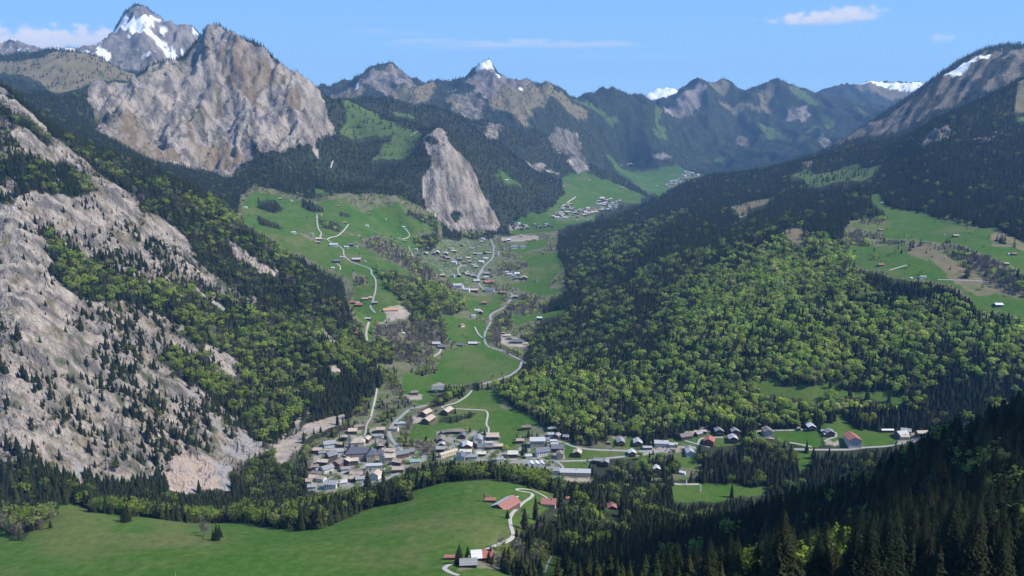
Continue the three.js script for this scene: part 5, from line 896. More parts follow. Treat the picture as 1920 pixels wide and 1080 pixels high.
  ['farvillage',408.4,-5021,18,13.5,90,5,'tan','wood','house',24,47],
  ['farvillage',659.1,-5344,14.9,11.2,90,8,'white','white','house',10,10],
  ['farvillage',657.3,-5380,15.2,11.4,0,6,'tan','wood','house',44,47],
  ['farvillage',730.8,-5476,23.8,17.9,90,6,'tan','wood','house',47,47],
  ['farvillage',236.3,-4580,16.5,12.4,-15,8,'white','wood','house',3,10],
  ['farvillage',729.5,-5440,23.9,17.9,-15,5,'brown','wood','house',13,13],
  ['farvillage',576.8,-5217,19.9,14.9,0,5,'pale','white','house',19,25],
  ['farvillage',549.7,-5296,15.7,11.8,0,8,'tan','wood','house',34,47],
  ['farvillage',336.1,-5059,19.1,14.3,-15,6,'slate','wood','house',4,13],
  ['farvillage',559.2,-5280,22,16.5,-15,6,'pale','wood','house',16,25],
  ['farvillage',354.6,-4802,17,12.8,90,5,'tan','wood','house',20,47],
  ['farvillage',473.4,-5035,22.5,16.9,0,6,'tan','wood','house',27,47],
  ['farvillage',310.7,-4670,19.4,14.5,90,8,'brown','wood','house',4,13],
  ['farvillage',378.3,-5032,17.6,13.2,15,6,'brown','wood','house',6,13],
  ['farvillage',288.8,-4912,16.3,12.2,90,8,'grey','white','house',4,8],
  ['farvillage',545.1,-5260,21.2,15.9,90,5,'pale','white','house',15,25],
  ['farvillage',345,-5061,15.7,11.8,0,8,'pale','white','house',9,25],
  ['farvillage',305.8,-4917,20.8,15.6,0,8,'pale','white','house',7,25],
  ['farvillage',610.8,-5300,22.7,17,90,6,'white','wood','house',8,10],
  ['farvillage',644.9,-5320,14,10.5,15,6,'pale','wood','house',23,25],
  ['farvillage',485.8,-5078,19.7,14.8,0,5,'tan','wood','house',30,47],
  ['farvillage',448.6,-5047,20.9,15.7,15,8,'grey','wood','house',6,8],
  ['farvillage',505.8,-5097,23.9,17.9,0,5,'tan','wood','house',32,47],
  ['farvillage',443.9,-4964,22.5,16.9,90,8,'white','wood','house',6,10],
  ['farvillage',288.1,-4631,21.8,16.4,90,5,'pale','white','house',6,25],
  ['farvillage',610.1,-5218,22.3,16.7,0,5,'pale','white','house',21,25],
  ['farvillage',294.6,-4882,23.4,17.6,-15,6,'slate','wood','house',3,13],
  ['farvillage',661.8,-5502,16.2,12.2,0,6,'white','white','house',9,10],
  ['farvillage',708.3,-5454,20,15,90,8,'tan','wood','house',46,47],
  ['farvillage',245.1,-4602,18.4,13.8,90,5,'red','wood','house',1,3],
  ['farvillage',286.7,-4620,18.6,14,0,6,'tan','wood','house',14,47],
  ['farvillage',629.8,-5251,21.5,16.2,-15,8,'pale','white','house',22,25],
  ['farvillage',626.4,-5446,19.2,14.4,15,6,'pale','wood','house',20,25],
  ['farvillage',366.3,-4982,16.4,12.3,90,6,'tan','wood','house',19,47],
  ['farvillage',629.3,-5305,15.7,11.7,15,8,'slate','white','house',11,13],
  ['farvillage',640,-5427,19.4,14.5,90,8,'tan','wood','house',42,47],
  ['farvillage',481.9,-5097,23.5,17.6,90,6,'brown','wood','house',8,13],
  ['farvillage',719.2,-5475,24,18,0,5,'pale','white','house',25,25],
  ['farvillage',277.5,-4646,22.9,17.2,0,8,'tan','wood','house',13,47],
  ['farvillage',342.1,-4960,19.2,14.4,90,6,'tan','wood','house',16,47],
  ['farvillage',386.2,-4971,18.9,14.2,0,8,'tan','wood','house',22,47],
  ['farvillage',438.8,-4970,21.8,16.4,15,6,'tan','wood','house',25,47],
  ['farvillage',334.8,-5035,18.4,13.8,15,6,'tan','wood','house',15,47],
  ['farvillage',396.7,-4954,23.8,17.8,-15,6,'brown','wood','house',7,13],
  ['farvillage',481.4,-5114,23.4,17.6,90,5,'tan','wood','house',28,47],
  ['farvillage',466.8,-5008,17.6,13.2,-15,6,'slate','wood','house',8,13],
  ['farvillage',477.8,-5064,22.9,17.2,-15,5,'tan','wood','house',29,47],
  ['farvillage',681.3,-5328,14.1,10.6,15,5,'grey','white','house',8,8],
  ['farvillage',355.3,-4921,14,10.5,90,8,'white','white','house',4,10],
  ['farvillage',690.2,-5412,14.4,10.8,15,6,'tan','wood','house',45,47],
  ['farvillage',332,-4888,23,17.3,0,6,'pale','white','house',8,25],
  ['farvillage',635.1,-5463,17.1,12.8,15,6,'slate','white','house',10,13],
  ['farvillage',274.5,-4616,21.2,15.9,-15,5,'brown','wood','house',3,13],
  ['farvillage',528.7,-5122,20.3,15.2,15,5,'tan','wood','house',33,47],
  ['farvillage',377.1,-4976,21.4,16.1,90,8,'white','wood','house',5,10],
  ['farvillage',282.2,-4605,15.3,11.5,0,6,'pale','white','house',5,25],
  ['farvillage',387,-4984,20.4,15.3,90,6,'tan','wood','house',21,47],
  ['farvillage',369.3,-4924,17.7,13.3,15,8,'pale','wood','house',10,25],
  ['farvillage',15.3,-4493,11.6,8.7,90,6,'pale','wood','house',1,25],
  ['farvillage',74.8,-4494,15.8,11.8,15,6,'grey','white','house',3,8],
  ['farvillage',147.2,-4498,14,10.5,0,8,'slate','white','house',2,13],
  ['farvillage',221.5,-4503,12.8,9.6,90,5,'tan','wood','house',11,47],
  ['farvillage',123.7,-4512,11.3,8.5,15,5,'tan','wood','house',4,47],
  ['farvillage',145.9,-4512,12.4,9.3,90,5,'tan','wood','house',5,47],
  ['farvillage',38.5,-4503,15.3,11.5,15,8,'white','white','house',1,10],
  ['farvillage',10.4,-4481,14.6,11,90,5,'slate','white','house',1,13],
  ['farvillage',67.6,-4498,10.5,7.9,0,8,'tan','wood','house',2,47],
  ['farvillage',85.9,-4490,14.6,11,0,5,'tan','wood','house',3,47],
  ['farvillage',77.5,-4498,11.8,8.8,-15,8,'pale','wood','house',3,25],
  ['farvillage',186.3,-4502,12.7,9.5,15,6,'tan','wood','house',7,47],
  ['farvillage',57.2,-4506,11.4,8.6,90,5,'brown','wood','house',2,13],
  ['farvillage',42.5,-4496,10.5,7.8,-15,6,'brown','wood','house',1,13],
  ['farvillage',9.5,-4478,15.1,11.4,90,8,'tan','wood','house',1,47],
  ['farvillage',191.5,-4518,11.8,8.9,90,5,'tan','wood','house',8,47],
  ['farvillage',28.9,-4490,12.2,9.2,15,6,'grey','white','house',1,8],
  ['farvillage',188.9,-4515,13,9.7,-15,8,'pale','white','house',4,25],
  ['farvillage',58.2,-4502,11,8.3,-15,6,'pale','wood','house',2,25],
  ['farvillage',202.7,-4509,14.7,11,90,5,'tan','wood','house',10,47],
  ['farvillage',55.5,-4479,12.5,9.4,-15,8,'grey','wood','house',2,8],
  ['farvillage',81.3,-4494,10,7.5,0,8,'white','white','house',2,10],
  ['farvillage',198.7,-4507,15.5,11.6,90,8,'tan','wood','house',9,47],
  ['farvillage',159.2,-4497,14.7,11,90,8,'tan','wood','house',6,47],
  ['farhamlet',1703,-7818,23.5,17.6,90,6,'pale','wood','house',14,20],
  ['farhamlet',1595,-7573,16.3,12.2,0,5,'slate','wood','house',7,9],
  ['farhamlet',1540,-7555,19.2,14.4,-15,5,'tan','wood','house',9,23],
  ['farhamlet',1816,-7741,16.2,12.1,90,8,'tan','wood','house',19,23],
  ['farhamlet',1522,-7677,18.5,13.8,90,6,'slate','white','house',4,9],
  ['farhamlet',1873,-7819,17.3,13,-15,6,'tan','wood','house',20,23],
  ['farhamlet',1886,-7782,15.9,12,15,8,'pale','white','house',19,20],
  ['farhamlet',1446,-7544,16.4,12.3,15,6,'slate','white','house',1,9],
  ['farhamlet',1852,-7726,22.8,17.1,90,5,'brown','wood','house',3,3],
  ['farhamlet',1780,-7802,21.9,16.5,90,6,'pale','white','house',17,20],
  ['farhamlet',1516,-7625,18.8,14.1,-15,8,'white','white','house',6,11],
  ['farhamlet',1760,-7795,22.7,17,-15,5,'tan','wood','house',16,23],
  ['farhamlet',1779,-7912,15.7,11.8,15,5,'pale','white','house',16,20],
  ['farhamlet',1471,-7617,18.4,13.8,15,8,'grey','white','house',1,8],
  ['farhamlet',1620,-7860,23.4,17.5,0,6,'slate','white','house',6,9],
  ['farhamlet',1716,-7884,22.9,17.2,-15,6,'brown','wood','house',2,3],
  ['farhamlet',1501,-7521,20.8,15.6,0,5,'pale','white','house',9,20],
  ['farhamlet',1634,-7757,20.3,15.2,15,5,'tan','wood','house',10,23],
  ['farhamlet',1827,-7750,22,16.5,0,5,'pale','white','house',18,20],
  ['farhamlet',1652,-7604,18.2,13.6,15,5,'tan','wood','house',13,23],
  ['farhamlet',1682,-7913,23.7,17.8,15,8,'slate','white','house',8,9],
  ['farhamlet',1842,-7818,23.3,17.5,0,6,'grey','white','house',6,8],
  ['farhamlet',1482,-7657,23.7,17.8,15,6,'grey','white','house',2,8],
  ['farhamlet',1639,-7826,20.6,15.5,0,5,'pale','wood','house',12,20],
  ['farhamlet',1568,-7751,22.9,17.2,0,6,'slate','white','house',5,9],
  ['farhamlet',1569,-7718,15.6,11.7,-15,6,'pale','white','house',10,20],
  ['farhamlet',1643,-7799,23.4,17.6,-15,5,'white','wood','house',9,11],
  ['farhamlet',1866,-7788,22.5,16.9,15,8,'slate','wood','house',9,9],
  ['farhamlet',1922,-7761,18.6,14,0,5,'grey','white','house',8,8],
  ['farhamlet',1635,-7708,23.9,17.9,-15,8,'grey','wood','house',3,8],
  ['farhamlet',1707,-7928,20,15,-15,6,'pale','white','house',13,20],
  ['farhamlet',1464,-7588,21.3,16,15,8,'tan','wood','house',6,23],
  ['farhamlet',1754,-7737,22,16.5,-15,6,'tan','wood','house',17,23],
  ['farhamlet',1686,-7715,20,15,0,8,'tan','wood','house',14,23],
  ['farhamlet',1490,-7638,23.9,17.9,0,8,'slate','white','house',2,9],
  ['farhamlet',1781,-7881,19.8,14.9,15,5,'white','white','house',10,11],
  ['farhamlet',1461,-7531,22.7,17,-15,5,'tan','wood','house',7,23],
  ['farhamlet',1838,-7725,17.5,13.1,-15,5,'white','wood','house',11,11],
  ['farhamlet',1550,-7599,21.4,16,15,6,'pale','wood','house',11,20],
  ['farhamlet',1430,-7540,20.2,15.1,-15,6,'tan','wood','house',5,23],
  ['farhamlet',1963,-7809,18.5,13.8,-15,6,'pale','wood','house',20,20],
  ['farhamlet',1900,-7812,15.5,11.6,15,5,'tan','wood','house',22,23],
  ['farhamlet',1756,-7683,20.7,15.6,0,8,'tan','wood','house',18,23],
  ['farhamlet',1665,-7932,17.3,13,-15,6,'white','white','house',8,11],
  ['farhamlet',1715,-7716,22.1,16.6,-15,6,'red','wood','house',2,2],
  ['farhamlet',1729,-7918,23.1,17.3,15,8,'pale','white','house',15,20],
  ['farhamlet',1499,-7669,19.5,14.7,0,5,'pale','white','house',8,20],
  ['farhamlet',1657,-7842,18.9,14.2,0,6,'tan','wood','house',12,23],
  ['farhamlet',1536,-7672,15,11.3,-15,6,'white','wood','house',7,11],
  ['farhamlet',1911,-7739,18.6,14,0,6,'tan','wood','house',23,23],
  ['farhamlet',1545,-7668,19,14.3,-15,5,'tan','wood','house',8,23],
  ['farhamlet',1631,-7731,23.3,17.5,90,8,'tan','wood','house',11,23],
  ['farhamlet',1698,-7624,20.9,15.6,0,8,'grey','white','house',5,8],
  ['farhamlet',1861,-7763,16.1,12.1,90,5,'tan','wood','house',21,23],
  ['farhamlet',1868,-7840,21.6,16.2,15,5,'grey','white','house',7,8],
  ['farhamlet',1582,-7719,22.7,17,15,8,'brown','wood','house',1,3],
  ['farhamlet',1499,-7621,19.3,14.5,90,5,'slate','white','house',3,9],
  ['farhamlet',1688,-7850,22.2,16.7,0,6,'grey','white','house',4,8],
  ['farhamlet',1761,-7821,17,12.8,-15,8,'tan','wood','house',15,23],
  ['farhamlet',1400,-7474,22.5,16.9,15,8,'tan','wood','house',4,23],
  ['farhamlet',1173,-8384,16,12,0,5.5,'pale','white','house',5,20],
  ['farhamlet',1202,-8380,18,12,0,5.5,'white','wood','house',5,11],
  ['farhamlet',1228,-8357,14,10,0,5.5,'tan','wood','house',2,23],
  ['farhamlet',1102,-8332,14,10,0,5.5,'white','wood','house',4,11],
  ['farhamlet',558.1,-5944,14,10,0,5.5,'pale','white','house',3,20],
  ['farhamlet',778.3,-5913,20,12,0,5.5,'tan','wood','house',1,23],
  ['farhamlet',803.9,-5948,14,10,0,5.5,'pale','white','house',4,20],
  ['farhamlet',1309,-7428,20,14,0,5.5,'pale','white','house',7,20],
  ['farhamlet',480.3,-6033,14,10,0,5.5,'pale','white','house',2,20],
  ['farhamlet',1331,-8106,12,8,0,5.5,'tan','wood','house',3,23],
  ['farhamlet',-29.2,-4757,20,12,0,5.5,'white','white','house',1,11],
  ['farhamlet',347.2,-5525,14,10,0,5.5,'pale','wood','house',1,20],
  ['farhamlet',601.3,-5470,26,16,0,10,'white','white','house',3,11],
  ['farhamlet',601,-5322,26,16,0,12,'cream','white','house',2,2],
  ['farhamlet',505,-5108,30,18,0,10,'red','cream','house',1,2],
  ['farhamlet',250.6,-4577,26,14,0,5.5,'white','white','house',2,11],
  ['farhamlet',297,-4588,24,14,0,5.5,'cream','white','house',1,2],
  ['farhamlet',604.8,-4000,18,12,0,5.5,'pale','white','house',6,20]
];
const ROADS = [
  ['valley_road',7.5,'asphalt',[-179.4,-1297,-192.3,-1338,-206.9,-1366,-218.8,-1393,-225.2,-1426,-221.4,-1469,-210.8,-1504,-198.7,-1531,-184,-1540,-169.2,-1549]],
  ['valley_road',6,'asphalt',[32.7,-1816,0,-1891,-26.1,-1940,-62,-1976,-71.2,-2055,-66.2,-2119,-58.7,-2195,-61,-2285,-31.6,-2368,-10.9,-2451,0,-2543,-17.2,-2585,-63.2,-2594,-98.4,-2619,-113.9,-2718,-113.8,-2869,-100.7,-3053,-77.7,-3219,-79.2,-3446,-98.9,-3770]],
  ['valley_road',6,'gravel',[22.2,-1830,14.5,-1780,-11.8,-1736,-40.4,-1702,-62.7,-1679]],
  ['farm_lane',3.6,'pale',[-83.5,-1638,-94.1,-1594,-110,-1560,-129.9,-1544,-138.2,-1537,-134.1,-1530,-114.7,-1526,-83.2,-1522,-55.3,-1518,-48.1,-1506,-46.7,-1489,-48.1,-1453,-43.4,-1433,-43.6,-1409,-49.3,-1386,-45.5,-1365]],
  ['meadow_lane',4,'pale',[-38,-534.1,-45,-541.8,-50,-551.9,-47.9,-561.7,-42.8,-565.5,-36.6,-573.7]],
  ['meadow_lane',4,'pale',[-24.9,-620.6,-15,-637.2,-3.1,-657.3,0.8,-674.8,-1.3,-703.8,-1.7,-743.3,2.8,-790.6,11.8,-845.5,22.8,-891.2,22.2,-910.6,8.5,-910.3,5.3,-915.1,8.6,-924.1,21.6,-931.3,34.2,-918.1,44.8,-895.4]],
  ['hamlet_road',5,'gravel',[61.4,-1372,88.8,-1349,110.5,-1329,137.4,-1318,177.2,-1313,236.9,-1309,262.4,-1311,279.2,-1320,313.6,-1316]],
  ['hamlet_road',4.5,'gravel',[-38.8,-1296,10.9,-1289,35.6,-1286,84.8,-1283,124.3,-1284,159.6,-1290,194.9,-1295,215,-1297,236.5,-1307]],
  ['hamlet_road',4,'gravel',[336.6,-1317,305.1,-1336,298.5,-1341]],
  ['hamlet_road',4,'gravel',[319.1,-1330,330.6,-1347,366.8,-1348]],
  ['hamlet_road',4,'gravel',[74.8,-1280,81.5,-1269,83.2,-1256,77.3,-1238]],
  ['hamlet_road',4,'pale',[243.9,-1210,255.7,-1198,292.9,-1199]],
  ['hamlet_road',5,'gravel',[473.9,-1299,502.3,-1295,530.9,-1292,563.6,-1293,588,-1298,633.9,-1301,663.1,-1311,681.3,-1318]],
  ['hamlet_road',3.5,'pale',[473.4,-1320,505,-1303]],
  ['hamlet_road',3.5,'pale',[452.9,-1336,433.4,-1347,427.8,-1359,434.9,-1366,459.3,-1365,495.8,-1358,515.6,-1356]],
  ['hamlet_road',3.5,'gravel',[559.3,-1342,556.8,-1332,542.4,-1324,531.5,-1318]],
  ['terrace_road',4.5,'pale',[-741,-3107,-717.7,-3005,-687.5,-2892,-664,-2834,-657.8,-2790,-633.7,-2779,-628,-2813,-610.5,-2857,-606.4,-2951,-613,-3057]],
  ['terrace_road',5,'gravel',[-633.7,-2779,-604.7,-2744,-579.8,-2727,-555.5,-2670,-536.2,-2584,-504.3,-2533,-473.6,-2517,-437.2,-2490,-425.1,-2440,-405.4,-2389,-387.4,-2278,-376.6,-2168,-377.2,-2129,-354.6,-2073]],
  ['terrace_road',5,'gravel',[-348.7,-1943,-347.3,-1896,-341.4,-1869]],
  ['terrace_road',4,'pale',[-542.8,-2505,-528.6,-2484,-524.1,-2460]],
  ['terrace_road',4,'pale',[-429.3,-3286,-411,-3259,-436.6,-3217]],
  ['terrace_road',4,'gravel',[-400.5,-3148,-350.4,-2872]],
  ['village_lane',5,'gravel',[-107.6,-2932,-108.5,-2859,-121.6,-2756]],
  ['village_lane',5,'gravel',[-233.1,-3133,-192.5,-3031,-193.2,-2873,-178.6,-2700]],
  ['village_lane',5,'gravel',[-153.5,-2852,-165.8,-2763]],
  ['village_lane',6,'pale',[415,-5326,357.6,-5147,304.1,-4984]],
  ['village_lane',3.5,'gravel',[-269.1,-1484,-270.4,-1450,-266,-1401,-266.6,-1375]],
  ['village_lane',5,'gravel',[-265.4,-1398,-277.5,-1377,-289.7,-1346,-305.7,-1336,-325.3,-1332,-329.7,-1340,-323.9,-1349]],
  ['village_lane',6,'gravel',[-197.8,-1333,-199,-1271,-217,-1246,-241.7,-1250,-266.3,-1252,-278.5,-1241]],
  ['village_lane',5,'gravel',[-197.2,-1196,-188.8,-1217,-180.1,-1231]],
  ['forest_track',4,'pale',[-281,-1632,-273,-1532,-269.5,-1482]],
  ['forest_track',4,'pale',[-99.5,-2122,-87.8,-2066,-75,-2032]],
  ['forest_track',4,'pale',[-184,-1861,-174.1,-1890,-172.1,-1918]],
  ['forest_track',5,'pale',[-839.1,-3890,-836.3,-3813]],
  ['forest_track',4,'pale',[-522.7,-4298,-491.2,-4333]],
  ['forest_track',4,'pale',[875.9,-1876,926.1,-1897]],
  ['forest_track',3.5,'gravel',[939.7,-1778,1036,-1746]],
  ['forest_track',2,'gravel',[26,-609.8,30.7,-633.5,33.6,-646.3]]
];
for (const h of HOUSES) keepClear.push([h[1], h[2] + (h[2] > -1600 ? 6 : 4), Math.max(h[3], h[4]) * 0.55 + 5]);
for (const h of HOUSES) if (h[2] > -1700) keepClear.push([h[1] * (1 - 14 / -h[2]), h[2] + 16, 9]);
for (const h of HOUSES) if (h[0] === 'front') for (const d of [28, 42]) keepClear.push([h[1] * (1 - d / -h[2]), h[2] + d, 10]);
for (const [, w, , p] of ROADS) for (let i = 0; i + 3 < p.length; i += 2) { const n = Math.ceil(Math.hypot(p[i + 2] - p[i], p[i + 3] - p[i + 1]) / 6); for (let k = 0; k <= n; k++) keepClear.push([mix(p[i], p[i + 2], k / n), mix(p[i + 1], p[i + 3], k / n), w / 2 + 3.5]); }
const clearGrid = new Map();
for (const c of keepClear) for (let a = Math.floor((c[0] - c[2]) / 40); a <= Math.floor((c[0] + c[2]) / 40); a++) for (let b = Math.floor((c[1] - c[2]) / 40); b <= Math.floor((c[1] + c[2]) / 40); b++) { const k = a * 100003 + b; if (!clearGrid.has(k)) clearGrid.set(k, []); clearGrid.get(k).push(c); }
const isClear = (x, z) => !(clearGrid.get(Math.floor(x / 40) * 100003 + Math.floor(z / 40)) ?? []).some((c) => (x - c[0]) ** 2 + (z - c[1]) ** 2 < c[2] * c[2]);
const OPEN = 'MVmDgaST';
// open ground that a tree of that height would stand in front of is kept in view, as the fields, lanes and houses are
function hidesOpen(x, z, top) {
  const [a, b0] = cell(x, z), e = (top - EYE) / -z, n = NCOL + 1;
  if (OPEN.includes(kind[b0 * n + a])) return false;
  for (let b = b0 + 1; b < NROW && ROWS[b] < -z * 1.6; b++) { const i = b * n + a; if ((hgt[i] - EYE) / ROWS[b] >= e) return OPEN.includes(kind[i]) || !isClear(vx(i), vz(i)); }
  return false;
}
const stand = { spruce: [], broad: [], bare: [] };
const addTree = (sp, x, z, h, r, named, zoneTone) => { const y = ground(x, z); stand[sp].push({ x, y, z, h, r: r(), turn: r() * 6.28, big: h / -z, named, zoneTone }); };
{
  const r = rng(2024);
  for (const [sp, x, z, h] of TREES) addTree(sp, x, z, h, r, true);
  for (let D = 205; D < 11500;) {
    const s = D < 480 ? 5.0 : D < 640 ? 5.3 : Math.max(5.6, D * 0.0031), w = D * 0.70;
    for (let x = -w; x < w; x += s) {
      const px = x + (r() - 0.5) * s * 0.95, pz = -D + (r() - 0.5) * s * 0.95, k0 = kindNear(px, pz), k1 = 'YXB'.includes(k0) ? kindNear(px + 70 * (hash2(Math.round(px * 3), 5) + hash2(Math.round(px * 3), 6) - 1), pz + 110 * (hash2(Math.round(pz * 3), 7) + hash2(Math.round(px * 7), 8) - 1)) : k0, k = 'YXBC'.includes(k1) ? k1 : k0, g = GROW[k];
      const a1 = r(), a2 = r(), a3 = r();
      if (!g || (!g[0] && !(D > 1150))) continue;
      let dens = g[0]; if (k === 'R' && D > 3000) dens *= 0.5; if (k === 'x') dens *= clamp(0.9 + 2.2 * noise(px / 55, pz / 75), 0.05, 2.6);
      if ('rRsqda'.includes(k)) { const n = fbm(px / 85, pz / 110, 2); dens *= clamp(0.75 + (k === 'q' ? 0 : 1.5) * n, 0.03, 2.2); if (k === 'q') { const [sa, la] = acrossAlong(px, pz); dens = smooth(fbm(sa / 60, la / 420, 3), -0.2, 0.1) * 0.95; } }
      if ('VmMag'.includes(k)) dens *= s * s / 60; const hedge = (k === 'M' || k === 'm') && D > 1900 && ridged(px / 150, pz / 190, 1) > 0.955; if (hedge) dens = 0.55;
      if (a1 > dens) continue;
      if (k === 'C' && D < 760 && a2 > 0.955 && a1 > 0.3) continue;
      if (k === 'C' && D > 2200 && a2 > 0.93 && a1 > 0.45) continue;
      
      const clump = noise(px / 70 + 13, pz / 70) * 0.42 + noise(px / 24, pz / 24 + 5) * 0.2;
      const v = clamp(a2 + (k === 'C' ? 0.3 : 1) * clump, 0, 0.9999);
      const sp = hedge ? (a2 < 0.25 ? 'spruce' : a2 < 0.62 ? 'broad' : 'bare') : v < g[1] ? 'spruce' : v < g[1] + g[2] ? 'broad' : 'bare';
      if (D > 640 && a3 * 7.31 % 1 > (sp === 'broad' ? 0.52 : sp === 'bare' ? 0.7 : 0.84)) continue;
      if (pz > -1700 && !isClear(px, pz)) continue;
      if (pz <= -1700 && 'VMmXGYBx'.includes(k) && !isClear(px, pz)) continue;
      const y = ground(px, pz), rocky = 'rRsqdb'.includes(k);
      let h = (sp === 'spruce' ? 11 + 15 * Math.pow(a3, 0.9) : sp === 'broad' ? 10 + 14 * a3 : 9 + 8 * a3) * (1 + 0.16 * noise(px / 130, pz / 130 + 3));
      if (rocky) h *= 0.28 + 0.45 * a3 * a3; if (rocky && sp !== 'spruce') h *= 0.7; if (k === 'r' || (k === 's' && a2 > 0.6)) h *= 1.3; if (k === 'V') h *= 0.5; if (k === 'm' || k === 'M') h *= 0.4;
      h *= 1 + 0.25 * smooth(D, 3000, 8000);
      if (D < 700 && k === 'C') h *= mix(0.86, 1.28, smooth(px / D, 0.15, 0.4)); if (k === 'x') h *= 0.7; if (k === 'B' && sp === 'spruce') h *= 1.2;
      if ((y + h - EYE) / -pz + 0.004 < hiddenBy(px, pz)) continue;
      if (D > 330 && (hidesOpen(px, pz, y + h * 0.85) || hidesOpen(px, pz, y + h * 0.5))) { h *= 0.4; if (a3 > 0.3 || hidesOpen(px, pz, y + h * 0.85)) continue; }
      if (sp === 'spruce' && D < 700 && x / D > 0.02 && h / -pz < 0.006) continue;
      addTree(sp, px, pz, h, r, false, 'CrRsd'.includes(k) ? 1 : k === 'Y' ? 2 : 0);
    }
    D += s;
  }
}
console.log('trees', stand.spruce.length, stand.broad.length, stand.bare.length);
const needleMat = new THREE.MeshPhysicalMaterial({ specularIntensity: 0.15, vertexColors: true, roughness: 0.9, side: THREE.DoubleSide });
const leafMat = new THREE.MeshPhysicalMaterial({ vertexColors: true, roughness: 1, transmission: 0.45, thickness: 0, specularIntensity: 0.05, side: THREE.DoubleSide });
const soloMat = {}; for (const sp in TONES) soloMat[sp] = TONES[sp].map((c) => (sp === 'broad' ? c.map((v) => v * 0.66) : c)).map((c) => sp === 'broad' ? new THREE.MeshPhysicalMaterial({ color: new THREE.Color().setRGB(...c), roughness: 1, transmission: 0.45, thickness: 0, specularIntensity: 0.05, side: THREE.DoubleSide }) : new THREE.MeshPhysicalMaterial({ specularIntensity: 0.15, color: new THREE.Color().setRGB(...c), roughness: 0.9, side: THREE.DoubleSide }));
const barkMat = {}; for (const sp in BARK) barkMat[sp] = new THREE.MeshStandardMaterial({ color: new THREE.Color().setRGB(...BARK[sp]), roughness: 1 });
const tint = (g, c) => { const n = g.attributes.position.count, a = new Float32Array(n * 3); for (let i = 0; i < n; i++) a.set(c, i * 3); g = g.clone(); g.setAttribute('color', new THREE.BufferAttribute(a, 3)); return g; };
const joined = (s, sp) => mergeGeometries([tint(s.crown, [1, 1, 1]), tint(s.trunk, sp === 'spruce' ? [2.6, 1.4, 2] : sp === 'broad' ? [1, 0.6, 2.4] : [1, 1, 1.1])]);
const inFrame = (t) => { const y = t.y + t.h * 0.6 - 550, c = Math.cos(0.19286), s = Math.sin(0.19286), d = -t.z * c - y * s, v = (y * c - t.z * s) / d; return Math.abs(t.x / d) < 0.622 && v > -0.355; };
const WORD = { spruce: ['spruce_tree', 'spruce'], broad: ['broadleaf_tree', 'broadleaf tree'], bare: ['bare_tree', 'bare tree'] };
function placeOf(t) {                                      // what a single tree stands beside
  const D = -t.z, u = t.x / D;
  if (t.named && D < 1000) return t.sp === 'spruce' ? ['dark spruce standing free on the foreground meadow or at its edge', 'single spruces on the foreground meadow'] : t.sp === 'broad' ? ['low leafy bush on the open foreground meadow', 'bushes on the foreground meadow'] : ['leafless grey brown tree beside the foreground meadow', 'leafless trees beside the foreground meadow'];
  if (t.named && D < 1600) return [`${t.sp === 'spruce' ? 'dark spruce' : t.sp === 'broad' ? 'green garden tree' : 'leafless tree'} standing between the village houses`, 'trees among the village houses'];
  if (t.named) return [`${t.sp === 'spruce' ? 'dark spruce' : 'rounded leafy tree'} standing free on the high pasture`, 'single trees on the high pasture'];
  if (t.sp === 'spruce' && u > 0.05) {
    const size = t.h > 30 ? 'very tall' : t.h > 25 ? 'tall' : 'smaller', where = D < 300 ? 'nearest the viewer at the bottom of the shaded slope' : u > 0.42 ? 'high on the shaded foreground slope' : u > 0.25 ? 'half way down the shaded foreground slope' : 'low on the shaded foreground slope beside the farm';
    return [`${size} dark spruce ${where}`, `${size} spruces ${where}`];
  }
  if (t.sp === 'spruce') return ['dark spruce in the tree belt behind the foreground meadow', 'spruces of the belt behind the meadow'];
  if (t.sp === 'broad') return u > 0.05 ? ['bright green broadleaf tree among the dark spruces of the foreground slope', 'broadleaf trees among the foreground spruces'] : ['bright green broadleaf tree in the belt behind the foreground meadow', 'broadleaf trees of the belt behind the meadow'];
  return u > -0.15 ? ['leafless grey tree in the thicket beside the red roofed farm', 'leafless trees of the farm thicket'] : ['leafless grey brown tree in the belt behind the foreground meadow', 'leafless trees of the belt behind the meadow'];
}
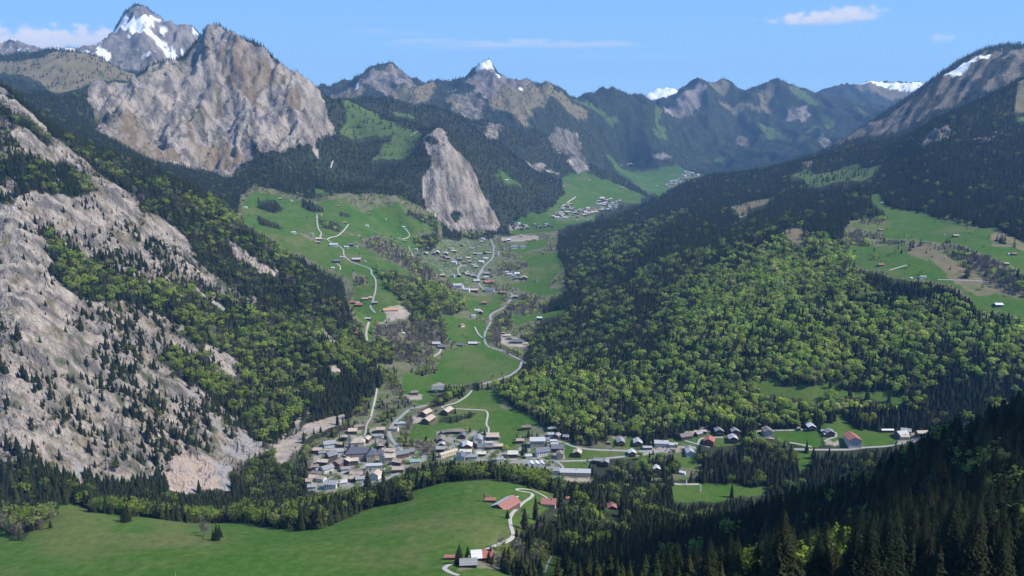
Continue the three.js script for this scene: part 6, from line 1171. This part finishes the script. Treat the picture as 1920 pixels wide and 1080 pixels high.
for (const sp of ['spruce', 'broad', 'bare']) {
  const all = stand[sp]; for (const t of all) t.sp = sp;
  const seen = all.filter((t) => inFrame(t) && (sp === 'spruce' || t.named || -t.z < 1450)).sort((a, b) => (b.named ? 1 : 0) - (a.named ? 1 : 0) || b.big - a.big).slice(0, 300);
  const solo = new Set(seen);
  for (const t of seen) {
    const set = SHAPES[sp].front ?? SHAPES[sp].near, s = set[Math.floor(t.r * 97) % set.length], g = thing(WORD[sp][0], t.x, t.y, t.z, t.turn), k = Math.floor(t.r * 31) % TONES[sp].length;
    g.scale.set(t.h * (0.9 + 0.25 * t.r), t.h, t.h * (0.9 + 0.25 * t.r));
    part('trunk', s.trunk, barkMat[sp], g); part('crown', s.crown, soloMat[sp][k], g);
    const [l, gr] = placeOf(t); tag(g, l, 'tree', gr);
  }
  const rest = all.filter((t) => !solo.has(t)), edge = { spruce: 1750, broad: 1750, bare: 1700 }[sp];
  const sets = [['near', rest.filter((t) => -t.z < edge)], ['far', rest.filter((t) => -t.z >= edge)]];
  const names = { spruce: ['spruce_forest', 'dark spruce forest of the foreground slopes', 'spruce forest covering the valley sides and far mountains'], broad: ['broadleaf_forest', 'bright green beech woods on the near slopes and hill foot', 'green broadleaf woods scattered over the farther slopes'], bare: ['bare_woodland', 'grey leafless thickets near the village and meadow', 'grey leafless woods on the terraces up the valley'] }[sp];
  sets.forEach(([lod, list], li) => {
    const vs = SHAPES[sp][lod], M = new THREE.Matrix4(), Q = new THREE.Quaternion(), UP = V3(0, 1, 0), c = new THREE.Color();
    vs.forEach((s, vi) => {
      const mine = list.filter((t, i) => i % vs.length === vi); if (!mine.length) return;
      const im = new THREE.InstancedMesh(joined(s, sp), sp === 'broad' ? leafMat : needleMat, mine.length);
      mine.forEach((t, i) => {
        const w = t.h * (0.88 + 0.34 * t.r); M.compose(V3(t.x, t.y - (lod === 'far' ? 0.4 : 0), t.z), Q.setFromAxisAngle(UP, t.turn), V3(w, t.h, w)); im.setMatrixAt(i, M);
        const k = TONES[sp], a = k[Math.floor(t.r * 31) % k.length], z = (sp === 'broad' ? (t.zoneTone ? (t.zoneTone > 1 ? 0.78 : 0.55) : t.z > -1300 ? 0.66 : 1) * (t.x < -150 && t.z < -1050 && t.z > -2300 ? 0.76 : 1) : 1) * (0.8 + 0.4 * ((t.r * 57) % 1)) + 0.25 * noise(t.x / 60, t.z / 60); c.setRGB(a[0] * z, a[1] * z, a[2] * z); im.setColorAt(i, c);  // broadleaf colour darkened by zone: spruce and rock ground, near belts, rocky side
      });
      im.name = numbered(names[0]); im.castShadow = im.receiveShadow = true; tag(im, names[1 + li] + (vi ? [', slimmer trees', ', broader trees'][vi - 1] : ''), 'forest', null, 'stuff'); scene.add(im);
    });
  });
}

// ---------------------------------------------------------------- roads, lanes and tracks laid on the land
const flat = (r, g, b, rough = 0.9) => new THREE.MeshStandardMaterial({ color: new THREE.Color().setRGB(r, g, b), roughness: rough });
const roadMat = { asphalt: flat(0.23, 0.225, 0.22), gravel: flat(0.27, 0.255, 0.235), pale: flat(0.35, 0.325, 0.28) };
for (const [name, w, toneName, p] of ROADS) {
  const pts = []; for (let i = 0; i < p.length; i += 2) pts.push(V3(p[i], 0, p[i + 1]));
  const c = new THREE.CatmullRomCurve3(pts, false, 'catmullrom', 0.5), len = c.getLength(), n = Math.max(4, Math.ceil(len / 3)), P = [], ix = [], q = c.getSpacedPoints(n);
  const D = -pts[0].z, lift = D < 1000 ? 0.25 : D < 2000 ? 0.45 : 0.9, across = 5;
  for (let k = 0; k <= n; k++) {
    const t = V3().subVectors(q[Math.min(n, k + 1)], q[Math.max(0, k - 1)]).normalize(), wob = w * (1 + 0.12 * noise(k * 0.21, w * 7 + D));
    for (let j = 0; j <= across; j++) { const o = (j / across - 0.5) * wob, x = q[k].x - t.z * o, z = q[k].z + t.x * o; P.push(x, ground(x, z) + lift, z); }
    for (const o of [-0.5, 0.5]) { const x = q[k].x - t.z * (wob * o * 1.05), z = q[k].z + t.x * (wob * o * 1.05); P.push(x, ground(x, z) - 1.2, z); }
    if (k < n) { const a = k * 8, b = a + 8; for (let j = 0; j < across; j++) ix.push(a + j, b + j + 1, b + j, a + j, a + j + 1, b + j + 1); ix.push(a, b, b + 6, a, b + 6, a + 6, a + 5, b + 7, b + 5, a + 5, a + 7, b + 7); }
  }
  const g = new THREE.BufferGeometry(); g.setAttribute('position', new THREE.Float32BufferAttribute(P, 3)); g.setIndex(ix); g.computeVertexNormals();
  const m = new THREE.Mesh(g, roadMat[toneName]); m.name = numbered(name); m.receiveShadow = true; m.userData = { kind: 'structure', label: { valley_road: 'grey asphalt road winding up the valley', farm_lane: 'pale gravel lane crossing the fields behind the village', meadow_lane: 'pale lane winding up past the foreground farms', hamlet_road: 'gravel road through the hamlet', terrace_road: 'pale road over the terrace meadows', village_lane: 'lane between village houses', forest_track: 'pale track along the slope' }[name], category: 'road' };
  scene.add(m);
}

// ---------------------------------------------------------------- houses
const ROOF = { tan: [[0.47, 0.375, 0.285], [0.40, 0.325, 0.255], [0.52, 0.42, 0.32]], brown: [[0.20, 0.165, 0.14], [0.24, 0.19, 0.155]], grey: [[0.27, 0.265, 0.26], [0.31, 0.305, 0.30]], slate: [[0.135, 0.145, 0.165], [0.165, 0.175, 0.19]], pale: [[0.50, 0.495, 0.49], [0.44, 0.44, 0.445]], white: [[0.68, 0.68, 0.69]], cream: [[0.60, 0.56, 0.44]], red: [[0.38, 0.135, 0.10], [0.34, 0.14, 0.115]], teal: [[0.22, 0.36, 0.32]], orange: [[0.55, 0.30, 0.16]] };
const WALL = { wood: [[0.085, 0.058, 0.042], [0.12, 0.082, 0.056], [0.065, 0.05, 0.042]], white: [[0.62, 0.60, 0.56], [0.55, 0.53, 0.49]], cream: [[0.58, 0.49, 0.36], [0.52, 0.44, 0.34]], red: [[0.23, 0.06, 0.045]], blue: [[0.12, 0.17, 0.27]] };
function slatGrain(seed) { const n = 128, d = new Uint8Array(n * n * 4), r = rng(seed), row = []; for (let j = 0; j < n; j++) row.push(0.86 + 0.22 * r()); for (let j = 0; j < n; j++) for (let i = 0; i < n; i++) { const o = (j * n + i) * 4, v = clamp(row[j >> 2] * (0.9 + 0.16 * r() + 0.12 * noise(i / 13, j / 9 + seed)) * 225, 0, 255); d[o] = d[o + 1] = d[o + 2] = v; d[o + 3] = 255; } const t = new THREE.DataTexture(d, n, n); t.wrapS = t.wrapT = THREE.RepeatWrapping; t.magFilter = THREE.LinearFilter; t.colorSpace = THREE.SRGBColorSpace; t.needsUpdate = true; return t; }
const weather = slatGrain(8);
const roofMats = {}, wallMats = {};
for (const k in ROOF) roofMats[k] = ROOF[k].map((c) => new THREE.MeshStandardMaterial({ color: new THREE.Color().setRGB(...c).multiplyScalar(1.25), map: weather, roughness: ['white', 'pale', 'slate', 'grey'].includes(k) ? 0.6 : 0.9 }));
for (const k in WALL) wallMats[k] = WALL[k].map((c) => flat(...c));
const glassMat = flat(0.03, 0.035, 0.045, 0.25), trimMat = flat(0.55, 0.53, 0.50), timberMat = flat(0.13, 0.085, 0.055), chimneyMat = flat(0.42, 0.38, 0.34);
const quad = (o, a, b, c, d) => o.push(...a, ...b, ...c, ...a, ...c, ...d);
function prism(L, W, y0, y1, rise) {                       // walls with two gables, ridge along x
  const o = [], x = L / 2, z = W / 2;
  quad(o, [-x, y0, z], [x, y0, z], [x, y1, z], [-x, y1, z]); quad(o, [x, y0, -z], [-x, y0, -z], [-x, y1, -z], [x, y1, -z]);
  for (const s of [-1, 1]) { quad(o, [s * x, y0, s * z], [s * x, y0, -s * z], [s * x, y1, -s * z], [s * x, y1, s * z]); o.push(s * x, y1, s * z, s * x, y1, -s * z, s * x, y1 + rise, 0); }
  return geo(o);
}
function gableRoof(L, W, y1, rise, over, side) {           // slabs with thickness; side 1 or -1 gives one slope alone
  const o = [], uv = [], x = L / 2 + over, zz = W / 2 + over, th = 0.35, dy = rise * (zz / (W / 2)), top = y1 + rise + th, eave = top - dy;
  for (const s of side ? [side] : [-1, 1]) {
    const A = [-x, top, 0], B = [x, top, 0], C = [x, eave, s * zz], D = [-x, eave, s * zz], d = (p) => [p[0], p[1] - th, p[2]];
    const f = s > 0 ? (a, b, c, e) => quad(o, a, b, c, e) : (a, b, c, e) => quad(o, e, c, b, a);
    f(D, C, B, A); f(d(A), d(B), d(C), d(D)); f(d(D), d(C), C, D); f(d(C), d(B), B, C); f(d(A), d(D), D, A);
    if (side) f(d(B), d(A), A, B);
  }
  const g = geo(o), p = g.attributes.position; for (let i = 0; i < p.count; i++) uv.push(p.getX(i) / 9, (Math.abs(p.getZ(i)) + p.getY(i) * 0.3) / 9); g.setAttribute('uv', new THREE.Float32BufferAttribute(uv, 2)); return g;
}
function hipRoof(L, W, y1, rise, over) {
  const o = [], uv = [], x = L / 2 + over, z = W / 2 + over, r = Math.max(0.2, (L - W) / 2), t = y1 + rise, e = y1 - 0.25;
  quad(o, [-x, e, z], [x, e, z], [r, t, 0], [-r, t, 0]); quad(o, [x, e, -z], [-x, e, -z], [-r, t, 0], [r, t, 0]); o.push(x, e, z, x, e, -z, r, t, 0, -x, e, -z, -x, e, z, -r, t, 0); quad(o, [-x, e, -z], [x, e, -z], [x, e, z], [-x, e, z]);
  const g = geo(o), p = g.attributes.position; for (let i = 0; i < p.count; i++) uv.push(p.getX(i) / 9, p.getZ(i) / 9); g.setAttribute('uv', new THREE.Float32BufferAttribute(uv, 2)); return g;
}
const boxCache = new Map();
const box = (w, h, d) => { const k = `${w.toFixed(2)},${h.toFixed(2)},${d.toFixed(2)}`; if (!boxCache.has(k)) boxCache.set(k, new THREE.BoxGeometry(w, h, d)); return boxCache.get(k); };
const windowPane = box(1.1, 1.4, 0.12);
const ORD = ['', 'first', 'second', 'third', 'fourth', 'fifth', 'sixth', 'seventh', 'eighth', 'ninth', 'tenth', 'eleventh', 'twelfth', 'thirteenth', 'fourteenth', 'fifteenth', 'sixteenth', 'seventeenth', 'eighteenth', 'nineteenth', 'twentieth', 'twenty-first', 'twenty-second', 'twenty-third', 'twenty-fourth', 'twenty-fifth', 'twenty-sixth'];
const PLACE = { abbey: 'in the old village round the abbey', meadow_edge: 'beside the road above the village', middle: 'in the cluster below the field lane', school: 'round the long pale hall', hamlet: 'in the hamlet at the wooded foot', farmroad: 'on the farm road behind the dark spruces', alp: 'on the high pasture', terrace: 'on the terrace meadows', sawmill: 'in the yard beside the valley road', midvillage: 'in the middle village' };
const FRONT = ['small red roofed shed beside the big foreground barn', 'big barn with rust red roof and pale metal slope', 'red roofed house with pale gable beside the lane', 'farmhouse with half white, half red roof', 'grey roofed annex below the two coloured farmhouse', 'low red roofed hut at the foot of the meadow', 'lone red roofed chalet among the lower woods', 'tiny red roof among the trees behind the house'];
let frontAt = 0;
for (const [cl, hx, hz, L0, W0, rot, H0, roof, wall, sort, ord, count] of HOUSES) {
  const town = ['abbey', 'middle', 'school', 'hamlet', 'farmroad', 'meadow_edge'].includes(cl) ? 1.14 : cl === 'midvillage' ? 1.1 : 1, L = L0 * town, W = W0 * town, H = H0 * (town > 1 ? 1.2 : 1);
  const turn = THREE.MathUtils.degToRad(rot), D = -hz, c = Math.cos(turn), s = Math.sin(turn), r = rng(Math.round(hx * 7 + hz * 13)), cz = hz;
  let lo = 1e9, hi = -1e9; for (const [a, b] of [[-1, -1], [1, -1], [1, 1], [-1, 1], [0, 0]]) { const x = a * L / 2, z = b * W / 2, y = ground(hx + x * c + z * s, cz - x * s + z * c); lo = Math.min(lo, y); hi = Math.max(hi, y); }
  const base = (lo + hi) / 2, y0 = lo - base - 0.6, rise = W * 0.5 * (roof === 'slate' ? 0.62 : 0.5), over = Math.min(1.1, W * 0.09), pickR = roofMats[roof][Math.floor(r() * roofMats[roof].length)], pickW = wallMats[wall][Math.floor(r() * wallMats[wall].length)];
  const g = thing(sort === 'barn' ? 'barn' : L < 7 ? 'hut' : wall === 'wood' ? 'chalet' : 'house', hx, base, cz, turn);
  part('wall', prism(L, W, y0, H, rise), pickW, g);
  if (sort === 'twotone') {
    const o = part('roof', gableRoof(L * 0.52, W, H, rise, over * 0.5), roofMats.red[0], g); o.position.x = L * 0.25;
    const q = part('roof', gableRoof(L * 0.46, W, H + 0.05, rise, over * 0.5), roofMats.white[0], g); q.position.x = -L * 0.26; q.userData.label = 'white metal half of the roof';
  } else if (sort === 'barn') {
    part('roof', gableRoof(L, W, H, rise, over, 1), roofMats.red[1], g).userData.label = 'rust red roof slope';
    part('roof', gableRoof(L, W, H, rise, over, -1), roofMats.pale[0], g).userData.label = 'pale metal roof slope';
  } else { const o = part('roof', gableRoof(L, W, H, rise, over), pickR, g); if (L > 9 && D < 2600 && r() > 0.25) { const ch = part('chimney', box(0.9, 2.4, 0.9), chimneyMat, o); ch.position.set((r() - 0.5) * L * 0.5, H + rise * 0.9 + 0.6, W * 0.14 * (r() > 0.5 ? 1 : -1)); } }
  if (D < 1750 && L > 8 && H >= 4) {
    // windows on the two fronts that face down the valley
    const floors = H > 8 ? 3 : H > 5.4 ? 2 : 1, faces = [[L, 0, W / 2, 0], [W, L / 2, 0, Math.PI / 2], [W, -L / 2, 0, -Math.PI / 2]];
    for (const [len, ox, oz, ang] of faces) {
      const wz = Math.cos(turn + ang); if (wz < 0.35) continue;
      const n = Math.min(7, Math.max(2, Math.round(len / 3.6)));
      for (let f = 0; f < floors; f++) for (let k = 0; k < n; k++) { const o = (k + 0.5) / n * len - len / 2, m = part('window', windowPane, glassMat, g); m.position.set(ox ? ox + 0.05 * Math.sign(ox) : o, 1.5 + f * 2.7 + (hi - base) * 0.4, ox ? o : oz + 0.05); m.rotation.y = ang; }
      if (wall === 'wood' && ox && floors > 1) { const m = part('balcony', box(len * 0.9, 1.0, 1.1), timberMat, g); m.position.set(ox + 0.57 * Math.sign(ox), 3.3, 0); m.rotation.y = ang; }
    }
  }
  const toneWord = { tan: 'tan', brown: 'brown', grey: 'grey', slate: 'dark slate', pale: 'pale grey', white: 'white', cream: 'cream', red: 'red', teal: 'green', orange: 'orange' }[roof];
  if (cl === 'front') tag(g, FRONT[frontAt++], sort === 'barn' ? 'barn' : 'house');
  else if (cl === 'farvillage') tag(g, `tiny ${toneWord} roofed house in the far valley village`, 'house', `${toneWord} roofed houses of the far village`);
  else if (cl === 'farhamlet') tag(g, `tiny ${toneWord} roofed house in the farthest hillside hamlet`, 'house', `${toneWord} roofed houses of the farthest hamlet`);
  else tag(g, count === 1 ? `the only ${toneWord} roofed house ${PLACE[cl]}` : `${ORD[ord]} ${toneWord} roofed house from the left ${PLACE[cl]}`, 'house', `houses ${PLACE[cl]}`);
}

// ---------------------------------------------------------------- abbey, church and the hall with three gables
const SPOTS = { pylon: [[272.2,-1196], [289.2,-1174]], crane: [[-299.2,-2127]], bale: [[-3,-864.3], [-0.4,-865.1], [2.6,-867.3], [5.3,-871.4], [6.9,-873.7]], cow: [[-155.3,-1445], [-162.2,-1425], [-171.1,-1424], [-169,-1405], [-178.1,-1406], [-177.7,-1438], [-188.2,-1406], [-168.3,-1443]], car: [[-182.3,-1347], [-172.3,-1339], [-166.3,-1326], [-176,-1343], [-154.2,-1308], [-213.4,-1478], [-207.6,-1477], [-215.9,-1450], [-218.9,-1418], [-193.6,-1350], [-270.9,-1251], [-261.1,-1250], [-251.6,-1264], [-256.5,-1264], [-166,-1302], [-229.8,-1334], [-269.8,-1488], [235.5,-1317], [260.3,-1308], [263.5,-1311], [258.7,-1321], [266.1,-1304], [276.1,-1301]], church: [[-267,-1341]], abbey: [[-255.6,-1299]], triple: [[39.3,-1266]], stake: [[-247.3,-550.2]], mast: [[3112,-5396]] };
const wallBox = (w, h, d, y0 = -2.5) => { const g = new THREE.BoxGeometry(w, h - y0, d); g.translate(0, (h + y0) / 2, 0); return g; };
function windowRow(parent, n, floors, len, x, z, ang, y = 2.2, dy = 3.3) { for (let f = 0; f < floors; f++) for (let k = 0; k < n; k++) { const o = (k + 0.5) / n * len - len / 2, m = part('window', box(1.2, 1.8, 0.14), glassMat, parent); m.position.set(x + Math.cos(ang) * o, y + f * dy, z - Math.sin(ang) * o); m.rotation.y = ang; } }
{
  const [x, z] = SPOTS.abbey[0], y = ground(x, z), g = thing('abbey', x, y, z, THREE.MathUtils.degToRad(8));
  tag(g, 'large old abbey with steep dark slate hipped roofs and cream walls', 'abbey');
  const slate = new THREE.MeshStandardMaterial({ color: new THREE.Color().setRGB(0.125, 0.135, 0.16), map: weather, roughness: 0.65 }), cream = flat(0.58, 0.48, 0.36), shadedCream = flat(0.40, 0.33, 0.29);  // the long front wing has its shade put into a darker wall colour
  const wing = (w, h, d, rise, px, pz, turn, wm) => { const q = new THREE.Group(); q.name = 'wing'; q.position.set(px, 0, pz); q.rotation.y = turn; g.add(q); part('wall', wallBox(w, h, d), wm, q); part('roof', hipRoof(w, d, h, rise, 0.7), slate, q); return q; };
  const a = wing(42, 12, 15, 8.5, -3, -6, 0, shadedCream); windowRow(a, 9, 3, 32, -4, 7.56, 0);
  const b = wing(24, 12.6, 15, 8.2, 19, 2, Math.PI / 2, cream); windowRow(b, 5, 3, 12, -12.06, 0, -Math.PI / 2); windowRow(b, 6, 3, 20, 0, 7.56, 0);
  const c = wing(15, 9, 13, 6.5, 33, -5, 0, cream); windowRow(c, 4, 2, 12, 0, 6.56, 0);
}
{
  const [x, z] = SPOTS.church[0], y = ground(x, z), g = thing('church', x, y, z, THREE.MathUtils.degToRad(6));
  tag(g, 'tall church with tan hipped roof and stub tower behind the abbey', 'church');
  const cream = flat(0.52, 0.43, 0.33), tan = roofMats.tan[2];
  part('nave', wallBox(24, 14, 13), cream, g); part('roof', hipRoof(24, 13, 14, 6, 0.8), tan, g);
  const t = part('transept', wallBox(11, 15, 11), cream, g); t.position.set(6, 0, 3); const tr = part('roof', hipRoof(11, 11, 15, 5.5, 0.7), tan, g); tr.position.set(6, 0, 3);
  const w = part('tower', wallBox(5.5, 20, 5.5), flat(0.27, 0.25, 0.24), g); w.position.set(-14, 0, -1); const sp = part('spire', hipRoof(5.5, 5.4, 20, 5, 0.4), roofMats.slate[0], g); sp.position.set(-14, 0, -1);
  windowRow(g, 4, 1, 18, 0, 6.56, 0, 7);
}
{
  const [x, z] = SPOTS.triple[0], y = ground(x, z), g = thing('hall', x, y, z, THREE.MathUtils.degToRad(4));
  tag(g, 'hall under three white gabled roofs beside the tree belt', 'hall');
  for (let k = -1; k <= 1; k++) { const b = new THREE.Group(); b.name = 'bay'; b.position.set(k * 9, 0, k * 0.4); b.rotation.y = Math.PI / 2; g.add(b); part('wall', prism(12, 8.8, -2, 5, 2.9), wallMats.white[0], b); part('roof', gableRoof(12, 8.8, 5, 2.9, 0.35), roofMats.white[0], b); }
}

// ---------------------------------------------------------------- small things
SPOTS.pylon.forEach(([x, z], k) => {
  const H = k ? 12 : 9, g = thing('pylon', x, ground(x, z), z, 0.5); tag(g, k ? 'taller white lattice pylon out on the valley meadow' : 'shorter white lattice pylon at the edge of the valley meadow', 'pylon', 'white pylons on the valley meadow');
  const white = flat(0.7, 0.7, 0.68);
  for (const [a, b] of [[-1, -1], [1, -1], [1, 1], [-1, 1]]) { const o = []; stick(o, V3(a * 1.3, -0.5, b * 1.3), V3(a * 0.25, H, b * 0.25), 0.16, 0.12, 5); part('leg', geo(o), white, g); }
  for (let f = 0; f < 5; f++) { const o = [], y = H * (0.1 + 0.17 * f), y2 = y + H * 0.17, w = 1.3 - 1.05 * y / H, w2 = 1.3 - 1.05 * y2 / H; for (const t of [0, 1, 2, 3]) { const R2 = (p) => p.applyAxisAngle(V3(0, 1, 0), t * Math.PI / 2); stick(o, R2(V3(-w, y, w)), R2(V3(w2, y2, w2)), 0.09, 0.09, 4); } part('brace', geo(o), white, g); }
  const o = []; stick(o, V3(-2, H - 0.6, 0), V3(2, H - 0.6, 0), 0.14, 0.14, 5); part('crossarm', geo(o), white, g);
});
{
  const [x, z] = SPOTS.crane[0], g = thing('crane', x, ground(x, z), z, 0.15), yellow = flat(0.55, 0.36, 0.06); tag(g, 'yellow tower crane over the building site with orange roof', 'crane');
  let o = []; for (const [a, b] of [[-0.7, -0.7], [0.7, -0.7], [0.7, 0.7], [-0.7, 0.7]]) stick(o, V3(a, -1, b), V3(a, 17, b), 0.22, 0.22, 4); for (let f = 0; f < 8; f++) { stick(o, V3(-0.7, f * 2.1, 0.7), V3(0.7, f * 2.1 + 2.1, 0.7), 0.12, 0.12, 4); stick(o, V3(0.7, f * 2.1, 0.7), V3(0.7, f * 2.1 + 2.1, -0.7), 0.12, 0.12, 4); } part('mast', geo(o), yellow, g);
  o = []; stick(o, V3(-6, 17, 0), V3(20, 17, 0), 0.4, 0.25, 5); stick(o, V3(0, 20.5, 0), V3(14, 17.2, 0), 0.12, 0.12, 4); stick(o, V3(0, 20.5, 0), V3(-5, 17.2, 0), 0.12, 0.12, 4); stick(o, V3(0, 17, 0), V3(0, 20.5, 0), 0.35, 0.15, 5); part('jib', geo(o), yellow, g);
  part('counterweight', box(2, 1.8, 1.6), flat(0.35, 0.34, 0.33), g).position.set(-5.4, 16, 0);
}
{
  const s = new THREE.CylinderGeometry(0.75, 0.75, 1.3, 16); s.rotateZ(Math.PI / 2); const white = flat(0.75, 0.75, 0.74, 0.5), names = ['farthest from the barn', 'second', 'third', 'fourth', 'nearest the hairpin'];
  SPOTS.bale.forEach(([x, z], k) => { const m = new THREE.Mesh(s, white); m.name = numbered('wrapped_bale'); m.position.set(x, ground(x, z) + 0.7, z); m.rotation.y = k * 0.7; m.castShadow = true; tag(m, k === 0 ? 'white wrapped bale at the barn end of the short row' : k === 4 ? 'white wrapped bale at the lane end of the short row' : `${ORD[k + 1]} white wrapped bale from the barn end of the row`, 'bale', 'white bales behind the barn'); scene.add(m); });
}
{
  const hide = flat(0.06, 0.035, 0.025);
  const body = new THREE.SphereGeometry(1, 12, 8); body.scale(1.05, 0.48, 0.42); body.translate(0, 1.05, 0);
  const o = []; for (const [a, b] of [[0.7, 0.22], [0.7, -0.22], [-0.72, 0.22], [-0.72, -0.22]]) { stick(o, V3(a, 0.95, b), V3(a + 0.04 * Math.sign(-a), 0.5, b), 0.15, 0.09, 5); stick(o, V3(a + 0.04 * Math.sign(-a), 0.5, b), V3(a, 0, b), 0.09, 0.07, 5); } stick(o, V3(0.85, 1.25, 0), V3(1.35, 0.85, 0), 0.26, 0.17, 6); stick(o, V3(1.3, 0.92, 0), V3(1.68, 0.5, 0), 0.17, 0.1, 6); stick(o, V3(-1, 1.3, 0), V3(-1.12, 0.5, 0), 0.04, 0.03, 4); stick(o, V3(1.28, 0.98, 0.12), V3(1.25, 1.1, 0.3), 0.06, 0.02, 4); stick(o, V3(1.28, 0.98, -0.12), V3(1.25, 1.1, -0.3), 0.06, 0.02, 4);
  const bg = body.toNonIndexed(); bg.deleteAttribute('uv'); const cow = mergeGeometries([bg, geo(o)]);
  SPOTS.cow.forEach(([x, z], k) => { const m = new THREE.Mesh(cow, hide); m.name = numbered('cow'); m.position.set(x, ground(x, z), z); m.rotation.y = k * 2.1; m.castShadow = true; tag(m, 'small dark cow grazing on the field beside the village', 'cow', 'cows on the village field'); scene.add(m); });
}
{
  const paint = [[0.5, 0.03, 0.03], [0.5, 0.04, 0.035], [0.6, 0.6, 0.6], [0.55, 0.55, 0.56], [0.06, 0.07, 0.09], [0.3, 0.31, 0.33], [0.62, 0.62, 0.62], [0.1, 0.16, 0.3]].map((c) => flat(...c, 0.35)), words = ['red', 'red', 'white', 'silver', 'black', 'grey', 'white', 'blue'], tyre = flat(0.02, 0.02, 0.02);
  const sh = new THREE.Shape(); sh.moveTo(-2.1, 0.3); sh.lineTo(2.1, 0.3); sh.lineTo(2.15, 0.75); sh.lineTo(1.3, 0.95); sh.lineTo(-2.0, 1.0); sh.lineTo(-2.15, 0.7); const body = new THREE.ExtrudeGeometry(sh, { depth: 1.6, bevelSize: 0.08, bevelThickness: 0.08, bevelSegments: 2 }); body.translate(0, 0, -0.8);
  const ch = new THREE.Shape(); ch.moveTo(-1.9, 0.98); ch.lineTo(1.2, 0.95); ch.lineTo(0.5, 1.5); ch.lineTo(-1.5, 1.52); const cab = new THREE.ExtrudeGeometry(ch, { depth: 1.4, bevelSize: 0.06, bevelThickness: 0.06, bevelSegments: 2 }); cab.translate(0, 0, -0.7);
  const wh = new THREE.CylinderGeometry(0.33, 0.33, 0.22, 14); wh.rotateX(Math.PI / 2);
  SPOTS.car.forEach(([x, z], k) => {
    const q = k % 8, g = thing('parked_car', x, ground(x, z) + 0.12, z, 0.4 + k * 1.3); part('body', body, paint[q], g); part('cabin', cab, glassMat, g);
    for (const [a, b] of [[1.35, 0.82], [1.35, -0.82], [-1.35, 0.82], [-1.35, -0.82]]) part('wheel', wh, tyre, g).position.set(a, 0.33, b);
    tag(g, z > -1330 && x > 150 ? `small ${words[q]} car parked in the hamlet yard` : `small ${words[q]} car parked in the old village`, 'car', `${words[q]} cars parked in the villages`);
  });
}
{
  let [x, z] = SPOTS.stake[0], g = thing('stake', x, ground(x, z), z), o = []; stick(o, V3(0, -0.5, 0), V3(0.15, 4.6, 0), 0.11, 0.08, 6); part('pole', geo(o), flat(0.55, 0.5, 0.36), g); tag(g, 'pale wooden stake at the foot of the foreground meadow', 'stake');
  [x, z] = SPOTS.mast[0]; g = thing('antenna_mast', x, ground(x, z), z); o = []; stick(o, V3(0, -4, 0), V3(0, 42, 0), 1.6, 0.8, 6); part('mast', geo(o), flat(0.5, 0.5, 0.5), g); o = []; stick(o, V3(-9, 38, 0), V3(9, 38, 0), 0.9, 0.9, 5); part('crossarm', geo(o), flat(0.5, 0.5, 0.5), g); tag(g, 'thin antenna mast on the crest of the steep mountain', 'mast');
}
// an unseen cumulus, added out of view to cast shade on the foreground spruces
{
  const g = thing('cloud', 0, 0, 0); g.position.set(395, 330, -400).addScaledVector(SUN, 2400); tag(g, 'unseen white cumulus added to shade the foreground slope', 'cloud');
  const white = [0.35, 0.55, 0.9].map((op) => new THREE.MeshStandardMaterial({ color: new THREE.Color().setRGB(0.9, 0.9, 0.92), roughness: 1, transparent: true, opacity: op }));
  [1.15, 1.0, 0.86].forEach((f, k) => {
    const s = new THREE.IcosahedronGeometry(1, 20), p = s.attributes.position;
    for (let i = 0; i < p.count; i++) { const x = p.getX(i), y = p.getY(i), z = p.getZ(i), n = fbm(x * 2 + 3 + k * 0.15, y * 2 + z * 1.7, 3), q = f * (1 + 0.25 * n); p.setXYZ(i, x * q, y * q * (y < 0 ? 0.5 : 1), z * q); }
    s.computeVertexNormals(); const m = part('billow', s, white[k], g); m.scale.set(250, 110, 270);
  });
}

renderer.render(scene, camera);
